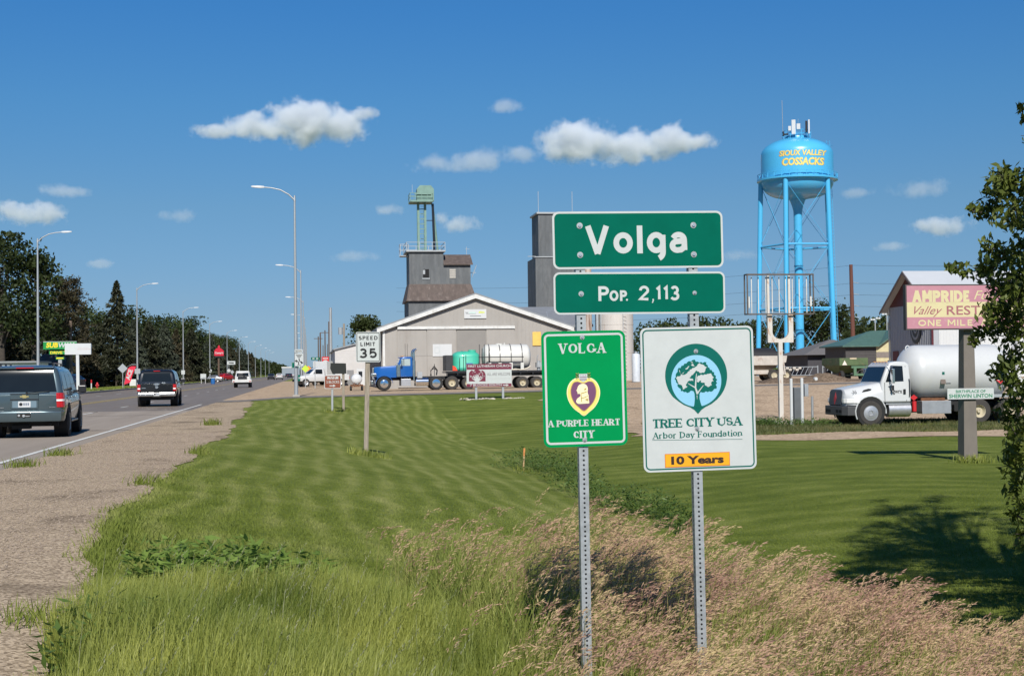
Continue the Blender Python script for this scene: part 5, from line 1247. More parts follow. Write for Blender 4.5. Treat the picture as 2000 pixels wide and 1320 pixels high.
# ---- white propane truck
SIDE = lambda x, y, z: (Vector((x, y, z)), Vector((0,-1,0)), Vector((0,0,1)), Vector((-1,0,0)))
def make_propane_truck():
    t = thing('propane_truck', 'white bobtail truck with a long white gas tank parked on the gravel strip', 'truck', (0,0,0))
    wp = M('white_truck_paint', (.52,.53,.53), .3, var=.03, coat=.3, col2=(.48,.48,.44), c2s=2.2, c2t=(.6,.85))
    tk = M('white_tank_paint', (.50,.51,.51), .36, var=.03, coat=.1, col2=(.52,.51,.46), c2s=1.4, c2t=(.58,.85))
    # hood with fenders
    mb = MB(); secs = []
    for y, wf, wt, zf, zt, zb in ((.0,.80,.60,1.05,1.30,.80),(-.06,.95,.70,1.15,1.40,.74),(-.3,1.10,.78,1.18,1.46,.72),(-.7,1.16,.82,1.22,1.53,.72),(-1.1,1.16,.88,1.26,1.60,.72),(-1.48,1.12,.96,1.35,1.67,.72)):
        half = [(0,zb),(wf*.9,zb),(wf,zb+.08),(wf,zf-.08),(wf*.97,zf),(wt+.06,zt-.10),(wt,zt-.03),(wt*.8,zt),(0,zt+.03)]
        secs.append([(a,y,b) for a,b in half]+[(-a,y,b) for a,b in reversed(half[1:-1])])
    mb.loft(secs); hd = mb.build('hood', wp, t, smooth=40)
    mb = MB(); mb.prism([(-.62,-.30),(.62,-.30),(.66,.22),(.5,.30),(-.5,.30),(-.66,.22)], (0,.012,1.10), (1,0,0),(0,-.12,1),(0,.03,0)); mb.build('grille', M('grille_mesh', (.05,.06,.075), .4, .5, vs=60, var=.6), t, bevel=.02)
    mb = MB(); mb.prism([(-.13,0),(0,-.24),(.13,0),(0,.24)], (.0,.046,1.05), (1,0,0),(0,-.12,1),(0,.01,0)); mb.build('hazard_placard', MT['red'], t)
    for sd in (-1,1):
        hp = [(.72,.035),(.86,.02),(.99,-.06),(1.13,-.29),(1.185,-.50)]
        mb = MB(); mb.loft([[(sd*(x+.012), y+.012, z) for x, y in hp]+[(sd*(x-.05), y-.05, z) for x, y in reversed(hp)] for z in (.88,1.05)]); mb.build('headlight', MT['cleal'], t, bevel=.012)
        mb = MB(); mb.prism([(-.04,-.06),(-.40,.02),(-.42,.06),(-.3,.075),(-.1,.02)], (sd*1.02,-.62,1.36), (0,1,0),(0,0,1),(sd*.03,0,0)); mb.build('hood_vent', MT['dark'], t)
        wheel(t, (sd*1.05,-.95,.49), .49, .27, sd, 'alum', holes=10, dusty=True, dish=-.02)
        # fender lip
        mb = MB(); mb.tube([(sd*1.165,-.95+.62*math.cos(R(a)),.52+.62*math.sin(R(a))) for a in range(-25,200,15)], .03, 6); mb.build('fender_lip', wp, t, smooth=60)
        for y in (-5.45,-6.72):
            wheel(t, (sd*.98,y,.49), .49, .27, sd, 'beige', holes=8, dusty=True, dish=.13)
            wheel(t, (sd*.66,y,.49), .49, .25, sd, 'beige', dusty=True, dish=.13)
    arches(t, (-.95,), 1.162, .50)
    mb = MB(); mb.loft([[(x,y,z) for x,y,z in ((-1.16,-.42,zz),(-1.18,-.02,zz),(-.9,.13,zz),(.9,.13,zz),(1.18,-.02,zz),(1.16,-.42,zz))] for zz in (.40,.76)]); mb.build('bumper', M('dark_bumper', (.06,.06,.062), .5), t, bevel=.02)
    mb = MB()
    for x in (-.9,-.55,.3,.6): mb.box(x, x+.28, .12, .136, .5, .62)
    mb.build('bumper_opening', MT['hole'], t)
    # cab
    prof = [(-1.42,.88),(-1.42,1.66),(-1.72,2.32),(-1.86,2.44),(-2.1,2.485),(-2.48,2.46),(-2.62,2.36),(-2.64,1.66),(-2.64,.88)]
    mb = MB()
    mb.loft([[(x, y, z) for y, z in prof] for x in (-1.0,1.0)], caps=False)
    np_ = len(prof)
    for o_ in (0, np_): mb.f += [[o_, o_+1, o_+np_-2, o_+np_-1], [o_+i for i in range(1, np_-1)]]; mb.m += [0, 0]
    for i, v in enumerate(mb.v):                       # tumblehome of the upper cab
        x, y, z = v; f = max(0, (z-1.6)/.88); mb.v[i] = (x*(1.1-.13*f), y, z)
    cab = mb.build('cab', wp, t, bevel=.07, seg=3, smooth=40)
    xs_ = lambda z: 1.1-.13*max(0, (z-1.6)/.88)
    mb = MB(); a = lambda tt: (-1.42-.30*tt+.012, 1.66+.66*tt)
    vs = [];
    for tt in (.06,.94):
        y, z = a(tt); vs += [(-xs_(z)*.90, y, z), (xs_(z)*.90, y, z)]
    mb.add(vs, [(0,1,3,2)]); mb.build('windshield', MT['glass'], t)
    for sd in (-1,1):
        def sidepoly(nm, pts, mat, off=.004):
            mb = MB(); mb.face([(sd*(xs_(z)+off), y, z) for y, z in pts]); return mb.build(nm, mat, t)
        sidepoly('side_window', [(-1.60,1.68),(-2.34,1.70),(-2.34,2.30),(-1.86,2.32)], MT['glass'])
        sidepoly('door_seam', [(-1.55,.93),(-1.57,.93),(-1.57,1.66),(-1.55,1.66)], MT['dark'], .003)
        sidepoly('door_seam', [(-2.44,.93),(-2.46,.93),(-2.46,2.3),(-2.44,2.3)], MT['dark'], .003)
        sidepoly('window_post', [(-1.83,1.69),(-1.86,1.69),(-1.93,2.31),(-1.90,2.31)], MT['blackp'], .007)
        mb = MB(); mb.obox((sd*1.115,-2.36,1.30),(.03,.10,.20)); mb.build('door_handle', MT['blackp'], t, bevel=.01)
        mb = MB(); mb.obox((sd*1.36,-1.78,1.92),(.22,.10,.56)); mb.bar((sd*1.05,-1.7,2.34),(sd*1.38,-1.78,2.26),.03); mb.bar((sd*1.08,-1.7,1.5),(sd*1.36,-1.78,1.66),.03); mb.build('mirror', MT['chrome'], t, bevel=.03)
        mb = MB(); mb.obox((sd*1.25,-1.82,1.45),(.14,.08,.2)); mb.build('spot_mirror', MT['blackp'], t, bevel=.02)
        mb = MB(); mb.tube([(sd*1.13,-2.55,1.1),(sd*1.15,-2.56,1.2),(sd*1.15,-2.56,1.7),(sd*1.12,-2.55,1.8)], .018, 6); mb.build('grab_handle', MT['blackp'], t)
        mb = MB(); mb.cyl((sd*.85,-1.72,.60),(sd*.85,-2.62,.60),.29,n=28)
        for y in (-1.9,-2.45): mb.cyl((sd*.85,y,.60),(sd*.85,y-.05,.60),.297,n=28)
        mb.build('fuel_tank', MT['alum'], t, smooth=40)
        mb = MB(); mb.obox((sd*.95,-2.1,.83),(.3,1.0,.05)); mb.build('step', MT['galvd'], t)
        mb = MB(); mb.obox((sd*.85,-3.68,.67),(.5,1.2,.5)); mb.build('tool_box', MT['alum'], t, bevel=.01)
        mb = MB(); mb.cyl((sd*1.0,-2.80,.52),(sd*1.0,-2.80,.92),.085,n=16); mb.cyl((sd*1.0,-2.80,.92),(sd*1.0,-2.80,.98),.03,n=8,m=1); mb.build('fire_extinguisher', [MT['red'], MT['blackp']], t, smooth=40)
        mb = MB(); mb.prism([(-.15,0),(0,-.12),(.15,0),(0,.12)], (sd*1.02,-2.78,1.06), (0,1,0),(0,0,1),(sd*.006,0,0)); mb.build('hazard_placard', MT['red'], t)
    fr = SIDE(-1.106,-2.02,1.30); mb = MB(); mb.flat(text2d('Agwrx', .50, .22, off=.012), fr, .002); mb.build('lettering', MT['black'], t, fix=False)
    mb = MB(); mb.flat(text2d('35', .19, .13), (Vector((-1.02,-.34,1.30)), Vector((.22,-1,0)).normalized(), Vector((.5,.11,1)).normalized(), Vector((-1,-.22,.5)).normalized()), .03)
    mb.build('lettering', MT['black'], t, fix=False)
    mb = MB()
    for k in range(5): mb.obox((-.6+k*.3,-1.84,2.475),(.1,.08,.03))
    mb.build('marker_light', M('amber_lens', (.5,.2,.02), .3), t)
    # frame
    mb = MB(); mb.box(-.45,.45,-7.5,-.2,.62,.88); mb.box(-.9,.9,-3.1,-2.9,.5,.8); mb.box(-.9,.9,-5.5,-4.5,.5,.75); mb.build('frame', MT['dark'], t)
    mb = MB(); mb.box(-1.15,1.15,-7.6,-5.9,1.02,1.14); mb.build('rear_deck', MT['galvd'], t, bevel=.01)
    mb = MB(); mb.box(-.5,.5,-4.3,-3.3,.9,1.05); mb.box(-.5,.5,-6.6,-5.9,.9,1.02); mb.build('saddle', MT['rust'], t)
    # tank
    mb = MB(); mb.lathe(tankprof(4.55,1.09,.72,10), 48, (0,-4.85,2.03), 'Y'); tank = mb.build('gas_tank', tk, t, smooth=60)
    mb = MB()
    for y in (-3.0,-6.7):
        mb.tube([(0,y+.09*math.cos(R(a)),2.98+.12*math.sin(R(a))) for a in range(0,361,30)], .025, 6)
    mb.build('lifting_eye', tk, t)
    fr = SIDE(-1.093,-6.36,1.72)
    mb = MB(); mb.prism([(-.19,0),(0,-.17),(.19,0),(0,.17)], (-1.055,-6.35,1.72), (0,1,0),(.28,0,1),(-.012,0,0),0); mb.flat(([(-.1,-.035),(.1,-.035),(.1,.035),(-.1,.035)],[(0,1,2,3)]), (Vector((-1.068,-6.35,1.72)), Vector((0,-1,0)), Vector((.28,0,1)), Vector((-1,0,0))), .002, 1); mb.build('hazard_placard', [MT['red'], MT['signwhite']], t)
    mb = MB(); mb.prism([(-.1,-.14),(.1,-.14),(.1,.14),(-.1,.14)], (-1.055,-3.98,1.72), (0,1,0),(.3,0,1),(-.01,0,0),0); mb.prism([(-.05,-.05),(.05,-.05),(.05,.05),(-.05,.05)], (-1.097,-3.98,2.0), (0,1,0),(0,0,1),(-.006,0,0),1); mb.prism([(-.12,-.01),(.12,-.01),(.12,.01),(-.12,.01)], (-1.02,-4.2,1.62), (0,1,0),(.3,0,1),(-.01,0,0),2); mb.build('tank_label', [M('tin_label', (.12,.09,.07), .5), MT['teal'], M('grey_ink', (.2,.2,.2), .5)], t)
    mb = MB(); mb.box(-1.05,-.75,-7.5,-6.9,1.14,1.75); mb.cyl((-.5,-7.4,1.2),(-.5,-7.4,1.9),.12,n=12); mb.build('pump_cabinet', MT['white'], t, bevel=.01)
    return t

# ---- blue conventional tractor
def make_tractor():
    t = thing('semi_tractor', 'blue long nosed semi tractor with chrome stacks parked before the tan shed', 'truck', (0,0,0))
    bl = M('blue_truck_paint', (.010,.095,.34), .22, .1, var=.04, coat=.8)
    mb = MB(); secs = []
    for y, w_, zt in ((.0,.58,1.60),(-.05,.62,1.65),(-.5,.68,1.70),(-1.1,.76,1.74),(-1.62,.84,1.78)):
        half = [(0,.92),(w_,.92),(w_,zt-.12),(w_*.94,zt-.02),(w_*.7,zt),(0,zt+.02)]
        secs.append([(a,y,b) for a,b in half]+[(-a,y,b) for a,b in reversed(half[1:-1])])
    mb.loft(secs); mb.build('hood', bl, t, smooth=40)
    mb = MB(); mb.box(-.56,.56,.0,.08,.80,1.62); mb.build('grille', MT['chrome'], t, bevel=.03)
    for sd in (-1,1):
        mb = MB(); secs = []
        for a in range(-8,176,14):
            cy_, cz = -.67+.62*math.cos(R(a)), .47+.62*math.sin(R(a)); secs.append([(sd*.66,cy_,cz),(sd*1.16,cy_,cz),(sd*1.16,cy_*.985-.01,cz-.05),(sd*.66,cy_,cz-.05)])
        mb.loft(secs); mb.build('fender', bl, t, smooth=50)
        wheel(t, (sd*1.02,-.67,.49), .49, .28, sd, 'chrome', holes=8, dish=-.03)
        mb = MB(); mb.obox((sd*.86,.0,1.12),(.3,.3,.22)); mb.build('headlight', MT['chrome'], t, bevel=.04)
        mb = MB(); mb.cyl((sd*1.0,-1.68,.98),(sd*1.0,-1.68,1.74),.17,n=20); mb.cyl((sd*1.0,-1.68,1.74),(sd*1.0,-1.68,1.82),.12,n=16); mb.build('air_cleaner', MT['chrome'], t, smooth=40)
        mb = MB(); mb.tube([(sd*1.0,-2.78,.7),(sd*1.0,-2.78,2.6),(sd*1.0,-2.80,2.75),(sd*1.0,-2.88,2.86),(sd*1.0,-2.98,2.90)], .075, 14); mb.cyl((sd*1.0,-2.78,1.0),(sd*1.0,-2.78,2.1),.115,n=18); mb.build('exhaust_stack', MT['chrome'], t, smooth=40)
        mb = MB(); mb.obox((sd*.95,-2.2,.57),(.5,.68,.5)); mb.build('battery_box', MT['alum'], t, bevel=.01)
        mb = MB(); mb.cyl((sd*.92,-2.92,.60),(sd*.92,-3.78,.60),.30,n=24); mb.build('fuel_tank', MT['chrome'], t, smooth=40)
        wheel(t, (sd*1.0,-4.34,.49), .49, .28, sd, 'chrome', holes=8, dish=-.02)
        wheel(t, (sd*.70,-4.34,.49), .49, .25, sd, 'alum'); 
        for q in (-1.0,):
            wheel(t, (sd*1.0,-5.46,.49), .49, .28, sd, 'beige', dusty=True, dish=.10); wheel(t, (sd*.70,-5.46,.49), .49, .25, sd, 'beige', dusty=True)
    prof = [(-1.62,.95),(-1.62,1.78),(-1.82,2.28),(-1.95,2.36),(-2.55,2.38),(-2.68,2.3),(-2.70,.95)]
    mb = MB(); mb.loft([[(x,y,z) for y,z in prof] for x in (-1.0,1.0)]); mb.build('cab', bl, t, bevel=.06, seg=3, smooth=40)
    mb = MB(); mb.add([(-.85,-1.66,1.84),(.85,-1.66,1.84),(.82,-1.80,2.24),(-.82,-1.80,2.24)], [(0,1,2,3)]); mb.build('windshield', MT['glass'], t)
    mb = MB(); mb.box(-1.0,1.0,-1.98,-1.66,2.30,2.34); mb.build('sun_visor', bl, t)
    for sd in (-1,1):
        mb = MB(); mb.face([(sd*1.004,y,z) for y,z in ((-1.80,1.74),(-2.52,1.74),(-2.52,2.22),(-1.94,2.22))]); mb.build('side_window', M('light_glass', (.35,.42,.42), .1), t)
        mb = MB(); mb.face([(sd*1.006,y,z) for y,z in ((-2.05,1.74),(-2.09,1.74),(-2.09,2.22),(-2.05,2.22))]); mb.build('window_post', MT['blackp'], t)
        mb = MB(); mb.obox((sd*1.25,-1.9,1.98),(.12,.12,.42)); mb.bar((sd*1.0,-1.85,2.25),(sd*1.25,-1.9,2.2),.03); mb.build('mirror', MT['chrome'], t, bevel=.02)
    mb = MB()
    for k in range(5): mb.obox((-.7+k*.35,-2.0,2.41),(.14,.14,.06))
    mb.build('marker_light', M('amber_lens', (.5,.2,.02), .3), t, bevel=.01)
    mb = MB(); mb.box(-.45,.45,-6.3,-.1,.72,.98); mb.box(-.5,.5,-2.75,-2.7,.95,1.6); mb.build('frame', MT['dark'], t)
    mb = MB(); mb.box(-1.15,1.15,.10,.24,.42,.72); mb.build('bumper', MT['chrome'], t, bevel=.03)
    mb = MB()                                     # hoses behind the cab
    for k in range(3): mb.tube([(-.3+.2*k,-4.0-.05*k,1.0),(-.32+.2*k,-4.05,1.4),(-.3+.2*k,-4.28,1.72-.1*k),(-.28+.2*k,-4.5,1.4),(-.3+.2*k,-4.45,1.05)], .03, 6)
    mb.bar((-.2,-4.3,1.0),(-.2,-4.3,1.85),.04); mb.build('air_hose', MT['blackp'], t)
    mb = MB(); mb.box(-1.2,-.8,-3.35,-3.0,.86,1.3); mb.build('rail', MT['galv'], t)
    mb = MB()
    for y in (-2.2,-2.35): mb.cyl((-.6,y,2.3),(-.6,y,3.3),.012,n=5)
    mb.build('antenna', MT['blackp'], t)
    return t
def make_trailer():
    t = thing('flatbed_trailer', 'black drop deck trailer carrying liquid tanks behind the blue tractor', 'trailer', (0,0,0))
    mb = MB(); mb.box(-1.25,1.25,-14.2,-5.0,1.18,1.32); mb.box(-.5,.5,-14.0,-5.2,.95,1.18)
    for y in np.arange(-14,-5.2,.9): mb.box(-1.24,1.24,y,y+.08,1.05,1.18)
    mb.build('deck', MT['blackp'], t)
    mb = MB(); mb.obox((0,-5.28,1.9),(2.4,.5,1.1)); mb.build('headboard_box', M('charcoal_steel', (.03,.03,.033), .5), t, bevel=.02)
    for sd in (-1,1):
        for y in (-6.62,-10.52,-11.55):
            wheel(t, (sd*1.05,y,.45), .45, .28, sd, 'beige', dusty=True, dish=.12); wheel(t, (sd*.75,y,.45), .45, .25, sd, 'beige', dusty=True)
        mb = MB(); mb.face([(sd*1.26,-5.5,1.35),(sd*1.26,-5.85,1.35),(sd*1.26,-5.72,1.62),(sd*1.26,-5.5,1.72)]); mb.build('slow_vehicle_flag', M('orange_red', (.65,.06,.02), .5), t)
    mb = MB()
    for y, z in ((-6.0,2.25),(-6.45,2.45),(-7.42,3.2),(-7.62,2.9),(-7.78,3.2),(-8.1,3.05)): mb.cyl((-1.24,y,1.3),(-1.24,y,z),.022,n=6)
    mb.bar((-1.26,-7.35,2.28),(-1.26,-10.6,2.28),.05,.06); mb.build('stake', MT['blackp'], t)
    mb = MB(); mb.tube([(-1.2,-9.6,1.35),(-1.22,-10.0,1.42),(-1.2,-10.4,1.36),(-1.2,-10.8,1.45),(-1.18,-11.1,1.6)], .045, 8); mb.build('hose', M('pale_hose', (.55,.5,.4), .6), t)
    mb = MB(); mb.cyl((-.7,-11.75,1.32),(-.7,-11.75,2.0),.12,n=10); mb.obox((-.7,-11.75,1.7),(.4,.4,.35)); mb.tube([(-.9,-11.6,1.5),(-1.0,-11.6,2.2),(-.8,-11.7,2.4)], .035, 6); mb.build('pump', MT['galvd'], t)
    return t
def make_green_tank():
    g = M('green_poly_tank', (.055,.42,.29), .4, var=.05, coat=.2, col2=(.05,.40,.30), c2s=3, c2t=(.55,.7))
    t = thing('liquid_tank', 'translucent green ribbed plastic tank strapped on the trailer', 'tank', (0,0,0))
    mb = MB(); secs = []
    for z, k in ((1.325,.90),(1.42,.97),(1.55,1.0),(1.58,.985),(1.75,1.0),(1.78,.985),(1.95,1.0),(1.98,.985),(2.15,1.0),(2.18,.985),(2.35,1.0),(2.5,.95),(2.62,.82),(2.70,.62),(2.74,.3)):
        secs.append([(1.02*k*a, -6.55+1.0*k*b, z) for a, b in [(math.copysign(abs(math.cos(t_))**.6, math.cos(t_)), math.copysign(abs(math.sin(t_))**.6, math.sin(t_))) for t_ in np.linspace(0, 2*math.pi, 33)[:-1]]])
    mb.loft(secs); mb.build('tank_shell', g, t, smooth=50)
    mb = MB(); mb.cyl((-.3,-7.0,2.66),(-.3,-7.0,2.82),.28,n=20); mb.build('lid', g, t, smooth=40)
    mb = MB(); mb.tube([(-1.04,-6.3,1.33),(-1.05,-6.3,2.4),(-.8,-6.3,2.63),(0,-6.3,2.76),(.8,-6.3,2.63),(1.05,-6.3,2.4),(1.04,-6.3,1.33)], .02, 6); mb.build('strap', MT['blackp'], t)
    mb = MB(); mb.box(-1.06,-1.03,-6.95,-6.5,1.55,1.88); mb.build('blue_label', M('blue_label', (.05,.15,.35), .5), t)
    return t
def make_white_tank():
    g = M('white_poly_tank', (.56,.56,.53), .4, var=.05, coat=.1, col2=(.50,.48,.42), c2s=1.6, c2t=(.5,.75))
    t = thing('liquid_tank', 'white horizontal plastic tank with black bands on the trailer', 'tank', (0,0,0))
    mb = MB(); mb.lathe(tankprof(3.55,.90,.34,6), 36, (0,-9.5,2.30), 'Y'); mb.build('tank_shell', g, t, smooth=50)
    mb = MB()
    for y in (-8.2,-8.95,-9.75,-10.55): mb.tube([(.915*math.cos(R(a)), y, 2.30+.915*math.sin(R(a))) for a in range(-30,211,12)], .028, 6)
    mb.build('band', MT['blackp'], t)
    mb = MB()
    for y in (-8.2,-8.95,-9.75,-10.55):
        for x in (-.75,.75): mb.box(x-.1,x+.1,y-.12,y+.12,1.325,1.9)
    mb.build('cradle', g, t, bevel=.02)
    mb = MB(); mb.cyl((0,-9.0,3.16),(0,-9.0,3.27),.26,n=18); mb.cyl((-.2,-9.35,3.12),(-.2,-9.35,3.3),.06,n=10); mb.build('lid', g, t, smooth=40)
    return t

suv = make_suv(); suv.location = (-7.32, 38.6, 0); suv.rotation_euler = (0,0,R(3.2))
pk = make_pickup_cap(); pk.location = (-7.66, 74.5, 0); pk.rotation_euler = (0,0,R(2.2))
wk = make_work_pickup(); wk.location = (-7.9, 173, 0)
p = Wg(1695, 56); trk = make_propane_truck(); trk.rotation_euler = (0,0,math.pi/2)
trk.location = (p.x-.95+.0, 54.4, p.z+.0)
p = Wg(750.5, 101); TX, TY = p.x-.67, p.y+1.0
TZ = gz(TX+4, TY)+.01
for mk in (make_tractor, make_trailer, make_green_tank, make_white_tank):
    q = mk(); q.rotation_euler = (0,0,math.pi/2); q.location = (TX, TY, TZ)
van = make_van('white hardware store van parked facing away beside the red feather flag', 'ACE'); van.location = (-27.6, 203, .17)
silver = M('silver_paint', (.45,.46,.47), .3, .6, coat=.5); darkb = M('dark_blue_paint', (.012,.02,.04), .25, .2, coat=.6); redp = M('red_car_paint', (.38,.012,.015), .3, coat=.5)
cars = [(530, 372, MT['blackp'], 'black car on the highway, left of the small white car in the distance', True, 1, None),
        (545.5, 372, MT['white_clean'], 'small white car with a load on its roof, far along the right lane', True, 0, None),
        (566, 505, darkb, 'dark car seen from behind near the far end of the highway', True, 0, None),
        (571, 640, MT['white_clean'], 'tiny white car at the far end of the highway beyond the dark car', False, 0, None),
        (561, 660, MT['blackp'], 'tiny black oncoming car at the far end of the highway', True, 1, None)]
c0 = {}
for px, d, paint, lab, s_, flip, _ in cars:
    q = make_sedan(paint, lab, s_); p = Wg(px, d); q.location = (p.x, p.y, 0); q.rotation_euler = (0,0,math.pi if flip else 0)
q = make_sedan(redp, 'red car parked under the dark trees left of the highway', True, None); p = Wg(430, 330); q.location = (p.x, p.y, p.z); q.rotation_euler = (0,0,-.6)
q = make_sedan(darkb, 'dark blue car parked at the foot of the white pole sign', True, None); p = Wg(160, 139); q.location = (p.x, p.y, .17); q.rotation_euler = (0,0,1.2)
q = make_sedan(silver, 'light car parked on the left verge behind the diamond warning signs', False, None); p = Wg(455, 300); q.location = (p.x-2, p.y, p.z); q.rotation_euler = (0,0,1.4)
# ------------------------------------------------------------------ lamps, signs, poles
def ordinal(k): return ['nearest','second','third','fourth','fifth','sixth','seventh','eighth','ninth','tenth','eleventh','twelfth','thirteenth','fourteenth','fifteenth','sixteenth'][k]
def make_lamp(H, name_label):
    t = thing('street_lamp', name_label, 'street lamp', (0,0,0))
    mb = MB(); mb.cyl((0,0,0),(0,0,H),.125,.06,n=14); mb.build('pole', MT['galv'], t, smooth=40)
    mb = MB(); mb.box(-.22,.22,-.22,.22,-.2,.12); mb.build('base', MT['concrete'], t, bevel=.02)
    mb = MB(); mb.tube([(0,0,H-.06),(.35,0,H+.28),(.85,0,H+.56),(1.4,0,H+.68),(1.9,0,H+.72)], [.05,.045,.04,.035,.035], 8); mb.cyl((0,0,H-.12),(0,0,H+.22),.075,.05,n=10); mb.build('arm', MT['galv'], t, smooth=50)
    mb = MB(); mb.loft([[(1.82,-.06,H+.68),(1.82,.06,H+.68),(1.82,.06,H+.78),(1.82,-.06,H+.78)],[(2.05,-.13,H+.66),(2.05,.13,H+.66),(2.05,.11,H+.80),(2.05,-.11,H+.80)],[(2.5,-.11,H+.70),(2.5,.11,H+.70),(2.5,.09,H+.80),(2.5,-.09,H+.80)],[(2.6,-.05,H+.73),(2.6,.05,H+.73),(2.6,.05,H+.78),(2.6,-.05,H+.78)]]); mb.build('lamp_head', MT['white_clean'], t, smooth=40)
    return t
L0 = make_lamp(12.0, '')
lefts = [(74,447),(266,0),(356,0),(409,0),(446,0),(467,0),(484,0)]
for k in range(11):
    d = 108+62.0*k; x = -20.9
    Yv = d*math.cos(YAW)+.0
    if k: o = copy_tree(L0)
    else: o = L0
    o.location = (x, 115.8+65.2*k, .15); o['label'] = 'grey street lamp, %s of the row along the left kerb' % ordinal(k); o['group'] = 'street lamps along the left kerb'
for k in range(8):
    Yv = 88+63.5*k
    o = copy_tree(L0); o.location = (-.78, Yv, gz(-.78, Yv)); o.rotation_euler = (0,0,math.pi); o.scale = (1,1,1.0)
    o['label'] = 'grey street lamp, %s of the row along the right shoulder' % ordinal(k); o['group'] = 'street lamps along the right shoulder'
def post_sign(name, label, cat, px, d, posts, ptop, panel_px, mat_post='wood', pw=.10, seed=0):
    """posts: px columns; returns the thing, its origin and a px->local mapper on the plane of the sign"""
    b = Wg(px, d); t = thing(name, label, cat, tuple(b))
    f = lambda x, y: (onY(x, y, b.y)-b)
    for c, top, lean in posts:
        a = f(c, top); zg = gz(b.x+a.x, b.y)-b.z; mb = MB(); dx = lean*(a.z-zg)
        mb.bar((a.x-dx, pw/2+.036, zg-.2), (a.x, pw/2+.036, a.z), pw, pw); mb.build('post', MT[mat_post], t, bevel=.008)
    return t, f
def plate_(t, f, x0, y0, x1, y1, mat, rad=.03, nm='panel', th=.012, y=0.0):
    a = f(x0, y1); b = f(x1, y0); w_ = b.x-a.x; h_ = b.z-a.z; c = ((a.x+b.x)/2, y, (a.z+b.z)/2)
    mb = MB(); mb.prism(rrect(w_, h_, min(rad, h_*.4)), c, (1,0,0),(0,0,1),(0,th,0)); o = mb.build(nm, mat, t)
    return o, (Vector(c), Vector((1,0,0)), Vector((0,0,1)), Vector((0,-1,0))), w_, h_
def loc2(f, fr, px, py): v = f(px, py)-fr[0]; return v.x, v.z
# speed limit
t, f = post_sign('speed_limit_sign', 'white speed limit 35 sign on a weathered wooden post in the lawn', 'road sign', 715, 36, [(719.5, 645, .030)], 0, None, pw=.115)
P, fr, w_, h_ = plate_(t, f, 695.5, 648, 742.5, 707.5, MT['signwhite'], .04)
mb = MB(); mb.flat(rring(w_-.035, h_-.035, .03, .016), fr, .001); mb.build('border', MT['black'], P, fix=False)
mb = MB()
for s_, x0, x1, y0, y1, wt, gp in (('SPEED',700.5,737.5,656,664,.22,.2),('LIMIT',704,733,668,676,.23,.22),('35',702,736,680,699.5,.21,.18)):
    a0, b0 = loc2(f, fr, x0, y1); a1, b1 = loc2(f, fr, x1, y0)
    letters(mb, s_, sub(fr, (a0+a1)/2, (b0+b1)/2), a1-a0, b1-b0, wt=wt, gap=gp, n0=.0015)
mb.build('lettering', MT['black'], P, fix=False)
for y in (651, 704.5):
    a, b = loc2(f, fr, 719, y); mb = MB(); mb.cyl(sub(fr,a,b)[0]+fr[3]*.001, sub(fr,a,b)[0]+fr[3]*.012, .014, n=8); mb.build('bolt', MT['bolt'], P)
# museum
t, f = post_sign('museum_sign', 'brown museum direction sign with white arrow on a thin pale post', 'road sign', 648, 66, [(649, 735, .01)], 0, None, mat_post='galvd', pw=.09)
P, fr, w_, h_ = plate_(t, f, 633.5, 732.5, 666, 759, MT['signwhite'], .06)
brown = M('sign_brown', (.20,.050,.022), .5)
mb = MB(); mb.prism(rrect(w_-.05, h_-.05, .05), fr[0], fr[1], fr[2], fr[3]*.001); mb.build('face', brown, P)
mb = MB()
for s_, x0, x1, y0, y1 in (('MUSEUM',639.5,660.5,735,740.5),('2 BLOCKS',637.5,662.5,743,748.5)):
    a0, b0 = loc2(f, fr, x0, y1); a1, b1 = loc2(f, fr, x1, y0); letters(mb, s_, sub(fr,(a0+a1)/2,(b0+b1)/2), a1-a0, b1-b0, wt=.24, gap=.2, n0=.002) if s_ == 'MUSEUM' else mb.flat(text2d(s_, a1-a0, b1-b0, off=.01), sub(fr,(a0+a1)/2,(b0+b1)/2), .003)
a, b = loc2(f, fr, 649.5, 753.2); mb.prism([(-.14,-.02),(.03,-.02),(.03,-.065),(.14,0),(.03,.065),(.03,.02),(-.14,.02)], sub(fr,a,b)[0]+fr[3]*.002, fr[1], fr[2], fr[3]*.001)
mb.build('lettering', MT['signwhite'], P, fix=False)
# black board on its own post
t, f = post_sign('blank_board', 'blank black board on a brown wooden post beside the museum sign', 'sign', 671, 68, [(670.5, 728, 0)], 0, None, pw=.12)
a = f(645, 730); b = f(676.5, 708.5); mb = MB(); mb.prism([(a.x+.1,a.z),(b.x,a.z),(b.x-.02,b.z-.02),(a.x+.02,b.z),(a.x,a.z+.25)], (0,0,0), (1,0,0),(0,0,1),(0,.04,0)); mb.build('panel', M('black_board', (.012,.014,.012), .75), t)
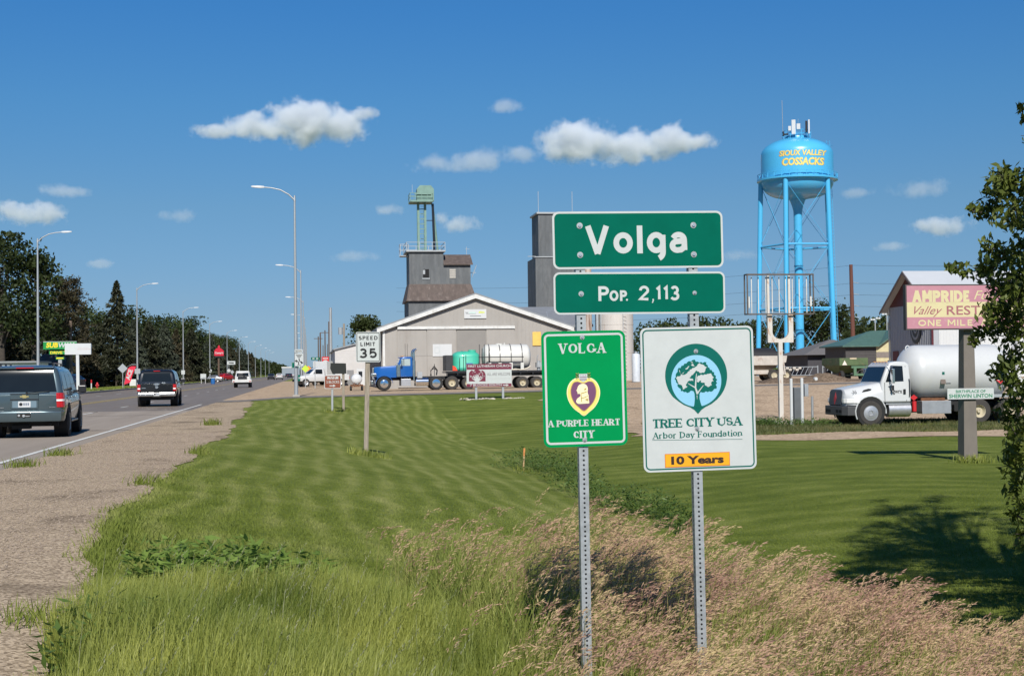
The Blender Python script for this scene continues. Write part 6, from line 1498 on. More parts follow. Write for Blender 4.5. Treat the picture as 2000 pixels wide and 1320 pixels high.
# church sign
t, f = post_sign('church_sign', 'maroon and white church welcome sign with a tree emblem on two posts', 'sign', 955, 77, [(930, 742, 0),(982.5, 742, 0)], 0, None, mat_post='galvd', pw=.12)
maroon = M('maroon_print', (.145,.012,.035), .5)
P, fr, w_, h_ = plate_(t, f, 911.5, 710, 999, 755.5, MT['signwhite'], .01, th=.03)
def band(px0, py0, px1, py1, n_=.002, mat=maroon, nm='band'):
    a0, b0 = loc2(f, fr, px0, py1); a1, b1 = loc2(f, fr, px1, py0); mb = MB(); mb.flat(([(a0,b0),(a1,b0),(a1,b1),(a0,b1)],[(0,1,2,3)]), fr, n_); return mb.build(nm, mat, P, fix=False)
band(911.5,710,999,722); band(911.5,748.5,999,755.5)
mb = MB()
for s_, x0, x1, y0, y1, m_ in (('FIRST LUTHERAN CHURCH',914,997,712,717.5,0),('7 BLOCKS SOUTH',918,980,749.3,754.3,0),('ALL ARE WELCOME',951.5,996.5,727.5,733.5,1),('FirstLutheranVolga.org',951.5,996.5,737.5,740.5,2)):
    a0, b0 = loc2(f, fr, x0, y1); a1, b1 = loc2(f, fr, x1, y0); mb.flat(text2d(s_, a1-a0, b1-b0, off=.018 if m_ == 0 else 0), sub(fr,(a0+a1)/2,(b0+b1)/2), .005, m_)
a, b = loc2(f, fr, 988, 751.8); mb.prism([(-.16,-.025),(.03,-.025),(.03,-.07),(.16,0),(.03,.07),(.03,.025),(-.16,.025)], sub(fr,a,b)[0]+fr[3]*.004, fr[1], fr[2], fr[3]*.001, 0)
mb.build('lettering', [MT['signwhite'], M('grey_print', (.12,.11,.12), .5), M('pale_grey_print', (.42,.42,.43), .5)], P, fix=False)
mb = MB(); q = lambda pts: [loc2(f, fr, 840+x*.11, 660+y*.11) for x, y in pts]
mb.prism(q([(690,770),(690,630),(705,600),(740,570),(770,590),(800,560),(835,545),(870,570),(900,590),(930,575),(965,600),(985,640),(985,770)]), fr[0]+fr[3]*.002, fr[1], fr[2], fr[3]*.001, 0)
rr = random.Random(5)
for k in range(34):
    ang = rr.uniform(8,172); rad_ = rr.uniform(35,135); x, y = 835+rad_*math.cos(R(ang))*1.0, 735-rad_*math.sin(R(ang))*1.05-20
    r_ = rr.uniform(6,11); mb.prism(q([(x+r_*math.cos(a_), y+r_*.8*math.sin(a_)) for a_ in np.linspace(0,6.28,7)[:-1]]), fr[0]+fr[3]*.0035, fr[1], fr[2], fr[3]*.0005, 1)
for ang in (25,50,75,90,105,130,155):
    e = (835+105*math.cos(R(ang)), 755-105*math.sin(R(ang))); strip(mb, q([(835,775),(835+40*math.cos(R(ang)),760-30*math.sin(R(ang))),e]), [.11,.07,.03], fr, .0045+ang*.000004, 1)
mb.build('tree_emblem', [maroon, MT['signwhite']], P, fix=False)
b0 = Wg(930, 77); mb = MB(); rr = random.Random(2)
for k in range(70): mb.ell((rr.uniform(-.9,2.7), rr.uniform(-.35,.25), gz(b0.x, b0.y)-b0.z+rr.uniform(-.02,.05)), (rr.uniform(.04,.1),rr.uniform(.04,.09),rr.uniform(.03,.06)), 6, 4)
o = mb.build('bed_stones', M('pale_stone', (.42,.38,.3), .8), smooth=60); o.location = b0; tag(o, 'strip of pale stones in the grass under the church sign', 'stones', kind='stuff')
# two way turn lane sign on the nearest right lamp
b = Wg(584, 86.5); t = thing('turn_lane_sign', 'white begin turn lane sign with two curved arrows fixed to the nearest right lamp pole', 'road sign', (b.x, 87.75, b.z)); f = lambda x, y: onY(x, y, 87.75)-Vector((b.x, 87.75, b.z))
P, fr, w_, h_ = plate_(t, f, 575.5, 682, 591, 689, MT['signwhite'], .03)
mb = MB(); mb.flat(text2d('BEGIN', w_*.78, h_*.55, off=.01), fr, .003); mb.build('lettering', MT['black'], P, fix=False)
P, fr, w_, h_ = plate_(t, f, 576, 690, 592, 715, MT['signwhite'], .03)
mb = MB()
for sg in (-1, 1):
    pts = [(sg*.02,-sg*-.0-.28*1 if sg < 0 else .16),(sg*.02,0 if sg < 0 else -.02),(sg*.08,.0-.06*0),(sg*.17,-.03)]
    pts = [(-.02,-.3),(-.03,-.16),(-.09,-.09),(-.15,-.07)] if sg < 0 else [(.0,.12),(.01,-.02),(.06,-.11),(.14,-.16)]
    strip(mb, pts, [.055,.055,.05,.05], fr, .002+.0003*sg)
    e = pts[-1]; mb.prism([(e[0]+sg*.11,e[1]-(.0 if sg < 0 else .04)),(e[0]-sg*.01,e[1]+.09),(e[0]-sg*.03,e[1]-.10)], fr[0]+fr[3]*.003, fr[1], fr[2], fr[3]*.001)
for k in range(3): mb.flat(([(-w_*(.38-.08*k),h_*(.36-.08*k)),(w_*(.38-.08*k),h_*(.36-.08*k)),(w_*(.38-.08*k),h_*(.40-.08*k)),(-w_*(.38-.08*k),h_*(.40-.08*k))],[(0,1,2,3)]), fr, .002)
mb.flat(([(-w_*.25,-h_*.44),(w_*.25,-h_*.44),(w_*.25,-h_*.41),(-w_*.25,-h_*.41)],[(0,1,2,3)]), fr, .002)
mb.build('arrows', MT['black'], P, fix=False)
t2 = thing('mile_marker', 'tiny green marker plate on the nearest right lamp pole', 'road sign', (b.x, 87.8, b.z)); P, fr, w_, h_ = plate_(t2, f, 582, 732, 586.5, 744, MT['signgreen'], .01)
mb = MB(); mb.flat(text2d('1', w_*.35, h_*.35), fr, .003); mb.build('lettering', MT['signwhite'], P, fix=False)
# other road signs up the road
def board_sign(nm, lab, cat, px, d, post_px, top, panels, mat='galvd', pw=.08, group=None):
    t, f = post_sign(nm, lab, cat, px, d, [(c, top, 0) for c in post_px], 0, None, mat_post=mat, pw=pw)
    out = []
    for x0, y0, x1, y1, m_ in panels: out.append(plate_(t, f, x0, y0, x1, y1, m_, .02))
    if group: t['group'] = group
    return t, f, out
t, f, o = board_sign('guide_sign', 'green highway guide sign half hidden by the nearest right lamp', 'road sign', 578, 150, [578], 707, [(569.5,707,584,719,MT['signgreen'])], 'wood', .16)
mb = MB(); mb.flat(rring(o[0][2]-.04,o[0][3]-.04,.03,.025), o[0][1], .003); mb.flat(text2d('CITY', .35,.12), sub(o[0][1],-.12,.1), .003) if False else None; mb.build('border', MT['signwhite'], o[0][0], fix=False)
t, f, o = board_sign('street_name_sign', 'green street name sign on a thin post by the gravel yard', 'road sign', 616, 130, [615], 697, [(607.5,697.5,624.5,703,MT['signgreen'])])
mb = MB()
for k in range(2): mb.flat(([(-.28+k*.33,-.04),(-.28+k*.33+.2,-.04),(-.28+k*.33+.2,.05),(-.28+k*.33,.05)],[(0,1,2,3)]), o[0][1], .003)
mb.build('lettering', MT['signwhite'], o[0][0], fix=False)
mb_y = M('lime_sign', (.45,.62,.05), .5); mb_o = M('orange_sign', (.75,.24,.02), .5)
def diamond(nm, lab, px, d, cx_, cy_, r_, mat, top, group=None, round_=False):
    t, f = post_sign(nm, lab, 'road sign', px, d, [(cx_, top, 0)], 0, None, mat_post='galvd', pw=.07)
    c = f(cx_, cy_); s_ = r_*d/FPX; mb = MB(); mb.prism([(-s_,0),(0,-s_),(s_,0),(0,s_)], (c.x,0,c.z), (1,0,0),(0,0,1),(0,.02,0)); mb.build('panel', mat, t)
    if group: t['group'] = group
    return t
diamond('warning_sign', 'lime diamond warning sign in front of the orange one', 597, 140, 596.5, 720, 7.5, mb_y, 722)
diamond('warning_sign', 'orange diamond road work sign beside the lime one', 603, 150, 602.5, 720.5, 6.5, mb_o, 722)
t, f, o = board_sign('shop_sign', 'red and white shop sign above the parked white trucks', 'shop sign', 636, 210, [632, 640], 697, [(628.5,696.5,642.5,707.5,MT['red'])])
mb = MB(); fr = o[0][1]; w_, h_ = o[0][2:]; mb.flat(([(-w_*.36,h_*.1),(w_*.36,h_*.1),(w_*.36,h_*.28),(-w_*.36,h_*.28)],[(0,1,2,3)]), fr, .004); mb.flat((arc(0,-h_*.45,w_*.36,h_*.36,0,180,10), [tuple(range(11))]), fr, .004); mb.build('lettering', MT['signwhite'], o[0][0], fix=False)
# white guide signs on the left
diamond('warning_sign', 'blank back of a diamond sign left of the red feather flag', 240, 160, 239.5, 719.5, 9.5, MT['galv'], 712)
t, f, o = board_sign('road_sign', 'grey back of a square sign behind the second left lamp', 'road sign', 269, 172, [269.5], 720, [(263,720,274,730,MT['galv'])])
t, f, o = board_sign('lamp_plate', 'white plate on the third left lamp pole', 'road sign', 357.5, 229, [357.5], 723, [(354,723,361,731,MT['signwhite'])])
t, f, o = board_sign('lamp_plate', 'white plate on the fourth left lamp pole', 'road sign', 410, 291, [410], 721.5, [(407,721.5,413.5,729.5,MT['signwhite'])])
diamond('warning_sign', 'pale diamond sign up the left verge, the left one of a pair', 447, 335, 447, 723.5, 4, MT['signwhite'], 722)
diamond('warning_sign', 'pale diamond sign up the left verge, the right one of a pair', 453, 345, 453.5, 726.5, 4, MT['galv'], 724)
t, f, o = board_sign('white_yard_sign', 'white board on two legs standing in the left verge grass', 'sign', 397, 255, [393,401], 730, [(391.5,730,402.5,740,MT['signwhite'])], 'white')
t, f, o = board_sign('shop_sign', 'white bow shaped shop sign among the trees up the left side', 'shop sign', 451, 360, [447], 704, [(443.5,705,459.5,712,MT['signwhite'])])
mb = MB(); fr = o[0][1]; w_, h_ = o[0][2:]; mb.flat(([(-w_*.3,-h_*.1),(w_*.32,-h_*.25),(w_*.32,h_*.1),(-w_*.3,h_*.15)],[(0,1,2,3)]), fr, .004); mb.build('lettering', MT['black'], o[0][0], fix=False)
# sandwich shop sign
t, f = post_sign('sandwich_shop_sign', 'green shop sign with yellow and white letters, partly behind the white pole sign', 'shop sign', 116, 146, [(117, 700, 0)], 0, None, mat_post='galvd', pw=.35)
g = M('shop_green', (.008,.23,.045), .4)
P, fr, w_, h_ = plate_(t, f, 84.5, 666.5, 149.5, 682.5, g, .02, th=.4)
mb = MB(); a0, b0 = loc2(f, fr, 90, 679); a1, b1 = loc2(f, fr, 113, 669); mb.flat(text2d('SUB', a1-a0, b1-b0, off=.035, shear=.15), sub(fr,(a0+a1)/2,(b0+b1)/2), .006, 0)
a0, b0 = loc2(f, fr, 114, 679); a1, b1 = loc2(f, fr, 146, 669); mb.flat(text2d('WAY', a1-a0, b1-b0, off=.035, shear=.15), sub(fr,(a0+a1)/2,(b0+b1)/2), .006, 1)
mb.flat(([(-w_/2,h_/2-.05),(w_/2,h_/2-.05),(w_/2,h_/2),(-w_/2,h_/2)],[(0,1,2,3)]), fr, .004, 1)
mb.build('lettering', [M('bright_yellow', (.85,.60,.02), .4), MT['signwhite']], P, fix=False)
P, fr, w_, h_ = plate_(t, f, 96, 685, 150, 692, g, .02, th=.3); mb = MB(); mb.flat(text2d('DRIVE THRU', w_*.92, h_*.8, off=.02), fr, .005); mb.build('lettering', M('bright_yellow', (.85,.60,.02), .4), P, fix=False)
P, fr, w_, h_ = plate_(t, f, 109, 697, 125, 702, g, .02, th=.3); mb = MB(); mb.flat(([(-w_*.42,-h_*.2),(w_*.42,-h_*.2),(w_*.42,h_*.25),(-w_*.42,h_*.25)],[(0,1,2,3)]), fr, .004); mb.build('yellow_bar', M('bright_yellow', (.85,.60,.02), .4), P, fix=False)
# white pole sign
t, f = post_sign('pole_sign', 'plain white rectangular sign on a tall white pole before the spruces', 'shop sign', 152, 137, [(151, 692, -.012)], 0, None, mat_post='white_clean', pw=.28)
P, fr, w_, h_ = plate_(t, f, 126.5, 670.5, 177.5, 692.5, MT['white_clean'], .03, th=.35)
mb = MB(); a, b_ = loc2(f, fr, 138, 681.5); mb.flat(rring(.8,.45,.1,.02), sub(fr, a, b_), .004); mb.flat(([(-.05,-.05),(1.2,-.05),(1.2,-.02),(-.05,-.02)],[(0,1,2,3)]), fr, .004, 1); mb.flat(([(.0,.12),(1.0,.12),(1.0,.14),(.0,.14)],[(0,1,2,3)]), fr, .004, 1); mb.build('lettering', [M('pale_mint', (.5,.62,.55), .5), M('pinkish_ink', (.5,.32,.3), .5)], P, fix=False)
# red barn shaped sign
t, f = post_sign('store_sign', 'red barn shaped store sign on a dark pole among the trees', 'shop sign', 427, 300, [(427, 700, 0)], 0, None, mat_post='woodd', pw=.35)
q = lambda pts: [(f(x, y).x, f(x, y).z) for x, y in pts]
mb = MB(); mb.prism(q([(418.5,695),(437,695),(437,685),(432,680.5),(429.5,679.5),(429.5,676),(427.5,674),(425.5,676),(425.5,679.5),(422.5,680.5),(418.5,685)]), (0,-.1,0), (1,0,0),(0,0,1),(0,.3,0)); P = mb.build('panel', M('store_red', (.50,.008,.03), .4), t)
a = f(427.8, 689.5); mb = MB(); mb.flat(text2d("Casey's", 1.75, .55, off=.03), (Vector((a.x,-.1,a.z)), Vector((1,0,0)), Vector((0,0,1)), Vector((0,-1,0))), .01); mb.build('lettering', MT['signwhite'], P, fix=False)
a = f(418.5, 698.5); b = f(437, 696); mb = MB(); mb.box(a.x, b.x, -.05, .15, a.z, b.z); mb.build('lower_board', MT['blackp'], t)
# feather flag
p = Wg(247, 168); t = thing('feather_flag', 'red feather flag with white letters leaning beside the white van', 'flag', tuple(p)); f = lambda x, y: onY(x, y, p.y)-p
q = lambda pts: [(f(x, y).x, f(x, y).z) for x, y in pts]
pts = q([(242.5,751),(244.5,741),(247,730),(249.5,720),(253,716.5),(258,715),(266,715.5),(263,722),(258.5,732),(256.5,741),(254,747)])
mb = MB(); mb.prism(pts, (0,0,0), (1,0,0),(0,0,1),(0,.02,0)); P = mb.build('cloth', M('flag_red', (.62,.012,.045), .6), t)
a = f(252.3, 731.5); U_ = Vector((.30,0,.95)).normalized(); mb = MB(); mb.flat(text2d('ACE', 1.25, .5, off=.04), (Vector((a.x,0,a.z)), U_, Vector((-U_.z,0,U_.x)), Vector((0,-1,0))), .006); mb.build('lettering', MT['signwhite'], P, fix=False)
mb = MB(); mb.tube([(f(242,757).x,.03,0),(f(243.5,745).x,.03,f(0,745).z),(f(248.5,719).x,.03,f(0,719).z),(f(257,714.5).x,.03,f(0,714.5).z),(f(266,715).x,.03,f(0,715).z)], .025, 6); mb.build('pole', MT['galv'], t)
# small verge things
p = Wg(190, 158); t = thing('fire_hydrant', 'red fire hydrant in the grass left of the white van', 'hydrant', tuple(p)); mb = MB(); mb.lathe([(.16,0),(.16,.05),(.11,.08),(.11,.5),(.14,.52),(.14,.56),(.09,.68),(.03,.74),(0,.75)], 14); mb.build('body', MT['red'], t, smooth=40); mb = MB(); mb.cyl((-.2,0,.4),(.2,0,.4),.06,n=10); mb.cyl((0,-.2,.38),(0,0,.38),.075,n=10); mb.build('outlet', MT['red'], t)
p = Wg(178.5, 150); t = thing('marker_post', 'white marker post with a red top near the hydrant', 'post', tuple(p)); mb = MB(); mb.cyl((0,0,0),(0,0,.95),.06,n=10); mb.build('stem', MT['white'], t); mb = MB(); mb.cyl((0,0,.7),(0,0,1.05),.075,n=10); mb.build('band', MT['red'], t)
p = Wg(138.5, 170); t = thing('utility_pole', 'brown wooden pole behind the white pole sign', 'utility pole', tuple(p)); mb = MB(); mb.cyl((0,0,0),(0,0,8),.22,.17,n=12); mb.build('pole', M('brown_pole', (.16,.115,.09), .85, var=.2, vs=4, stretch=(4,4,.5)), t)
p = Wg(416, 240); t = thing('barrel', 'blue barrel standing in the left verge grass', 'barrel', tuple(p)); mb = MB(); mb.lathe([(.33,0),(.36,.1),(.33,.3),(.36,.5),(.33,.7),(.34,1.0),(0,1.0)], 16); mb.build('shell', M('blue_plastic', (.02,.12,.35), .4), t, smooth=50); mb = MB(); mb.cyl((0,0,1.0),(0,0,1.05),.36,n=16); mb.build('lid', MT['white'], t)
p = Wg(260, 185); t = thing('white_cabinet', 'small white cabinet between the feather flag and the lamp', 'cabinet', tuple(p)); mb = MB(); mb.box(-.4,.4,-.3,.3,.1,.95); mb.build('body', MT['white'], t, bevel=.02); mb = MB(); mb.box(-.4,.4,-.3,.3,0,.1); mb.build('base', MT['concrete'], t)
# survey stake in the lawn
p = Wg(1023, 38); t = thing('wooden_stake', 'thin orange tipped wooden stake in the lawn left of the panels', 'stake', tuple(p)); mb = MB(); mb.bar((-.02,0,-.1),(.02,0,.55),.04,.03); mb.build('stake', M('pale_stake', (.42,.28,.14), .8), t); mb = MB(); mb.bar((.008,0,.40),(.023,0,.6),.046,.036); mb.build('painted_tip', M('stake_orange', (.55,.22,.06), .7), t)
# utility poles on the right of the road
for px, d, top, w_, mt, arm, lab in ((622.3,330,657,.3,'woodd',1,'dark wooden utility pole, leftmost of the row beyond the gravel yard'),(626.3,270,650,.3,'woodd',0,'dark wooden utility pole, second from the left beyond the gravel yard'),(635.5,300,645,.28,'woodd',1,'dark wooden utility pole behind the red shop sign'),(631.5,430,674,.28,'woodd',0,'short far utility pole between two taller ones'),(643.3,230,628,.25,'woodd',0,'thin dark pole touching the thick steel pole'),(646.8,190,601,.42,'galvd',0,'thick grey steel pole left of the white garage'),(672.8,185,632,.3,'wood',2,'wooden utility pole with a transformer above the white garage'),(640,400,672,.25,'woodd',0,'thin far utility pole left of the steel pole')):
    p = Wg(px, d); h_ = onY(px, top, p.y).z-p.z; t = thing('utility_pole', lab, 'utility pole', tuple(p), group='poles beyond the gravel yard')
    mb = MB(); mb.cyl((0,0,-.2),(0,0,h_),w_/2*1.15,w_/2*.85,n=10); mb.build('pole', MT[mt], t, smooth=40)
    if arm == 1: mb = MB(); mb.bar((-1.0,0,h_-.5),(1.0,0,h_-.5),.14); mb.build('crossarm', MT['woodd'], t)
    if arm == 2: mb = MB(); mb.cyl((-.45,0,h_-1.4),(-.45,0,h_-.5),.28,n=12); mb.bar((-.2,0,h_-.9),(0,0,h_-.9),.1); mb.build('transformer', MT['galvd'], t)
p = Wg(1668, 200); h_ = onY(1665, 517, p.y).z-p.z
t = thing('utility_pole', 'tall red brown pole between the tower and the barn', 'utility pole', tuple(p)); mb = MB(); mb.cyl((0,0,-.2),(-.18,0,h_),.36,.24,n=12); mb.build('pole', MT['redpole'], t, smooth=40)
mb = MB()
for k in range(4): mb.bar((-.1,0,h_-2.4-k*1.6-.0),(.9,0,h_-2.6-k*1.6),.06)
mb.build('insulator_arm', MT['galvd'], t)
# wires from it to the far right and left
mb = MB()
for k in range(4):
    for sg, X1, Y1 in ((1, p.x+62, p.y-30),(-1, p.x-60, p.y+60)):
        pts = []
        for i in range(13):
            u = i/12; x = p.x+(X1-p.x)*u; y = p.y+(Y1-p.y)*u; z = p.z+h_-(.1 if k == 0 else 1.0+1.6*k)+(.6*u)-2.2*4*u*(1-u)*.5; pts.append((x,y,z))
        mb.tube(pts, .014, 4)
tag(mb.build('power_lines', MT['blackp'], fix=False), 'thin power lines strung from the red brown pole', 'wires')
# ---- hollow sign frame on a rusty white post
p = Wg(1529, 57); t = thing('empty_sign_frame', 'empty rusty sign frame on a white forked post', 'sign frame', tuple(p)); f = lambda x, y: onY(x, y, p.y)-p
rw = M('rusty_white_post', (.56,.52,.47), .65, var=.05, col2=(.36,.17,.07), c2s=4.0, c2t=(.56,.66), stretch=(1.5,1.5,.5))
fd = M('dark_frame', (.10,.085,.075), .7, var=.3)
a = f(1460.5, 613.5); b = f(1588, 535.5)
mb = MB()
for y in (0, .38):
    for x in (a.x, b.x): mb.bar((x,y,a.z),(x,y,b.z),.045)
    for z in (a.z, b.z): mb.bar((a.x,y,z),(b.x,y,z),.045)
for x in (a.x, b.x):
    for z in (a.z, b.z): mb.bar((x,0,z),(x,.38,z),.045)
mb.build('frame', fd, t)
for px in (1470.5,1484,1498.5,1511,1524.5,1537.5,1550.5,1564,1578.5):
    v = f(px, 575); mb = MB(); mb.cyl((v.x,.18,a.z+.05),(v.x,.18,b.z-.08),.022,n=10); mb.build('tube_light', MT['white'], t)
for px in (1503.5, 1544.5):
    v = f(px, 600); mb = MB(); mb.bar((v.x,.2,f(0,660).z),(v.x,.2,b.z-.05),.09); mb.build('upright', rw, t)
v0 = f(1502, 669); v1 = f(1551, 614)
outl = [(v0.x,v0.z),(v1.x,v0.z),(v1.x,v1.z),(v1.x-.19,v1.z)]+[((v0.x+v1.x)/2+(v1.x-v0.x-.38)/2*math.cos(R(q)), v0.z+.42+.28*math.sin(R(q))) for q in range(0,-181,-20)]+[(v0.x+.19,v1.z),(v0.x,v1.z)]
mb = MB(); mb.prism(outl, (0,.12,0), (1,0,0),(0,0,1),(0,.16,0)); mb.build('fork_plate', rw, t)
v = f(1526.5, 668); mb = MB(); mb.bar((v.x,.2,v.z),(f(1529,822).x,.2,0.1),.17,.17); mb.build('post', rw, t, bevel=.01)
mb = MB(); mb.box(-.32,.32,-.1,.5,-.1,.16); mb.build('footing', rw, t, bevel=.02)
mb = MB(); mb.bar((a.x+.09,.1,a.z+.25),(a.x+.09,.1,a.z+.7),.05); mb.bar((b.x-.08,.1,a.z+.3),(b.x-.08,.1,a.z+.7),.07); mb.build('loose_scrap', MT['white'], t)
# white bollards and meter cabinet
for px, top, lab in ((1546.5,739,'slim white pipe bollard left of the meter cabinet'),(1567.5,738,'taller white pipe bollard in front of the meter cabinet')):
    p = Wg(px, 56.5); t = thing('bollard', lab, 'bollard', tuple(p), group='bollards guarding the meter cabinet'); h_ = onY(px, top, p.y).z-p.z; mb = MB(); mb.cyl((0,0,-.2),(0,0,h_-.03),.06,n=14); mb.ell((0,0,h_-.03),(.06,.06,.03)); mb.build('pipe', MT['white_clean'], t, smooth=50)
p = Wg(1558, 58.5); t = thing('meter_cabinet', 'grey electric meter cabinet between two white bollards', 'cabinet', tuple(p)); f = lambda x, y: onY(x, y, p.y)-p
a = f(1550.5, 820); b = f(1564, 756); mb = MB(); mb.box(a.x, b.x, -.1, .2, max(a.z,.12), b.z); mb.build('housing', M('dark_grey_cabinet', (.13,.14,.15), .5, .3), t, bevel=.02)
a = f(1570, 774); b = f(1577, 750); mb = MB(); mb.box(a.x, b.x, -.12, .15, a.z, b.z); mb.build('side_box', MT['galv'], t, bevel=.01)
mb = MB(); mb.cyl((f(1573,0).x,0,0),(f(1573,0).x,0,a.z),.05,n=10); mb.build('conduit', MT['galv'], t)
mb = MB(); mb.cyl((f(1579,0).x,-.15,f(0,761).z),(f(1579,0).x,.0,f(0,761).z),.07,n=14); mb.build('meter', MT['white_clean'], t)
mb = MB(); mb.box(-.25,.2,-.08,.15,0,.14); mb.build('plinth', M('olive', (.1,.1,.06), .8), t)
# ---- billboard
p = Wg(1903, 33.5); t = thing('fuel_restaurant_billboard', 'faded pink and cream fuel and restaurant board on a thick grey post', 'billboard', tuple(p)); f = lambda x, y: onY(x, y, p.y)-p
a = f(1772, 642); b = f(2052, 557); a2 = f(1771, 645)
pink = M('faded_pink', (.45,.205,.25), .6, var=.06, vs=2, col2=(.48,.28,.31), c2s=4, c2t=(.55,.75)); cream = M('faded_cream', (.58,.51,.29), .6, var=.05)
w_ = b.x-a.x; h_ = b.z-a.z; tl = .012
mb = MB(); mb.box(a.x-.03, b.x+.03, 0, .14, a.z-.03, b.z+.03); P = mb.build('panel', M('dark_steel_frame', (.06,.05,.05), .6), t)
tilt = Matrix.Rotation(0, 3, 'Y'); fr = (Vector((a.x, 0, a.z)), Vector((1,0,0)), Vector((0,0,1)), Vector((0,-1,0)))
zA = f(0, 592).z-a.z; zA = h_*.615; zB = h_*.265
mb = MB(); mb.flat(([(0,0),(w_,0),(w_,zB),(0,zB)],[(0,1,2,3)]), fr, .004); mb.flat(([(0,zA),(w_,zA),(w_,h_),(0,h_)],[(0,1,2,3)]), fr, .004); mb.build('pink_band', pink, P, fix=False)
mb = MB(); mb.flat(([(0,zB),(w_,zB),(w_,zA),(0,zA)],[(0,1,2,3)]), fr, .004); mb.build('cream_band', cream, P, fix=False)
dull = M('dull_pink_print', (.32,.11,.13), .6)
def bl(txt, x0, x1, y0, y1, mat, off=0., shear=0., nm='lettering'):
    A = f(x0, y1); B = f(x1, y0); mb = MB()
    if txt.isupper() and mat is cream: letters(mb, txt, (Vector(((A.x+B.x)/2,0,(A.z+B.z)/2)), fr[1], fr[2], fr[3]), B.x-A.x, B.z-A.z, wt=.27 if txt == 'AMPRIDE' else .22, gap=.14, n0=.007)
    else: mb.flat(text2d(txt, B.x-A.x, B.z-A.z, off=off, shear=shear), (Vector(((A.x+B.x)/2,0,(A.z+B.z)/2)), fr[1], fr[2], fr[3]), .008)
    return mb.build(nm, mat, P, fix=False)
for txt, x0, x1, y0, y1, mt, of, sh_ in (('AMPRIDE',1782,1895,567,591,cream,.016,0),('Fuel Center',1902,2040,567,585,cream,.0,.35),('Valley',1785,1840,598,619,dull,.0,.5),('RESTAURANT',1849,2040,596,615,dull,.008,0),('ONE MILE',1793,1901,624,637,cream,.008,0),('AHEAD',1915,1985,623,636,cream,.008,0)):
    bl(txt, x0, x1, y0, y1, mt, of, sh_)
p0 = f(1904, 895); mb = MB(); c0_ = f(1898, 640).x; c1_ = f(1902.5, 897).x
mb.loft([[(c1_-.175,.15,-.25),(c1_+.175,.15,-.25),(c1_+.175,.5,-.25),(c1_-.175,.5,-.25)],[(c0_-.115,.15,b.z-.1),(c0_+.115,.15,b.z-.1),(c0_+.115,.4,b.z-.1),(c0_-.115,.4,b.z-.1)]])
mb.build('post', M('weathered_grey_steel', (.155,.135,.115), .75, .0, var=.12, vs=3, col2=(.17,.09,.07), c2s=2.0, c2t=(.58,.72), stretch=(1,1,.5)), t, bevel=.008)
tb = thing('birthplace_sign', 'small white birthplace sign with green words fixed across the billboard post', 'sign', tuple(p)); A = f(1854, 780); B = f(1944.5, 757.5)
mb = MB(); mb.prism(rrect(B.x-A.x, B.z-A.z, .02), ((A.x+B.x)/2,.09,(A.z+B.z)/2), (1,0,0),(0,0,1),(0,.02,0)); P2 = mb.build('panel', MT['signwhite'], tb)
fr2 = (Vector(((A.x+B.x)/2,.09,(A.z+B.z)/2)), Vector((1,0,0)), Vector((0,0,1)), Vector((0,-1,0))); grn = M('sign_text_green', (.01,.19,.09), .5)
mb = MB(); mb.flat(text2d('BIRTHPLACE OF', (B.x-A.x)*.64, (B.z-A.z)*.26, off=.015), sub(fr2,0,(B.z-A.z)*.22), .004); mb.flat(text2d('SHERWIN LINTON', (B.x-A.x)*.93, (B.z-A.z)*.36, off=.02), sub(fr2,0,-(B.z-A.z)*.20), .004); mb.build('lettering', grn, P2, fix=False)
# ---- farm machines in the yard
def nurse():
    p = Wg(697, 108); t = thing('nurse_tank', 'white round ended fertilizer tank on a rusty running gear beside the shed', 'tank trailer', tuple(p), sc_=.5)
    mb = MB(); mb.lathe(tankprof(3.4,.82,.5,8), 32, (0,1.7,1.72), 'Y'); mb.build('tank_shell', MT['white_clean'], t, smooth=60)
    mb = MB(); mb.box(-.95,.95,-.1,.1,.72,.95); mb.box(-.4,.4,-.2,3.6,.6,.78); mb.box(-.9,.9,3.1,3.3,.7,.9); mb.bar((-.6,-.1,.9),(-.3,-.1,1.2),.12); mb.bar((.6,-.1,.9),(.3,-.1,1.2),.12); mb.box(-.75,-.6,-.15,-.1,.5,.7); mb.build('running_gear', MT['rust'], t)
    for x in (-.85,.85):
        for y in (.1,3.2): wheel(t, (x,y,.36), .36, .24, 1 if x > 0 else -1, 'rust')
    mb = MB(); mb.cyl((.1,-.15,.95),(.1,-.15,1.15),.08,n=8); mb.build('valve', MT['galvd'], t)
nurse()
p = Wg(1495, 108); t = thing('fertilizer_spreader', 'whitish hopper spreader with tandem wheels parked left of the forked post', 'spreader', tuple(p)); f = lambda x, y: onY(x, y, p.y)-p
sw = M('grimy_white_steel', (.46,.42,.37), .6, var=.15, vs=2, col2=(.22,.11,.06), c2s=1.6, c2t=(.56,.72)); sb = M('brown_steel', (.20,.16,.12), .7, var=.2)
def fx(x0, y0, x1, y1): A = f(x0, y1); B = f(x1, y0); return A.x, B.x, A.z, B.z
x0, x1, z0, z1 = fx(1440, 695, 1525, 714)
mb = MB(); mb.prism([(x0,z1),(x1+.1,z1),(x1,z0+.2),(x1-.7,z0),(x0,z0)], (0,-1.2,0), (1,0,0),(0,0,1),(0,2.4,0)); mb.build('hopper', sw, t, bevel=.02)
mb = MB(); mb.loft([[(x0+.2,-1.1,z0+.01),(x1-.6,-1.1,z0+.01),(x1-.6,1.1,z0+.01),(x0+.2,1.1,z0+.01)],[(x0+.8,-.5,z0-.75),(x1-1.4,-.5,z0-.75),(x1-1.4,.5,z0-.75),(x0+.8,.5,z0-.75)]]); mb.build('lower_hopper', sb, t)
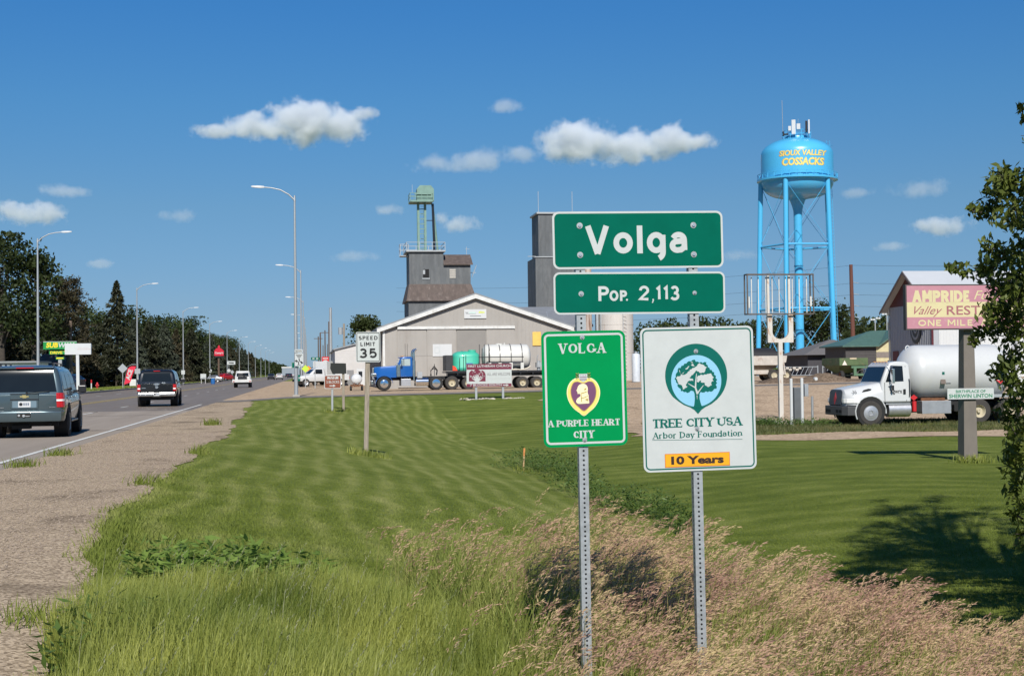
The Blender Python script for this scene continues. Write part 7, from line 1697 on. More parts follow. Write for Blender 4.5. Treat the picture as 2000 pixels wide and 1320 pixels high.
mb = MB(); mb.loft([[(x0,1.15*math.cos(R(a)),z1+.62*math.sin(R(a))) for a in range(0,181,20)],[(x1-.9,1.15*math.cos(R(a)),z1+.62*math.sin(R(a))) for a in range(0,181,20)],[(x1-.3,1.1*math.cos(R(a)),z1+.1+.2*math.sin(R(a))) for a in range(0,181,20)]]); mb.build('tarp', M('black_tarp', (.015,.015,.017), .7), t, smooth=50)
for px in (1490.5, 1513.5):
    for s_ in (-1, 1): wheel(t, (0,0,0), .44, .38, s_, 'beige', dusty=True)
ws_ = [c for c in kids(t) if c.name.startswith('wheel')]
for i, wq in enumerate(ws_):
    v = f((1490.5,1490.5,1513.5,1513.5)[i], 0); wq.rotation_euler = (0,0,math.pi/2); wq.location = (v.x, -1.0 if i % 2 == 0 else 1.0, .44)
    wq.rotation_euler = (0,0,-math.pi/2 if i % 2 else math.pi/2)
    if i % 2 == 0: wq.rotation_euler = (0,0,math.pi/2)
mb = MB(); v = f(1495, 0); mb.box(x0, x1+.4, -.4, .4, .6, .8); mb.bar((f(1508,0).x,-1.22,.5),(f(1504,0).x,-1.22,z0+.2),.1); mb.bar((f(1511,0).x,-1.22,.5),(f(1508,0).x,-1.22,z0+.2),.1); mb.box(x0,f(1482,0).x,-.9,.9,.55,.85)
for k in range(6): mb.obox((f(1512,0).x+.25*k,-.9+.1*(k%3),.85+.12*(k%2)), (.22,.3,.16))
mb.build('frame', sw, t)
p = Wg(1657, 104); t = thing('gravity_wagon', 'old green grain wagon with a white triangle near the charcoal building', 'wagon', tuple(p)); f = lambda x, y: onY(x, y, p.y)-p
x0, x1, z0, z1 = fx(1630, 699, 1685, 714)
gw = M('faded_wagon_green', (.075,.115,.045), .65, var=.25, vs=1.5, col2=(.17,.13,.07), c2s=2.0, c2t=(.55,.7)); gd = M('wagon_frame_green', (.08,.16,.09), .6, var=.15)
mb = MB(); mb.box(x0,x1,-1,2.6,z0,z1); mb.loft([[(x0+.02,-.9,z0-.005),(x1-.02,-.9,z0-.005),(x1-.02,2.5,z0-.005),(x0+.02,2.5,z0-.005)],[(x0+.5,.2,z0-.55),(x1-.5,.2,z0-.55),(x1-.5,1.4,z0-.55),(x0+.5,1.4,z0-.55)]]); mb.build('box', gw, t, bevel=.02)
mb = MB()
for x in (f(1647,0).x, f(1674,0).x): mb.box(x-.1,x+.1,-1.05,-.85,.35,z0-.1)
mb.bar((f(1640,0).x,-.95,z0-.12),(f(1680,0).x,-.95,z0-.12),.16); mb.bar((f(1645,0).x,-.95,.42),(f(1676,0).x,-.95,.42),.16); mb.box(f(1655,0).x,f(1667,0).x,-.3,2.4,.3,.45); mb.build('frame', gd, t)
v = f(1639.5, 709.5); mb = MB(); mb.prism([(-.18,-.13),(.18,-.13),(0,.2)], (v.x,-1.03,v.z), (1,0,0),(0,0,1),(0,.02,0)); mb.build('slow_vehicle_triangle', M('pale_triangle', (.75,.66,.58), .5), t)
v = f(1656, 700.5); mb = MB(); mb.obox((v.x,-1.02,v.z),(.5,.02,.1)); mb.build('plate', M('cream_plate', (.5,.42,.28), .6), t)
for x in (-.75,.75):
    for y in (-.6,2.0): wheel(t, (x,y,.36), .36, .24, 1 if x > 0 else -1, 'rust')
# steel gates by the tower
p = Wg(1575, 120); t = thing('livestock_gate', 'grey steel pipe gates with slanted bars at the foot of the tower', 'gate', tuple(p)); f = lambda x, y: onY(x, y, p.y)-p
for a, b in ((1533,1597),(1607,1624)):
    A = f(a, 733); B = f(b, 716); mb = MB()
    for z in (A.z, B.z): mb.bar((A.x,0,z),(B.x,0,z),.05)
    for x in (A.x, B.x): mb.bar((x,0,0),(x,0,B.z+.1),.07)
    x = A.x+.2
    while x < B.x-.4: mb.bar((x,0,A.z),(x+.35,0,B.z),.035); x += .38
    mb.build('gate_panel', MT['galv'], t)
mb = MB(); rr = random.Random(1); vs = []; p = Wg(1605, 98)
nx, ny = 60, 22
for j in range(ny):
    for i in range(nx):
        u, v = i/(nx-1), j/(ny-1); x = -4.6+u*9.6; y = -2.2+v*5; h_ = 1.15*math.sin(math.pi*min(1, u*1.15+.0))**.7*math.sin(math.pi*v)**1.2 if 0 < u < .87 else .0
        vs.append((p.x+x, p.y+y, gz(p.x+x, p.y+y)-.05+max(0, .55*h_*(.72+.28*math.sin(x*1.7+1)+.12*rr.random()))))
mb.add(vs, [(j*nx+i, j*nx+i+1, (j+1)*nx+i+1, (j+1)*nx+i) for j in range(ny-1) for i in range(nx-1)])
tag(mb.build('soil_heap', gravel_mat('dark_soil', (.10,.07,.045), (.22,.16,.11), (.07,.05,.035), 9, .8), smooth=80), kind='structure')
# white trucks at the yard edge
def yard_truck(px, d, rz, lab, box=False):
    t = thing('parked_truck', lab, 'truck', tuple(Wg(px, d)), rz, 'white trucks in the gravel yard'); c = Car(t, MT['white_clean'])
    c.lower([(2.6,.9,.5,1.15),(2.7,.95,.48,1.2),(4.2,.95,.48,1.15),(5.2,.9,.5,1.05),(5.5,.8,.6,.95)])
    c.cabin([(1.15,.92,2.62,4.4),(1.5,.86,2.66,4.0),(1.85,.78,2.72,3.6),(1.95,.6,2.9,3.3)], .1); c.body('cab'); c.rear(.7,.62,1.3,1.75)
    c.rear(.72,.64,1.3,1.75,name='windshield',rear=False)
    for sd in (-1,1):
        c.side(sd, 2.9, 3.9, 1.28, 1.75, 2.9, 3.6)
        for y in (1.0,4.7): wheel(t, (sd*.85,y,.4), .4, .27, sd)
        mb = MB(); mb.obox((sd*.85,-.02,.85),(.18,.04,.25)); mb.build('tail_light', MT['redl'], t)
    mb = MB(); mb.box(-.97,.97,0,2.55,.6,2.7 if box else 1.2); mb.build('cargo_box' if box else 'pickup_bed', MT['white_clean'], t, bevel=.02)
    mb = MB(); mb.box(-.7,.7,.1,5.2,.38,.6); mb.build('underbody', MT['dark'], t)
    mb = MB(); mb.box(-.9,.9,5.4,5.56,.5,.75); mb.build('bumper', MT['blackp'], t)
yard_truck(613.5, 172, 0, 'white pickup seen from behind at the yard edge past the lamp')
yard_truck(651, 165, 2.5, 'white box truck facing the road behind the brown museum sign', True)
yard_truck(676, 150, 1.9, 'white truck half hidden behind the blank black board', False)
# ------------------------------------------------------------------ trees
def rhombs(C, D, Sd, ln, wd, fold=0.):
    """leaf quads: centre C, unit axis D, unit side Sd, length and width"""
    ln = np.asarray(ln)[:, None]*.5; wd = np.asarray(wd)[:, None]*.5
    N_ = np.cross(D, Sd)
    V = np.stack([C-D*ln, C+Sd*wd-D*ln*.15+N_*wd*fold, C+D*ln, C-Sd*wd-D*ln*.15+N_*wd*fold], 1).reshape(-1, 3)
    F = np.arange(len(V)).reshape(-1, 4); return V, F
def unit(a): return a/np.maximum(np.linalg.norm(a, axis=1, keepdims=True), 1e-9)
def rdir(g, n): return unit(g.normal(size=(n, 3)))
def leafset(g, C, ln, wd, droop=.0, bias=None):
    n = len(C); D = rdir(g, n)
    if bias is not None: D = unit(D+bias)
    D[:, 2] -= droop; D = unit(D); S_ = unit(np.cross(D, rdir(g, n)))
    k = g.uniform(.65, 1.35, n); return rhombs(C, D, S_, ln*k, wd*k)
def merge(parts):
    Vs, Fs, o = [], [], 0
    for V, F in parts: Vs.append(V); Fs.append(F+o); o += len(V)
    return np.concatenate(Vs), np.concatenate(Fs)
MT['leaf_dark'] = leafmat('dark_leaf', (.017,.030,.008), (.050,.066,.018), .5, .28)
MT['leaf_mid'] = leafmat('mid_leaf', (.024,.040,.010), (.062,.082,.022), .45, .3)
MT['needle'] = leafmat('spruce_needle', (.018,.023,.011), (.043,.045,.021), .7, .12)
MT['needleb'] = leafmat('blue_spruce_needle', (.028,.038,.024), (.062,.072,.047), .7, .12)
MT['needlebr'] = leafmat('brown_spruce_needle', (.034,.030,.015), (.070,.060,.031), .6, .12)
def decid(name, seed, H, Wd, lobes, mat, leaf=.42, per=70, base=.18, trunk=.28, lean=0., bark='bark'):
    g = np.random.default_rng(seed); t = thing(name, '', 'tree'); cs = []
    for k in range(lobes):
        u = g.uniform(0, 1); z = H*(base+(1-base)*(u**.85)*.93); fr_ = (z/H-base)/(1-base)
        rmax = Wd/2*(math.sin(math.pi*min(1, fr_*.80+.18))**.7)
        a = g.uniform(0, 6.283); r_ = rmax*math.sqrt(g.uniform(.12, 1.0))*.78
        cs.append((r_*math.cos(a)+lean*z, r_*math.sin(a), z, g.uniform(.16, .30)*Wd*(1.1-.4*fr_)))
    parts = []
    for cx, cy_, cz, cr in cs:
        m_ = 10
        sub_ = rdir(g, m_)*(cr*g.uniform(.55, 1.0, (m_, 1)))*np.array([1, 1, .72])
        for s_ in sub_:
            n = per//10+2; C = np.array([cx, cy_, cz])+s_+g.normal(size=(n, 3))*cr*.26
            C[:, 2] = np.clip(C[:, 2], .4, H); parts.append(leafset(g, C, leaf, leaf*.62, .15))
    V, F = merge(parts); np_mesh('crown', V, F, mat, parent=t)
    mb = MB(); mb.tube([(0,0,-.3),(lean*H*.15,0,H*.15),(lean*H*.42,.1,H*.42),(lean*H*.75,0,H*.78)], [trunk*1.2,trunk,trunk*.7,trunk*.2], 8)
    for cx, cy_, cz, cr in cs[::2]:
        z0 = cz*g.uniform(.45,.7); mb.tube([(lean*z0,0,z0),((cx+lean*z0)*.5,cy_*.5,(z0+cz)*.52),(cx,cy_,cz)], [trunk*.34,trunk*.2,.03], 5)
    mb.build('trunk', MT[bark], t, smooth=60); return t
def spruce(name, seed, H, Rm, mat, lop=0., dens=1.0, bare=.05):
    g = np.random.default_rng(seed); t = thing(name, '', 'tree'); parts = []; mb = MB()
    mb.tube([(0,0,-.3),(0,0,H*.5),(0,0,H*.97)], [H*.018,H*.011,.02], 8)
    z = H*bare
    while z < H*.985:
        f_ = z/H; nb = max(3, int(8*(1-f_)+3))
        for k in range(nb):
            a = g.uniform(0, 6.283); L_ = Rm*(1-f_)**.82*g.uniform(.62, 1.12)*(1+lop*math.cos(a))
            if L_ < .15: L_ = .15
            n = int((10+26*L_/Rm)*dens); u = np.sqrt(g.uniform(.04, 1, n))
            dz = -.28*L_*u+.22*L_*u*u+ (.12*L_ if f_ > .8 else 0)
            wv = g.normal(size=n)*.16*L_*(.3+u)*.7
            C = np.stack([math.cos(a)*L_*u-math.sin(a)*wv, math.sin(a)*L_*u+math.cos(a)*wv, z+dz+g.normal(size=n)*.10-.12*np.abs(wv)], 1)
            b = np.tile(np.array([[math.cos(a)*1.2, math.sin(a)*1.2, -.35]]), (n, 1))
            parts.append(leafset(g, C, .62 if H > 9 else .5, .17, .25, b))
            if k % 2 == 0: mb.tube([(0,0,z),(math.cos(a)*L_*.8,math.sin(a)*L_*.8,z-.12*L_)], [.045,.012], 4)
        z += H*.022*g.uniform(.8, 1.3)*(1.5-f_)
    V, F = merge(parts); np_mesh('crown', V, F, mat, parent=t); mb.build('trunk', MT['bark'], t, smooth=60); return t
def pine(name, seed, H, Rm):
    g = np.random.default_rng(seed); t = thing(name, '', 'tree'); parts = []; mb = MB()
    mb.tube([(0,0,-.3),(.1,0,H*.5),(0,0,H*.96)], [.22,.16,.05], 8)
    for k in range(64):
        z = H*g.uniform(.30, .98); f_ = z/H; a = g.uniform(0, 6.283)
        L_ = Rm*(.35+.65*math.sin(math.pi*min(1, max(.05,(f_-.25)/.75))**.8))*g.uniform(.45, 1.1)*(1.25-.45*f_)
        tip = np.array([math.cos(a)*L_, math.sin(a)*L_, z+.12*L_]); mb.tube([(0,0,z-.25*L_),tuple(tip*.55+np.array([0,0,(z-.1*L_)*.45])),tuple(tip)], [.06,.04,.015], 4)
        for q in range(4):
            c = tip*(1-.16*q*g.uniform(.4,1.2))+np.array([0,0,z*.16*q*.75]) if False else np.array([tip[0]*(1-.2*q), tip[1]*(1-.2*q), tip[2]-.05*q])+g.normal(size=3)*.2
            n = 26; C = c+g.normal(size=(n,3))*np.array([.26,.26,.2]); parts.append(leafset(g, C, .42, .13, -.2, unit(C-c)*.8))
    V, F = merge(parts); np_mesh('crown', V, F, MT['needlebr'], parent=t); mb.build('trunk', MT['barkg'], t, smooth=60); return t
def place(o, px, d, H=None, base_H=None, rz=0., label='', group=None, first=False, sx=None):
    p = Wg(px, d); s_ = H/base_H if H else 1
    if not first: o = copy_tree(o)
    o.location = p; o.rotation_euler = (0,0,rz); o.scale = ((sx or s_), (sx or s_), s_)
    if label: o['label'] = label
    if group: o['group'] = group
    return o
A1 = decid('cottonwood_tree', 11, 17, 10.5, 44, MT['leaf_dark'], .46, 90, .40, .34, -.02)
place(A1, 6, 158, 17.4, 17, 0, 'tallest dark leafy tree at the far left edge', first=True)
A2 = decid('cottonwood_tree', 12, 15.5, 6.2, 30, MT['leaf_dark'], .44, 80, .35, .30, .05)
place(A2, 63, 160, 15.8, 15.5, 0, 'dark leafy tree with a leaning trunk around the first left lamp', first=True)
B1 = pine('pine_tree', 5, 12.3, 3.1); place(B1, 132, 172, 13.3, 12.3, 0, 'open ragged pine with a bare trunk behind the shop signs', first=True)
S1 = spruce('spruce_tree', 21, 14, 3.7, MT['needle'], .12, 1.1); place(S1, 229, 190, 14.1, 14, 2.4, 'tall pointed spruce rising above the others behind the white van', first=True)
S2 = spruce('spruce_tree', 22, 9, 3.3, MT['needlebr'], .1, 1.2, .02); S3 = spruce('spruce_tree', 23, 9.5, 3.0, MT['needleb'], .1, 1.2, .02); S4 = spruce('spruce_tree', 24, 9, 3.6, MT['needle'], .15, 1.2, .02)
D1 = decid('broadleaf_tree', 31, 14, 9, 34, MT['leaf_dark'], .5, 80, .12); D2 = decid('broadleaf_tree', 32, 14, 11, 36, MT['leaf_mid'], .5, 80, .1); D3 = decid('broadleaf_tree', 33, 14, 8, 30, MT['leaf_dark'], .5, 80, .14)
firsts = {id(o): True for o in (S2, S3, S4, D1, D2, D3)}
def put(o, *a, **k):
    f_ = firsts.pop(id(o), False); return place(o, *a, first=f_, **k)
g = np.random.default_rng(77)
near = [(S2,20,168,8.6,9,'brownish spruce behind the white house at the left edge'),(S4,48,178,9.2,9,'bushy dark spruce behind the small grey roofed house'),(S3,98,182,9.6,9.5,'spruce behind the green shop sign'),(S2,166,186,8.2,9,'brownish spruce right of the white pole sign'),(S4,196,192,8.6,9,'wide dark spruce left of the tall pointed spruce'),(S3,262,205,9.4,9.5,'spruce directly behind the red feather flag'),
        (S4,292,222,9.8,9,'bluish spruce above the black pickup, left one of two'),(S3,322,232,10.0,9.5,'bluish spruce above the black pickup, right one of two'),(S2,345,262,9.8,9,'brown spruce just left of the third left lamp'),(S4,374,280,10.6,9,'dark spruce just right of the third left lamp'),
        (D1,36,196,11.5,14,'leafy tree filling the gap behind the white house'),(D3,112,215,12,14,'leafy tree behind the open pine'),(D2,185,240,13.6,14,'rounded leafy tree left of the tall spruce'),(D1,258,255,13.8,14,'rounded leafy tree right of the tall spruce'),(D3,300,275,13.6,14,'narrow leafy tree behind the two bluish spruces'),(D2,335,300,14.2,14,'broad leafy tree with sky showing through, left of the third lamp'),(D1,372,325,14.6,14,'leafy tree behind the third left lamp')]
for o, px, d, H, bH, lab in near: put(o, px, d, H=H, base_H=bH, rz=g.uniform(0, 6), label=lab)
k = 0
for d in np.arange(330, 730, 15):
    o = (S2, S3, S4, S3)[k % 4]; X = -30+g.uniform(-1.5, 1.5); px = 603+X*FPX/d
    put(o, px, d, H=g.uniform(10, 13), base_H=9.2, rz=g.uniform(0, 6), label='dark spruce in the front row of the far left tree belt', group='spruces of the far left tree belt'); k += 1
k = 0
for d in np.arange(345, 730, 17):
    o = (D1, D2, D3)[k % 3]; X = -39+g.uniform(-2.5, 2.5); px = 603+X*FPX/d
    put(o, px, d, H=14.6+4.6*(d-345)/385+g.uniform(-1.2, 1.2), base_H=14, rz=g.uniform(0, 6), sx=.95, label='tall leafy tree in the back row of the far left tree belt', group='leafy trees of the far left tree belt'); k += 1
# far off wood where single trees run together
def wood(name, spots, label, leaf=.9, mat='leaf_dark', per=260):
    g = np.random.default_rng(5); parts = []
    for x, y, H, w_ in spots:
        n = per; u = g.uniform(0, 1, n)**.7; a = g.uniform(0, 6.283, n); z = H*(.08+.92*u); r_ = w_/2*np.sin(np.pi*np.clip(.15+.82*u, 0, 1))**.6*np.sqrt(g.uniform(.4, 1, n))
        r_ = r_*(1+.25*np.sin(3*a+x)); z = z*(1+.07*np.sin(5*a+y))
        C = np.stack([x+r_*np.cos(a), y+r_*np.sin(a), gz(x, y)+z], 1); parts.append(leafset(g, C, leaf, leaf*.7, .1))
    V, F = merge(parts); return tag(np_mesh(name, V, F, MT[mat]), label, 'woodland', kind='stuff')
sp = []
for d in np.arange(735, 2600, 22):
    for X in (-31, -40): p = Wg(603+(X+g.uniform(-3, 3))*FPX/d, d); sp.append((p.x, p.y, g.uniform(8, 11), 11))
wood('tree_line', sp, 'low dark tree line running to the end of the highway on the left', 1.5)
sp = []
for px in range(1258, 1480, 7): p = Wg(px+g.uniform(-3, 3), 380+g.uniform(-20, 40)); sp.append((p.x, p.y, g.uniform(11, 14.2), 9))
for px in range(1660, 1760, 8): p = Wg(px+g.uniform(-3, 3), 300+g.uniform(-20, 30)); sp.append((p.x, p.y, g.uniform(7.5, 12.5), 8))
wood('tree_belt', sp, 'dark green tree belt beyond the town between the signs and the barn', .8, 'leaf_mid', 420)
sp = []
for px in list(range(556, 690, 16)): p = Wg(px+g.uniform(-3, 3), 1300+g.uniform(-50, 350)); sp.append((p.x, p.y, g.uniform(5, 8), 16))
wood('distant_trees', sp, 'low distant trees at the end of the highway and behind the poles', 2.2, 'leaf_mid', 200)
T5 = decid('dome_tree', 41, 10.4, 7.2, 46, MT['leaf_mid'], .42, 100, .06); place(T5, 717, 225, 10.3, 10.4, 0, 'round dome shaped tree behind the white garage', first=True)
for o, px, d, H, bH, lab in ((D2,1606,245,12.6,14,'leafy tree directly behind the tower riser'),(D1,1570,250,11.4,14,'leafy tree behind the forked sign post'),(D3,1640,240,12.0,14,'leafy tree behind the right leg of the tower'),(D2,1525,262,10.4,14,'leafy tree behind the left legs of the tower'),(D1,1488,270,9.6,14,'leafy tree left of the tower behind the empty frame'),(D3,1680,250,9.4,14,'leafy tree right of the red brown pole')):
    put(o, px, d, H=H, base_H=bH, rz=g.uniform(0, 6), sx=H/bH*1.1, label=lab)
for i, (px, py, d) in enumerate(((1711,623,280),(1734,612,270))):
    p = Wg(px, d); h_ = onY(px, py, p.y).z-p.z; t = thing('floodlight_mast', ['left','right'][i]+' one of two floodlight masts left of the barn', 'floodlight', tuple(p)); mb = MB(); mb.cyl((0,0,0),(0,0,h_),.12,n=8); mb.build('pole', MT['galvd'], t)
    for x in (-.8,-.3,.3,.8): mb = MB(); mb.obox((x,-.1,h_-.1+.25*(x > 0)), (.4,.2,.32)); mb.build('floodlight', MT['white_clean'], t)

# ---- the boxelder tree reaching in from the right edge
g = np.random.default_rng(91)
MT['boxelder'] = leafmat('boxelder_leaf', (.062,.092,.014), (.175,.205,.040), 1.6, .35, .5, .35)
DT = 13.4
tr = thing('boxelder_tree', 'leafy boxelder tree reaching in from the right edge over the pink board', 'tree', tuple(Wg(2330, DT+.5)))
o_ = np.array(tr.location)
cl = []                                       # leaf clumps: photograph px, radius px
for px, py, r_ in ((1960,352,36),(1938,385,30),(1985,375,45),(1975,350,30),(1912,412,22),(1935,415,24),(1978,420,38),(1999,435,34),(1896,409,12),(1950,345,18),
                   (1862,523,12),(1880,530,18),(1852,521,8),(1932,480,24),(1945,505,34),(1920,520,28),(1975,505,34),(1990,545,45),(1955,545,38),(1940,560,28),(1908,535,20),(1995,480,24),(1985,600,45),(1950,605,42),(1925,612,30),(1990,640,42),(1960,650,30),(1930,645,26),(1905,655,18),(1893,668,12),(1975,575,40),
                   (1985,700,36),(1962,715,26),(1947,730,18),(1992,745,38),(1972,745,24),(1984,790,30),(1968,812,24),(1995,835,34),(1980,850,24),(1975,905,26),(1992,930,32),(1978,960,22),(1997,880,30),(1968,880,14),(1995,1040,18),(1988,1065,12),(1982,1005,20),(1996,985,26),(1995,215,9),(1999,232,11),(1990,208,4)):
    cl.append((px+(9 if 500 < py < 700 and px > 1890 else 0), py, r_*1.0, DT+g.uniform(-.5, .5)))
for k in range(430):                           # the rest of the crown, beyond the frame
    py = g.uniform(-420, 1120); lim = 2062+26*math.sin(py/60.)+(max(0, 130-py)*.32)
    cl.append((g.uniform(lim, 2640-max(0, 130-py)*.3), py, g.uniform(34, 60), DT+g.uniform(-2.0, 2.4)))
parts = []; twigs = MB()
trunk_pts = [Vector((0,0,-.4)), Vector((-.05,0,1.2)), Vector((-.2,.1,2.6)), Vector((-.1,.0,4.6)), Vector((0,0,7.4))]
twigs.tube(trunk_pts, [.24,.2,.15,.09,.03], 10)
for px, py, r_, d in cl:
    c = np.array(W(px, py, d))-o_
    if c[2] < .2: c[2] = .25
    R_ = r_*1.02*d/FPX; n = int(84*(r_/30.)**2)+8 if px < 2030 else int(62*(r_/40.)**2)
    n = min(n, 210)
    C = c+rdir(g, n)*R_*(g.uniform(.25, 1.05, (n,1)))
    parts.append(leafset(g, C, .080, .034, .8))
    if px >= 2030 and g.uniform() < .5:
        e = Vector(c); zz = min(max(c[2]*.6, .5), 6.5); a = Vector((-.1,0,zz)); a = e.lerp(a, .28) if px < 2030 else a
        m_ = a.lerp(e, .55)+Vector((0,0,.25)); twigs.tube([a, m_, e], [.018,.012,.005] if px < 2030 else [.05,.022,.006], 5)
    for q in range(5): f2 = c+rdir(g,1)[0]*R_*.9; twigs.tube([Vector(c)+Vector((.25*R_,0,-.1*R_)), Vector(f2)], [.007,.003], 3)
V, F = merge(parts); np_mesh('crown', V, F, MT['boxelder'], parent=tr); twigs.build('trunk', MT['bark'], tr, smooth=60)
# ------------------------------------------------------------------ grass and weeds
g = np.random.default_rng(123)
def tris(B, T, S_, wd):                          # one triangle per blade: base B, tip T, side S_
    w2 = np.broadcast_to(wd, (len(B),))[:, None]*.5
    V = np.stack([B-S_*w2, B+S_*w2, T], 1).reshape(-1, 3); return V, np.arange(len(V)).reshape(-1, 3)
def on_gravel(X, Y):
    e = np.interp(Y, yy_e, edge_e)
    a = X < e+g.normal(size=X.shape)*.10
    b = (Y > 83.0)
    c = (X > 12.3) & (Y > 58.5); d_ = (X > 10.9) & (Y > 43.7) & (Y < 47.5); f_ = (X > 11.0) & (X < 14.0) & (Y > 47.5)
    return a | b | c | d_ | f_
yy_e, edge_e = EDGE
# tall grass zone (brome) and tall green zone outlines in plan
BROME = [(.75,12.2),(1.5,12.1),(2.5,11.9),(3.2,11.3),(3.7,10.7),(4.2,9.7),(4.7,8.5),(5.3,7.0),(5.9,5.2),(6.0,3.0),(.55,3.0),(.75,5.0),(1.12,7.2),(1.18,8.6),(.85,10.4)]
def inside(P, X, Y):
    P = np.array(P); r_ = np.zeros(X.shape, bool); n = len(P)
    for i in range(n):
        x1, y1 = P[i]; x2, y2 = P[(i+1) % n]
        c = ((y1 > Y) != (y2 > Y)) & (X < (x2-x1)*(Y-y1)/(y2-y1+1e-12)+x1); r_ ^= c
    return r_
def tallness(X, Y):                              # 1 in the uncut strip near the camera
    lim = 12.0-.9*sstep(-1.6, -2.4, X)+.35*np.sin(X*2.1)+.2*np.sin(X*5.3)
    lim = np.where(X > 1.2, lim+.3, lim)
    right = 5.4-.14*(Y-5)
    return np.where((Y < lim) & (X < right+.3*np.sin(Y*3)), sstep(0, 1.6, lim-Y), 0)
# ---- mown lawn, finer towards the camera
N = 620000
u = g.uniform(0, 1, N); y0_, y1_ = 6.5, 84.0; ex = 1.15
Yc = (y0_**(1-ex)+u*(y1_**(1-ex)-y0_**(1-ex)))**(1/(1-ex))
t = g.uniform(-.205, .60, N); Xc = Yc*t + g.uniform(-.6, .6, N)
keep = ~on_gravel(Xc, Yc) & (tallness(Xc, Yc) < .35); keep &= g.uniform(size=N) < 1-.45*sstep(20, 50, Yc); Xc, Yc = Xc[keep], Yc[keep]; n = len(Xc)
B = np.stack([Xc, Yc, gh(Xc, Yc)-.03], 1); hgt = g.uniform(.020, .055, n)*(1-.55*sstep(14, 34, Yc)); wd = .008+.0008*Yc
edge_tall = 1+1.6*np.exp(-((Xc-np.interp(Yc, yy_e, edge_e))/.25)**2)*g.uniform(0, 1, n); hgt *= edge_tall
ln = g.normal(size=(n, 2))*.5; T = B+np.stack([ln[:,0]*hgt, ln[:,1]*hgt, hgt+.01], 1)
a = g.uniform(0, 6.283, n); S_ = np.stack([np.cos(a), np.sin(a)*.5, 0*a], 1)
V, F = tris(B, T, S_, wd); tag(np_mesh('mown_grass', V, F, MT['blade']), 'mown lawn of short grass on the bank behind the signs', 'grass', kind='stuff')
# far verge grass left of the highway
n = 60000; Yc = 60+g.uniform(0, 1, n)**1.3*500; Xc = g.uniform(-24.3, -20.4, n); k_ = (Yc > 141); Xc, Yc = Xc[k_], Yc[k_]; n = len(Xc)
B = np.stack([Xc, Yc, gh(Xc, Yc)-.03], 1); h_ = g.uniform(.08, .2, n); T = B+np.stack([g.normal(size=n)*.06, g.normal(size=n)*.06, h_], 1); a = g.uniform(0, 6.28, n)
V, F = tris(B, T, np.stack([np.cos(a), np.sin(a)*.4, 0*a], 1), .05+Yc*.0004); tag(np_mesh('verge_grass', V, F, MT['blade']), 'strip of grass along the left kerb of the highway', 'grass', kind='stuff')
# rough grass strip under the white truck
n = 42000; Xc = g.uniform(13.5, 34, n); Yc = 47.4+g.uniform(0, 1, n)*(10.6); pt = np.sin(Xc*1.3+Yc*.7)+np.sin(Xc*.45-Yc*1.9)+g.normal(size=n)*.9; kk = pt > -.9; Xc, Yc = Xc[kk], Yc[kk]; n = len(Xc)
B = np.stack([Xc, Yc, gh(Xc, Yc)-.02], 1); h_ = g.uniform(.05, .16, n); T = B+np.stack([g.normal(size=n)*.05, g.normal(size=n)*.05, h_], 1); a = g.uniform(0, 6.28, n)
MT['roughgrass'] = leafmat('rough_grass', (.045,.065,.018), (.15,.135,.055), .8, .2)
V, F = tris(B, T, np.stack([np.cos(a), np.sin(a)*.4, 0*a], 1), .045); tag(np_mesh('rough_grass', V, F, MT['roughgrass']), 'rough patchy grass strip beneath the white truck', 'grass', kind='stuff')
# ---- tall uncut green grass in the foreground
def blades(X, Y, H, wd, lean, wind=(.07,.03), segs=3, z0=-.02):
    n = len(X); B = np.stack([X, Y, gh(X, Y)+z0], 1); a = g.uniform(0, 6.283, n)
    Dl = np.stack([np.cos(a)*lean+wind[0], np.sin(a)*lean+wind[1], 0*a], 1)*H[:, None]
    b = a+1.57+g.normal(size=n)*.5; S_ = np.stack([np.cos(b), np.sin(b)*.6, 0*b], 1)
    V = []; ts = np.linspace(0, 1, segs+1)
    for t_ in ts:
        P = B+Dl*(t_**2)+np.stack([0*H, 0*H, H*t_*(1-.25*t_*np.abs(lean))], 1)
        w_ = (wd*(1-t_**2.2)*.5+.0006)[:, None]; V += [P-S_*w_, P+S_*w_]
    V = np.stack(V, 1); k = 2*(segs+1); base = np.arange(n)[:, None]*k
    F = np.concatenate([base+np.array([[2*i, 2*i+1, 2*i+3, 2*i+2]]) for i in range(segs)], 0)
    return V.reshape(-1, 3), F
n = 150000; Yc = 4.6+g.uniform(0, 1, n)**.9*9; Xc = -2.0+g.uniform(0, 1, n)*6.4
tl = tallness(Xc, Yc); ed = np.interp(Yc, yy_e, edge_e)+.10+.10*np.sin(Yc*2.7)
kk = (g.uniform(size=n) < np.clip(tl*1.3, 0, 1)) & (Xc > ed) & (~inside(BROME, Xc, Yc) | (g.uniform(size=n) < .5)); Xc, Yc, tl = Xc[kk], Yc[kk], tl[kk]; n = len(Xc)
H = (.12+.30*tl*g.uniform(.55, 1.15, n))*np.clip(.55+.5*(Xc+2.0), .5, 1.15)*(1+.15*np.sin(Xc*3+Yc*2)); MT['tallgreen'] = leafmat('tall_green_grass', (.135,.185,.030), (.40,.42,.095), .9, .45, .5, .3)
V, F = blades(Xc, Yc, H, g.uniform(.004, .0085, n), g.uniform(.05, .5, n)); tag(np_mesh('tall_grass', V, F, MT['tallgreen']), 'uncut bright green grass in the left foreground', 'grass', kind='stuff')
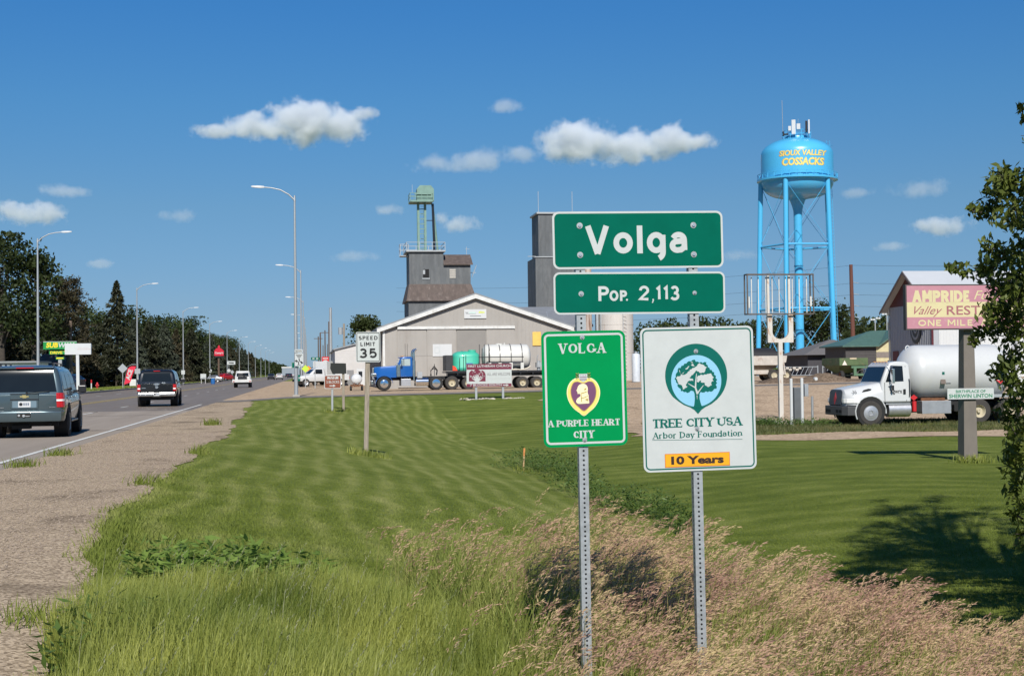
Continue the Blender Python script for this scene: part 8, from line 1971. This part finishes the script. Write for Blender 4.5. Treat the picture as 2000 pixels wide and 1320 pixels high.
# a few pale foxtail spikes standing in it
n = 150; Xc = g.uniform(-1.9, .7, n); Yc = g.uniform(5.2, 10.5, n); kk = Xc > np.interp(Yc, yy_e, edge_e)+.2; Xc, Yc = Xc[kk], Yc[kk]; n = len(Xc); H = g.uniform(.38, .62, n)
p1 = blades(Xc, Yc, H, np.full(n, .003), np.full(n, .1)); B = np.stack([Xc+.2*H, Yc+.05*H, gh(Xc, Yc)+H*.97], 1); parts = [p1]
for q in range(16):
    C = B+np.stack([g.normal(size=n)*.005+.0045*q, g.normal(size=n)*.005, .007*q+0*Xc-.03], 1); D = unit(np.stack([g.normal(size=n)*.5+.4, g.normal(size=n)*.5, np.ones(n)], 1)); parts.append(rhombs(C, D, unit(np.cross(D, rdir(g, n))), np.full(n, .022), np.full(n, .005)))
V, F = merge(parts); MT['foxtail'] = leafmat('pale_foxtail', (.17,.19,.09), (.34,.34,.20), 3, .3); tag(np_mesh('foxtail_grass', V, F, MT['foxtail']), 'pale foxtail seed spikes among the green grass', 'grass', kind='stuff')
# ---- brome grass with pinkish nodding seed heads
n = 26000; Xc = g.uniform(.3, 6.1, n); Yc = g.uniform(3.4, 13.5, n); kk = inside(BROME, Xc+g.normal(size=n)*.18, Yc+g.normal(size=n)*.35)
dn = .62+.38*np.sin(Xc*2.3+Yc)*np.sin(Yc*1.7-Xc*1.1)+.25*np.sin(Xc*5.1+Yc*3.3); dn *= np.clip(.30+.62*sstep(1.1, 2.3, Xc), 0, 1); dn = np.where(Yc < 7.4, dn*.8+.08, dn)
kk &= g.uniform(size=n) < dn; Xc, Yc = Xc[kk], Yc[kk]; n = len(Xc)
H = g.uniform(.56, 1.08, n)*(.88+.12*np.sin(Xc*1.9+Yc*.8)+.10*np.sin(Xc*5.3-Yc*4.1)); H *= np.clip(.62+.16*(Xc-.6)+.26*sstep(7.6, 8.8, Yc), .62, 1.05); H = np.where(Yc < 7.2, H*.93, H); H *= .95-.12*sstep(2.6, 4.2, Xc)
a = g.uniform(0, 6.283, n); lean = g.uniform(.02, .12, n); wx = g.uniform(.10, .34, n); wy = g.normal(size=n)*.06
Bz = np.stack([Xc, Yc, gh(Xc, Yc)-.02], 1); PL = g.uniform(.13, .23, n)
def stem(t_):                                    # t 0..1 is the stalk, 1..2 the arching plume
    u = np.minimum(t_, 1.0); w_ = np.maximum(t_-1.0, 0)
    dx = (np.cos(a)*lean+wx*.35)*u**2*H + w_*PL*(.30+1.1*wx*2*w_); dy = (np.sin(a)*lean+wy)*u**2*H + w_*PL*wy*2
    dz = H*u*(1-.05*u)+PL*(w_*.92-w_*w_*.55*(wx*2.6))
    return Bz+np.stack([dx, dy, dz], 1)
V = []
for t_ in (0, .5, 1.0, 1.5, 2.0):
    P = stem(np.full(n, t_)); w_ = .0016*(1.15-t_*.4); V += [P-np.array([w_,0,0]), P+np.array([w_,0,0])]
V = np.stack(V, 1); base = np.arange(n)[:, None]*10; F = np.concatenate([base+np.array([[2*i, 2*i+1, 2*i+3, 2*i+2]]) for i in range(4)], 0)
MT['straw'] = leafmat('straw_stem', (.13,.15,.035), (.31,.27,.10), 1.5, .3)
tag(np_mesh('brome_stems', V.reshape(-1, 3), F, MT['straw']), 'thin straw coloured stems of the tall seeding grass', 'grass', kind='stuff')
NS = 34; parts = []
for q in range(NS):
    t_ = 1.0+(q+g.uniform(0, 1, n))/NS; P = stem(t_); ax = unit(stem(t_+.04)-stem(t_-.04))
    rad_ = (.034*(2.05-t_)**.7*np.minimum(1, (t_-.93)*6)+.003)*g.uniform(.15, 1.1, n); b = g.uniform(0, 6.283, n)
    o1 = unit(np.cross(ax, np.array([[0,1.,0]])+0*ax)); o2 = np.cross(ax, o1); rv = o1*np.cos(b)[:,None]+o2*np.sin(b)[:,None]
    C = P+rv*rad_[:,None]+np.array([[.006,0,-.004]]); D = unit(ax*1.0+rv*.45+g.normal(size=(n,3))*.16+np.array([[.25,0,-.12]])); S_ = unit(np.cross(D, rdir(g, n)))
    k = g.uniform(.7, 1.25, n); parts.append(rhombs(C, D, S_, .030*k, .0062*k))
V, F = merge(parts)
def brome_mat():
    m, nn, L = node_mat('brome_seed'); b = nn['Principled BSDF']; b.inputs['Roughness'].default_value = .7; b.inputs['Specular IOR Level'].default_value = .2
    tc = nn.new('ShaderNodeTexCoord'); n1 = nn.new('ShaderNodeTexNoise'); n1.inputs['Scale'].default_value = 2.6; n1.inputs['Detail'].default_value = 3; n2 = nn.new('ShaderNodeTexNoise'); n2.inputs['Scale'].default_value = 45; n2.inputs['Detail'].default_value = 2
    L.new(tc.outputs['Object'], n1.inputs[0]); L.new(tc.outputs['Object'], n2.inputs[0])
    ad = nn.new('ShaderNodeMath'); ad.operation = 'MULTIPLY_ADD'; ad.inputs[1].default_value = .7; L.new(n2.outputs[0], ad.inputs[0]); L.new(n1.outputs[0], ad.inputs[2])
    cr = nn.new('ShaderNodeValToRGB'); e = cr.color_ramp.elements; e[0].position = .58; e[0].color = (.20,.095,.075,1); e[1].position = 1.05; e[1].color = (.56,.43,.22,1)
    x = cr.color_ramp.elements.new(.80); x.color = (.48,.295,.215,1); L.new(ad.outputs[0], cr.inputs[0]); L.new(cr.outputs[0], b.inputs['Base Color'])
    t_ = nn.new('ShaderNodeBsdfTranslucent'); L.new(cr.outputs[0], t_.inputs[0]); mx = nn.new('ShaderNodeMixShader'); mx.inputs[0].default_value = .3; L.new(b.outputs[0], mx.inputs[1]); L.new(t_.outputs[0], mx.inputs[2]); L.new(mx.outputs[0], nn['Material Output'].inputs[0]); return m
MT['brome'] = brome_mat()
tag(np_mesh('brome_seed_heads', V, F, MT['brome']), 'nodding pinkish tan seed heads of tall grass in the right foreground', 'grass', kind='stuff')
n = 80000; Xc = g.uniform(.4, 6.1, n); Yc = g.uniform(3.4, 13.5, n); kk = inside(BROME, Xc, Yc); Xc, Yc = Xc[kk], Yc[kk]; n = len(Xc)
H = g.uniform(.34, .86, n)*np.clip(.62+.16*(Xc-.6)+.26*sstep(7.6, 8.8, Yc), .62, 1.0)*1.08; MT['bromeleaf'] = leafmat('brome_leaf', (.12,.17,.026), (.36,.37,.10), 1.2, .35)
V, F = blades(Xc, Yc, H, g.uniform(.005, .009, n), g.uniform(.1, .6, n), (.16,.04)); tag(np_mesh('brome_leaves', V, F, MT['bromeleaf']), 'green and straw leaves under the seeding grass', 'grass', kind='stuff')
# ---- broad leaved weeds
MT['weedl'] = leafmat('light_weed_leaf', (.12,.20,.038), (.26,.36,.085), 2.0, .45, .6, .1)
MT['weed'] = leafmat('weed_leaf', (.060,.11,.020), (.15,.23,.055), 2.0, .42, .5, .35)
def weeds(name, spots, label, leaf, per, h_, mat='weed', cat='weeds'):
    parts = []
    for x, y, r_ in spots:
        n = per; a = g.uniform(0, 6.283, n); q = np.sqrt(g.uniform(0, 1, n))*r_; X = x+q*np.cos(a); Y = y+q*np.sin(a)
        Z = gh(X, Y)+h_*g.uniform(.1, 1, n)*(1-.5*(q/r_)**2); C = np.stack([X, Y, Z], 1)
        D = unit(np.stack([np.cos(a)+g.normal(size=n)*.5, np.sin(a)+g.normal(size=n)*.5, g.uniform(-.1, .9, n)], 1)); S_ = unit(np.cross(D, np.array([[0,0,1.]])+g.normal(size=(n,3))*.35)); k = g.uniform(.5, 1.3, n)
        parts.append(rhombs(C, D, S_, leaf*k, leaf*.34*k, .25))
    V, F = merge(parts); return tag(np_mesh(name, V, F, MT[mat]), label, cat, kind='stuff')
def gp(px, py):                                   # ground point seen at a pixel
    d = 12.
    for _ in range(60):
        p = W(px, py, d); e = p.z-gz(p.x, p.y); d += e*FPX/max(60, (py-722))*.7
        d = min(max(d, 3), 120)
    return W(px, py, d)
sp = []
for px, py in ((290,1115),(330,1110),(370,1118),(400,1105),(430,1125),(470,1120),(500,1110),(540,1122),(580,1128),(350,1135),(450,1140),(520,1140),(620,1125),(480,1100)):
    p = gp(px, py+18); sp.append((p.x, p.y, .22))
weeds('broad_leaf_weeds', sp, 'band of broad leaved weeds at the edge of the uncut grass', .13, 90, .36, 'weedl')
sp = []
for px, py in ((150,1260),(190,1250),(230,1245),(180,1300),(240,1290),(120,1310),(280,1310),(300,1265),(700,1235),(950,1265),(900,1300)):
    p = gp(px, py+25); sp.append((p.x, p.y, .17))
weeds('dark_weeds', sp, 'dark leafy weeds in the lower left corner', .085, 110, .40)
sp = []
for px, py, r_ in ((1015,905,.8),(1040,908,.9),(1065,918,.8),(1095,930,.6),(1120,950,.6),(1145,962,.45),(1170,976,.4),(1200,990,.42),(1235,992,.35),(1262,996,.5),(1285,1002,.4),(1310,1020,.3),(1345,1032,.2)):
    p = gp(px, py+12); sp.append((p.x, p.y, r_))
    if r_ > .5: sp.append((p.x+.5, p.y+1.2, r_*.8))
weeds('ditch_weeds', sp, 'dark green weeds growing along the bottom of the ditch', .085, 420, .62)
sp = [(Wg(px, 55.5).x, Wg(px, 55.5).y+dy, .7) for px in (1478,1492,1506,1518,1540,1588,1600) for dy in (-.4,.6)]
weeds('yard_weeds', sp, 'green weeds around the forked sign post', .12, 150, .38)
# tufts on the gravel edge and shoulder
sp = []
for px, py in ((118,890),(45,912),(285,945),(390,885),(415,830),(260,1035),(235,1070),(300,1060),(60,1215)): p = gp(px, py); sp.append((p.x, p.y))
Xs, Ys = [], []
for x, y in sp:
    n = 160; Xs.append(x+g.normal(size=n)*.14); Ys.append(y+g.normal(size=n)*.22)
Xs = np.concatenate(Xs); Ys = np.concatenate(Ys); n = len(Xs)
V, F = blades(Xs, Ys, g.uniform(.05, .17, n)*(1+.02*Ys), .005+.0004*Ys, g.uniform(.2, .9, n)); tag(np_mesh('gravel_tufts', V, F, MT['blade']), 'small grass tufts scattered on the gravel shoulder', 'grass', kind='stuff')
# tufts round the speed sign post and other posts
Xs, Ys = [], []
for px, d, n in ((715,35.6,260),(648,66,120),(671,68,120),(1023,38,60),(1903,33.3,380)):
    p = Wg(px, d); Xs.append(p.x+g.normal(size=n)*.22); Ys.append(p.y+g.normal(size=n)*.2)
Xs = np.concatenate(Xs); Ys = np.concatenate(Ys); n = len(Xs)
V, F = blades(Xs, Ys, g.uniform(.08, .26, n), np.full(n, .02), g.uniform(.2, .8, n)); tag(np_mesh('post_tufts', V, F, MT['tallgreen']), 'uncut tufts of grass at the feet of the sign posts', 'grass', kind='stuff')
# loose stones on the shoulder
n = 22000; Yc = 6+g.uniform(0, 1, n)**1.6*34; Xc = -5.2+g.uniform(0, 1, n)*2.85; r_ = g.uniform(.005, .015, n)*(1+.02*Yc)
C = np.stack([Xc, Yc, gh(Xc, Yc)+.004+r_*.3], 1)
oc = np.array([[1,0,0],[0,1,0],[-1,0,0],[0,-1,0],[0,0,.7],[0,0,-.7]]); V = (C[:, None, :]+oc[None]*r_[:, None, None]*g.uniform(.6, 1.3, (n, 6, 1))).reshape(-1, 3)
fo = np.array([[0,1,4],[1,2,4],[2,3,4],[3,0,4]]); F = (np.arange(n)[:, None, None]*6+fo[None]).reshape(-1, 3)
tag(np_mesh('loose_gravel', V, F, M('pebble', (.30,.235,.175), .9, var=.5, vs=60)), 'loose stones lying on the gravel shoulder', 'gravel', kind='stuff')
# ------------------------------------------------------------------ clouds (soft volumes far away, high above the land)
CD = 4200.0
def make_cloud(lobes, dens, label, seed, soft=.50, amp=.95):
    """lobes: (px, py, rx, ry) in photograph px, placed CD metres away"""
    k = CD/FPX
    x0 = min(l[0]-l[2] for l in lobes); x1 = max(l[0]+l[2] for l in lobes); y0 = min(l[1]-l[3] for l in lobes); y1 = max(l[1]+l[3] for l in lobes)
    cx_, cy_ = (x0+x1)/2, (y0+y1)/2; c = W(cx_, cy_, CD)
    hx, hz = (x1-x0)/2*k*1.12, (y1-y0)/2*k*1.12; hy = min(hx, max(hz*1.2, 30))
    mb = MB(); mb.box(-hx, hx, -hy, hy, -hz, hz)
    m = bpy.data.materials.new('cloud_vapour'); m.use_nodes = True; n = m.node_tree.nodes; L = m.node_tree.links; n.clear()
    out = n.new('ShaderNodeOutputMaterial'); pv = n.new('ShaderNodeVolumePrincipled'); L.new(pv.outputs[0], out.inputs['Volume'])
    pv.inputs['Color'].default_value = (.885,.92,.965,1); pv.inputs['Anisotropy'].default_value = -.12
    tc = n.new('ShaderNodeTexCoord')
    def mt(op, a, b=None, cc=None, clamp=False):
        q = n.new('ShaderNodeMath'); q.operation = op; q.use_clamp = clamp
        for i, x in enumerate((a, b, cc)):
            if x is None: continue
            if isinstance(x, (int, float)): q.inputs[i].default_value = x
            else: L.new(x, q.inputs[i])
        return q.outputs[0]
    best = None
    for px, py, rx, ry in lobes:
        mp = n.new('ShaderNodeMapping'); mp.vector_type = 'POINT'
        lx, lz = (px-cx_)*k, (cy_-py)*k; sx, sz = 1/(rx*k), 1/(ry*k); sy = 1/min(hy, max(ry*k*1.2, 28))
        mp.inputs['Scale'].default_value = (sx, sy, sz); mp.inputs['Location'].default_value = (-lx*sx, 0, -lz*sz)
        L.new(tc.outputs['Object'], mp.inputs[0])
        ln = n.new('ShaderNodeVectorMath'); ln.operation = 'LENGTH'; L.new(mp.outputs[0], ln.inputs[0])
        f = mt('SUBTRACT', 1.0, ln.outputs['Value'])
        best = f if best is None else mt('SMOOTH_MAX', best, f, .25)
    nz = n.new('ShaderNodeTexNoise'); nz.inputs['Scale'].default_value = 1/55.; nz.inputs['Detail'].default_value = 9; nz.inputs['Roughness'].default_value = .68
    mp = n.new('ShaderNodeMapping'); mp.inputs['Location'].default_value = (seed*731.3, seed*117., seed*51.); L.new(tc.outputs['Object'], mp.inputs[0]); L.new(mp.outputs[0], nz.inputs[0])
    nn = mt('MULTIPLY', mt('SUBTRACT', nz.outputs[0], .5), amp*2.2)
    v = mt('ADD', mt('SUBTRACT', best, soft*.42), nn)
    d = mt('MULTIPLY', mt('MAXIMUM', mt('MINIMUM', mt('MULTIPLY', v, 2.2), 1.0), 0.0), dens)
    L.new(d, pv.inputs['Density'])
    m.cycles.volume_step_rate = 1.0; m.cycles.volume_sampling = 'MULTIPLE_IMPORTANCE'
    o = mb.build('cloud', m); o.location = c; o.rotation_euler = (0, 0, -math.atan2(c.x, c.y))
    tag(o, label, 'cloud', 'fair weather clouds'); return o
make_cloud([(600,238,95,55),(505,250,90,34),(425,260,65,20),(665,244,70,42),(705,222,40,20)], .045, 'largest white cloud at upper left, humped with a grey flat base', 1)
make_cloud([(1130,276,100,50),(1235,290,95,42),(1305,278,75,38),(1365,282,45,24)], .045, 'long bright double humped cloud over the town name panel', 2)
make_cloud([(930,312,80,30),(850,320,60,26),(1015,303,60,24)], .012, 'thin ragged cloud trailing left of the double humped cloud', 3)
make_cloud([(985,210,42,20)], .016, 'tiny faint cloud high above the leg tower', 4)
make_cloud([(60,418,85,30),(20,412,40,22)], .035, 'low white cloud at the far left edge', 5)
make_cloud([(118,373,62,19)], .018, 'flat grey cloud just above the low one at far left', 6)
make_cloud([(352,422,52,18)], .011, 'faint smudge of cloud left of the nearest right lamp', 7)
make_cloud([(765,411,48,15)], .016, 'small flat cloud left of the leg tower', 8)
make_cloud([(895,436,55,22),(865,428,30,18)], .024, 'small white cloud right of the leg tower', 9)
make_cloud([(1840,440,75,26)], .03, 'white cloud between the water tower and the right tree', 10)
make_cloud([(1800,368,68,26)], .010, 'faint grey cloud above the white one at right', 11)
make_cloud([(1672,376,42,15)], .013, 'small grey cloud right of the tower balcony', 12)
make_cloud([(1742,482,40,13)], .015, 'little low cloud over the barn roof', 13)
make_cloud([(690,501,62,16)], .010, 'thin grey cloud streak beside the elevator head house', 14)
make_cloud([(192,515,38,13)], .012, 'faint low cloud above the spruce at left', 15)
make_cloud([(1445,500,50,15)], .009, 'thin haze of cloud right of the town name panel', 16)
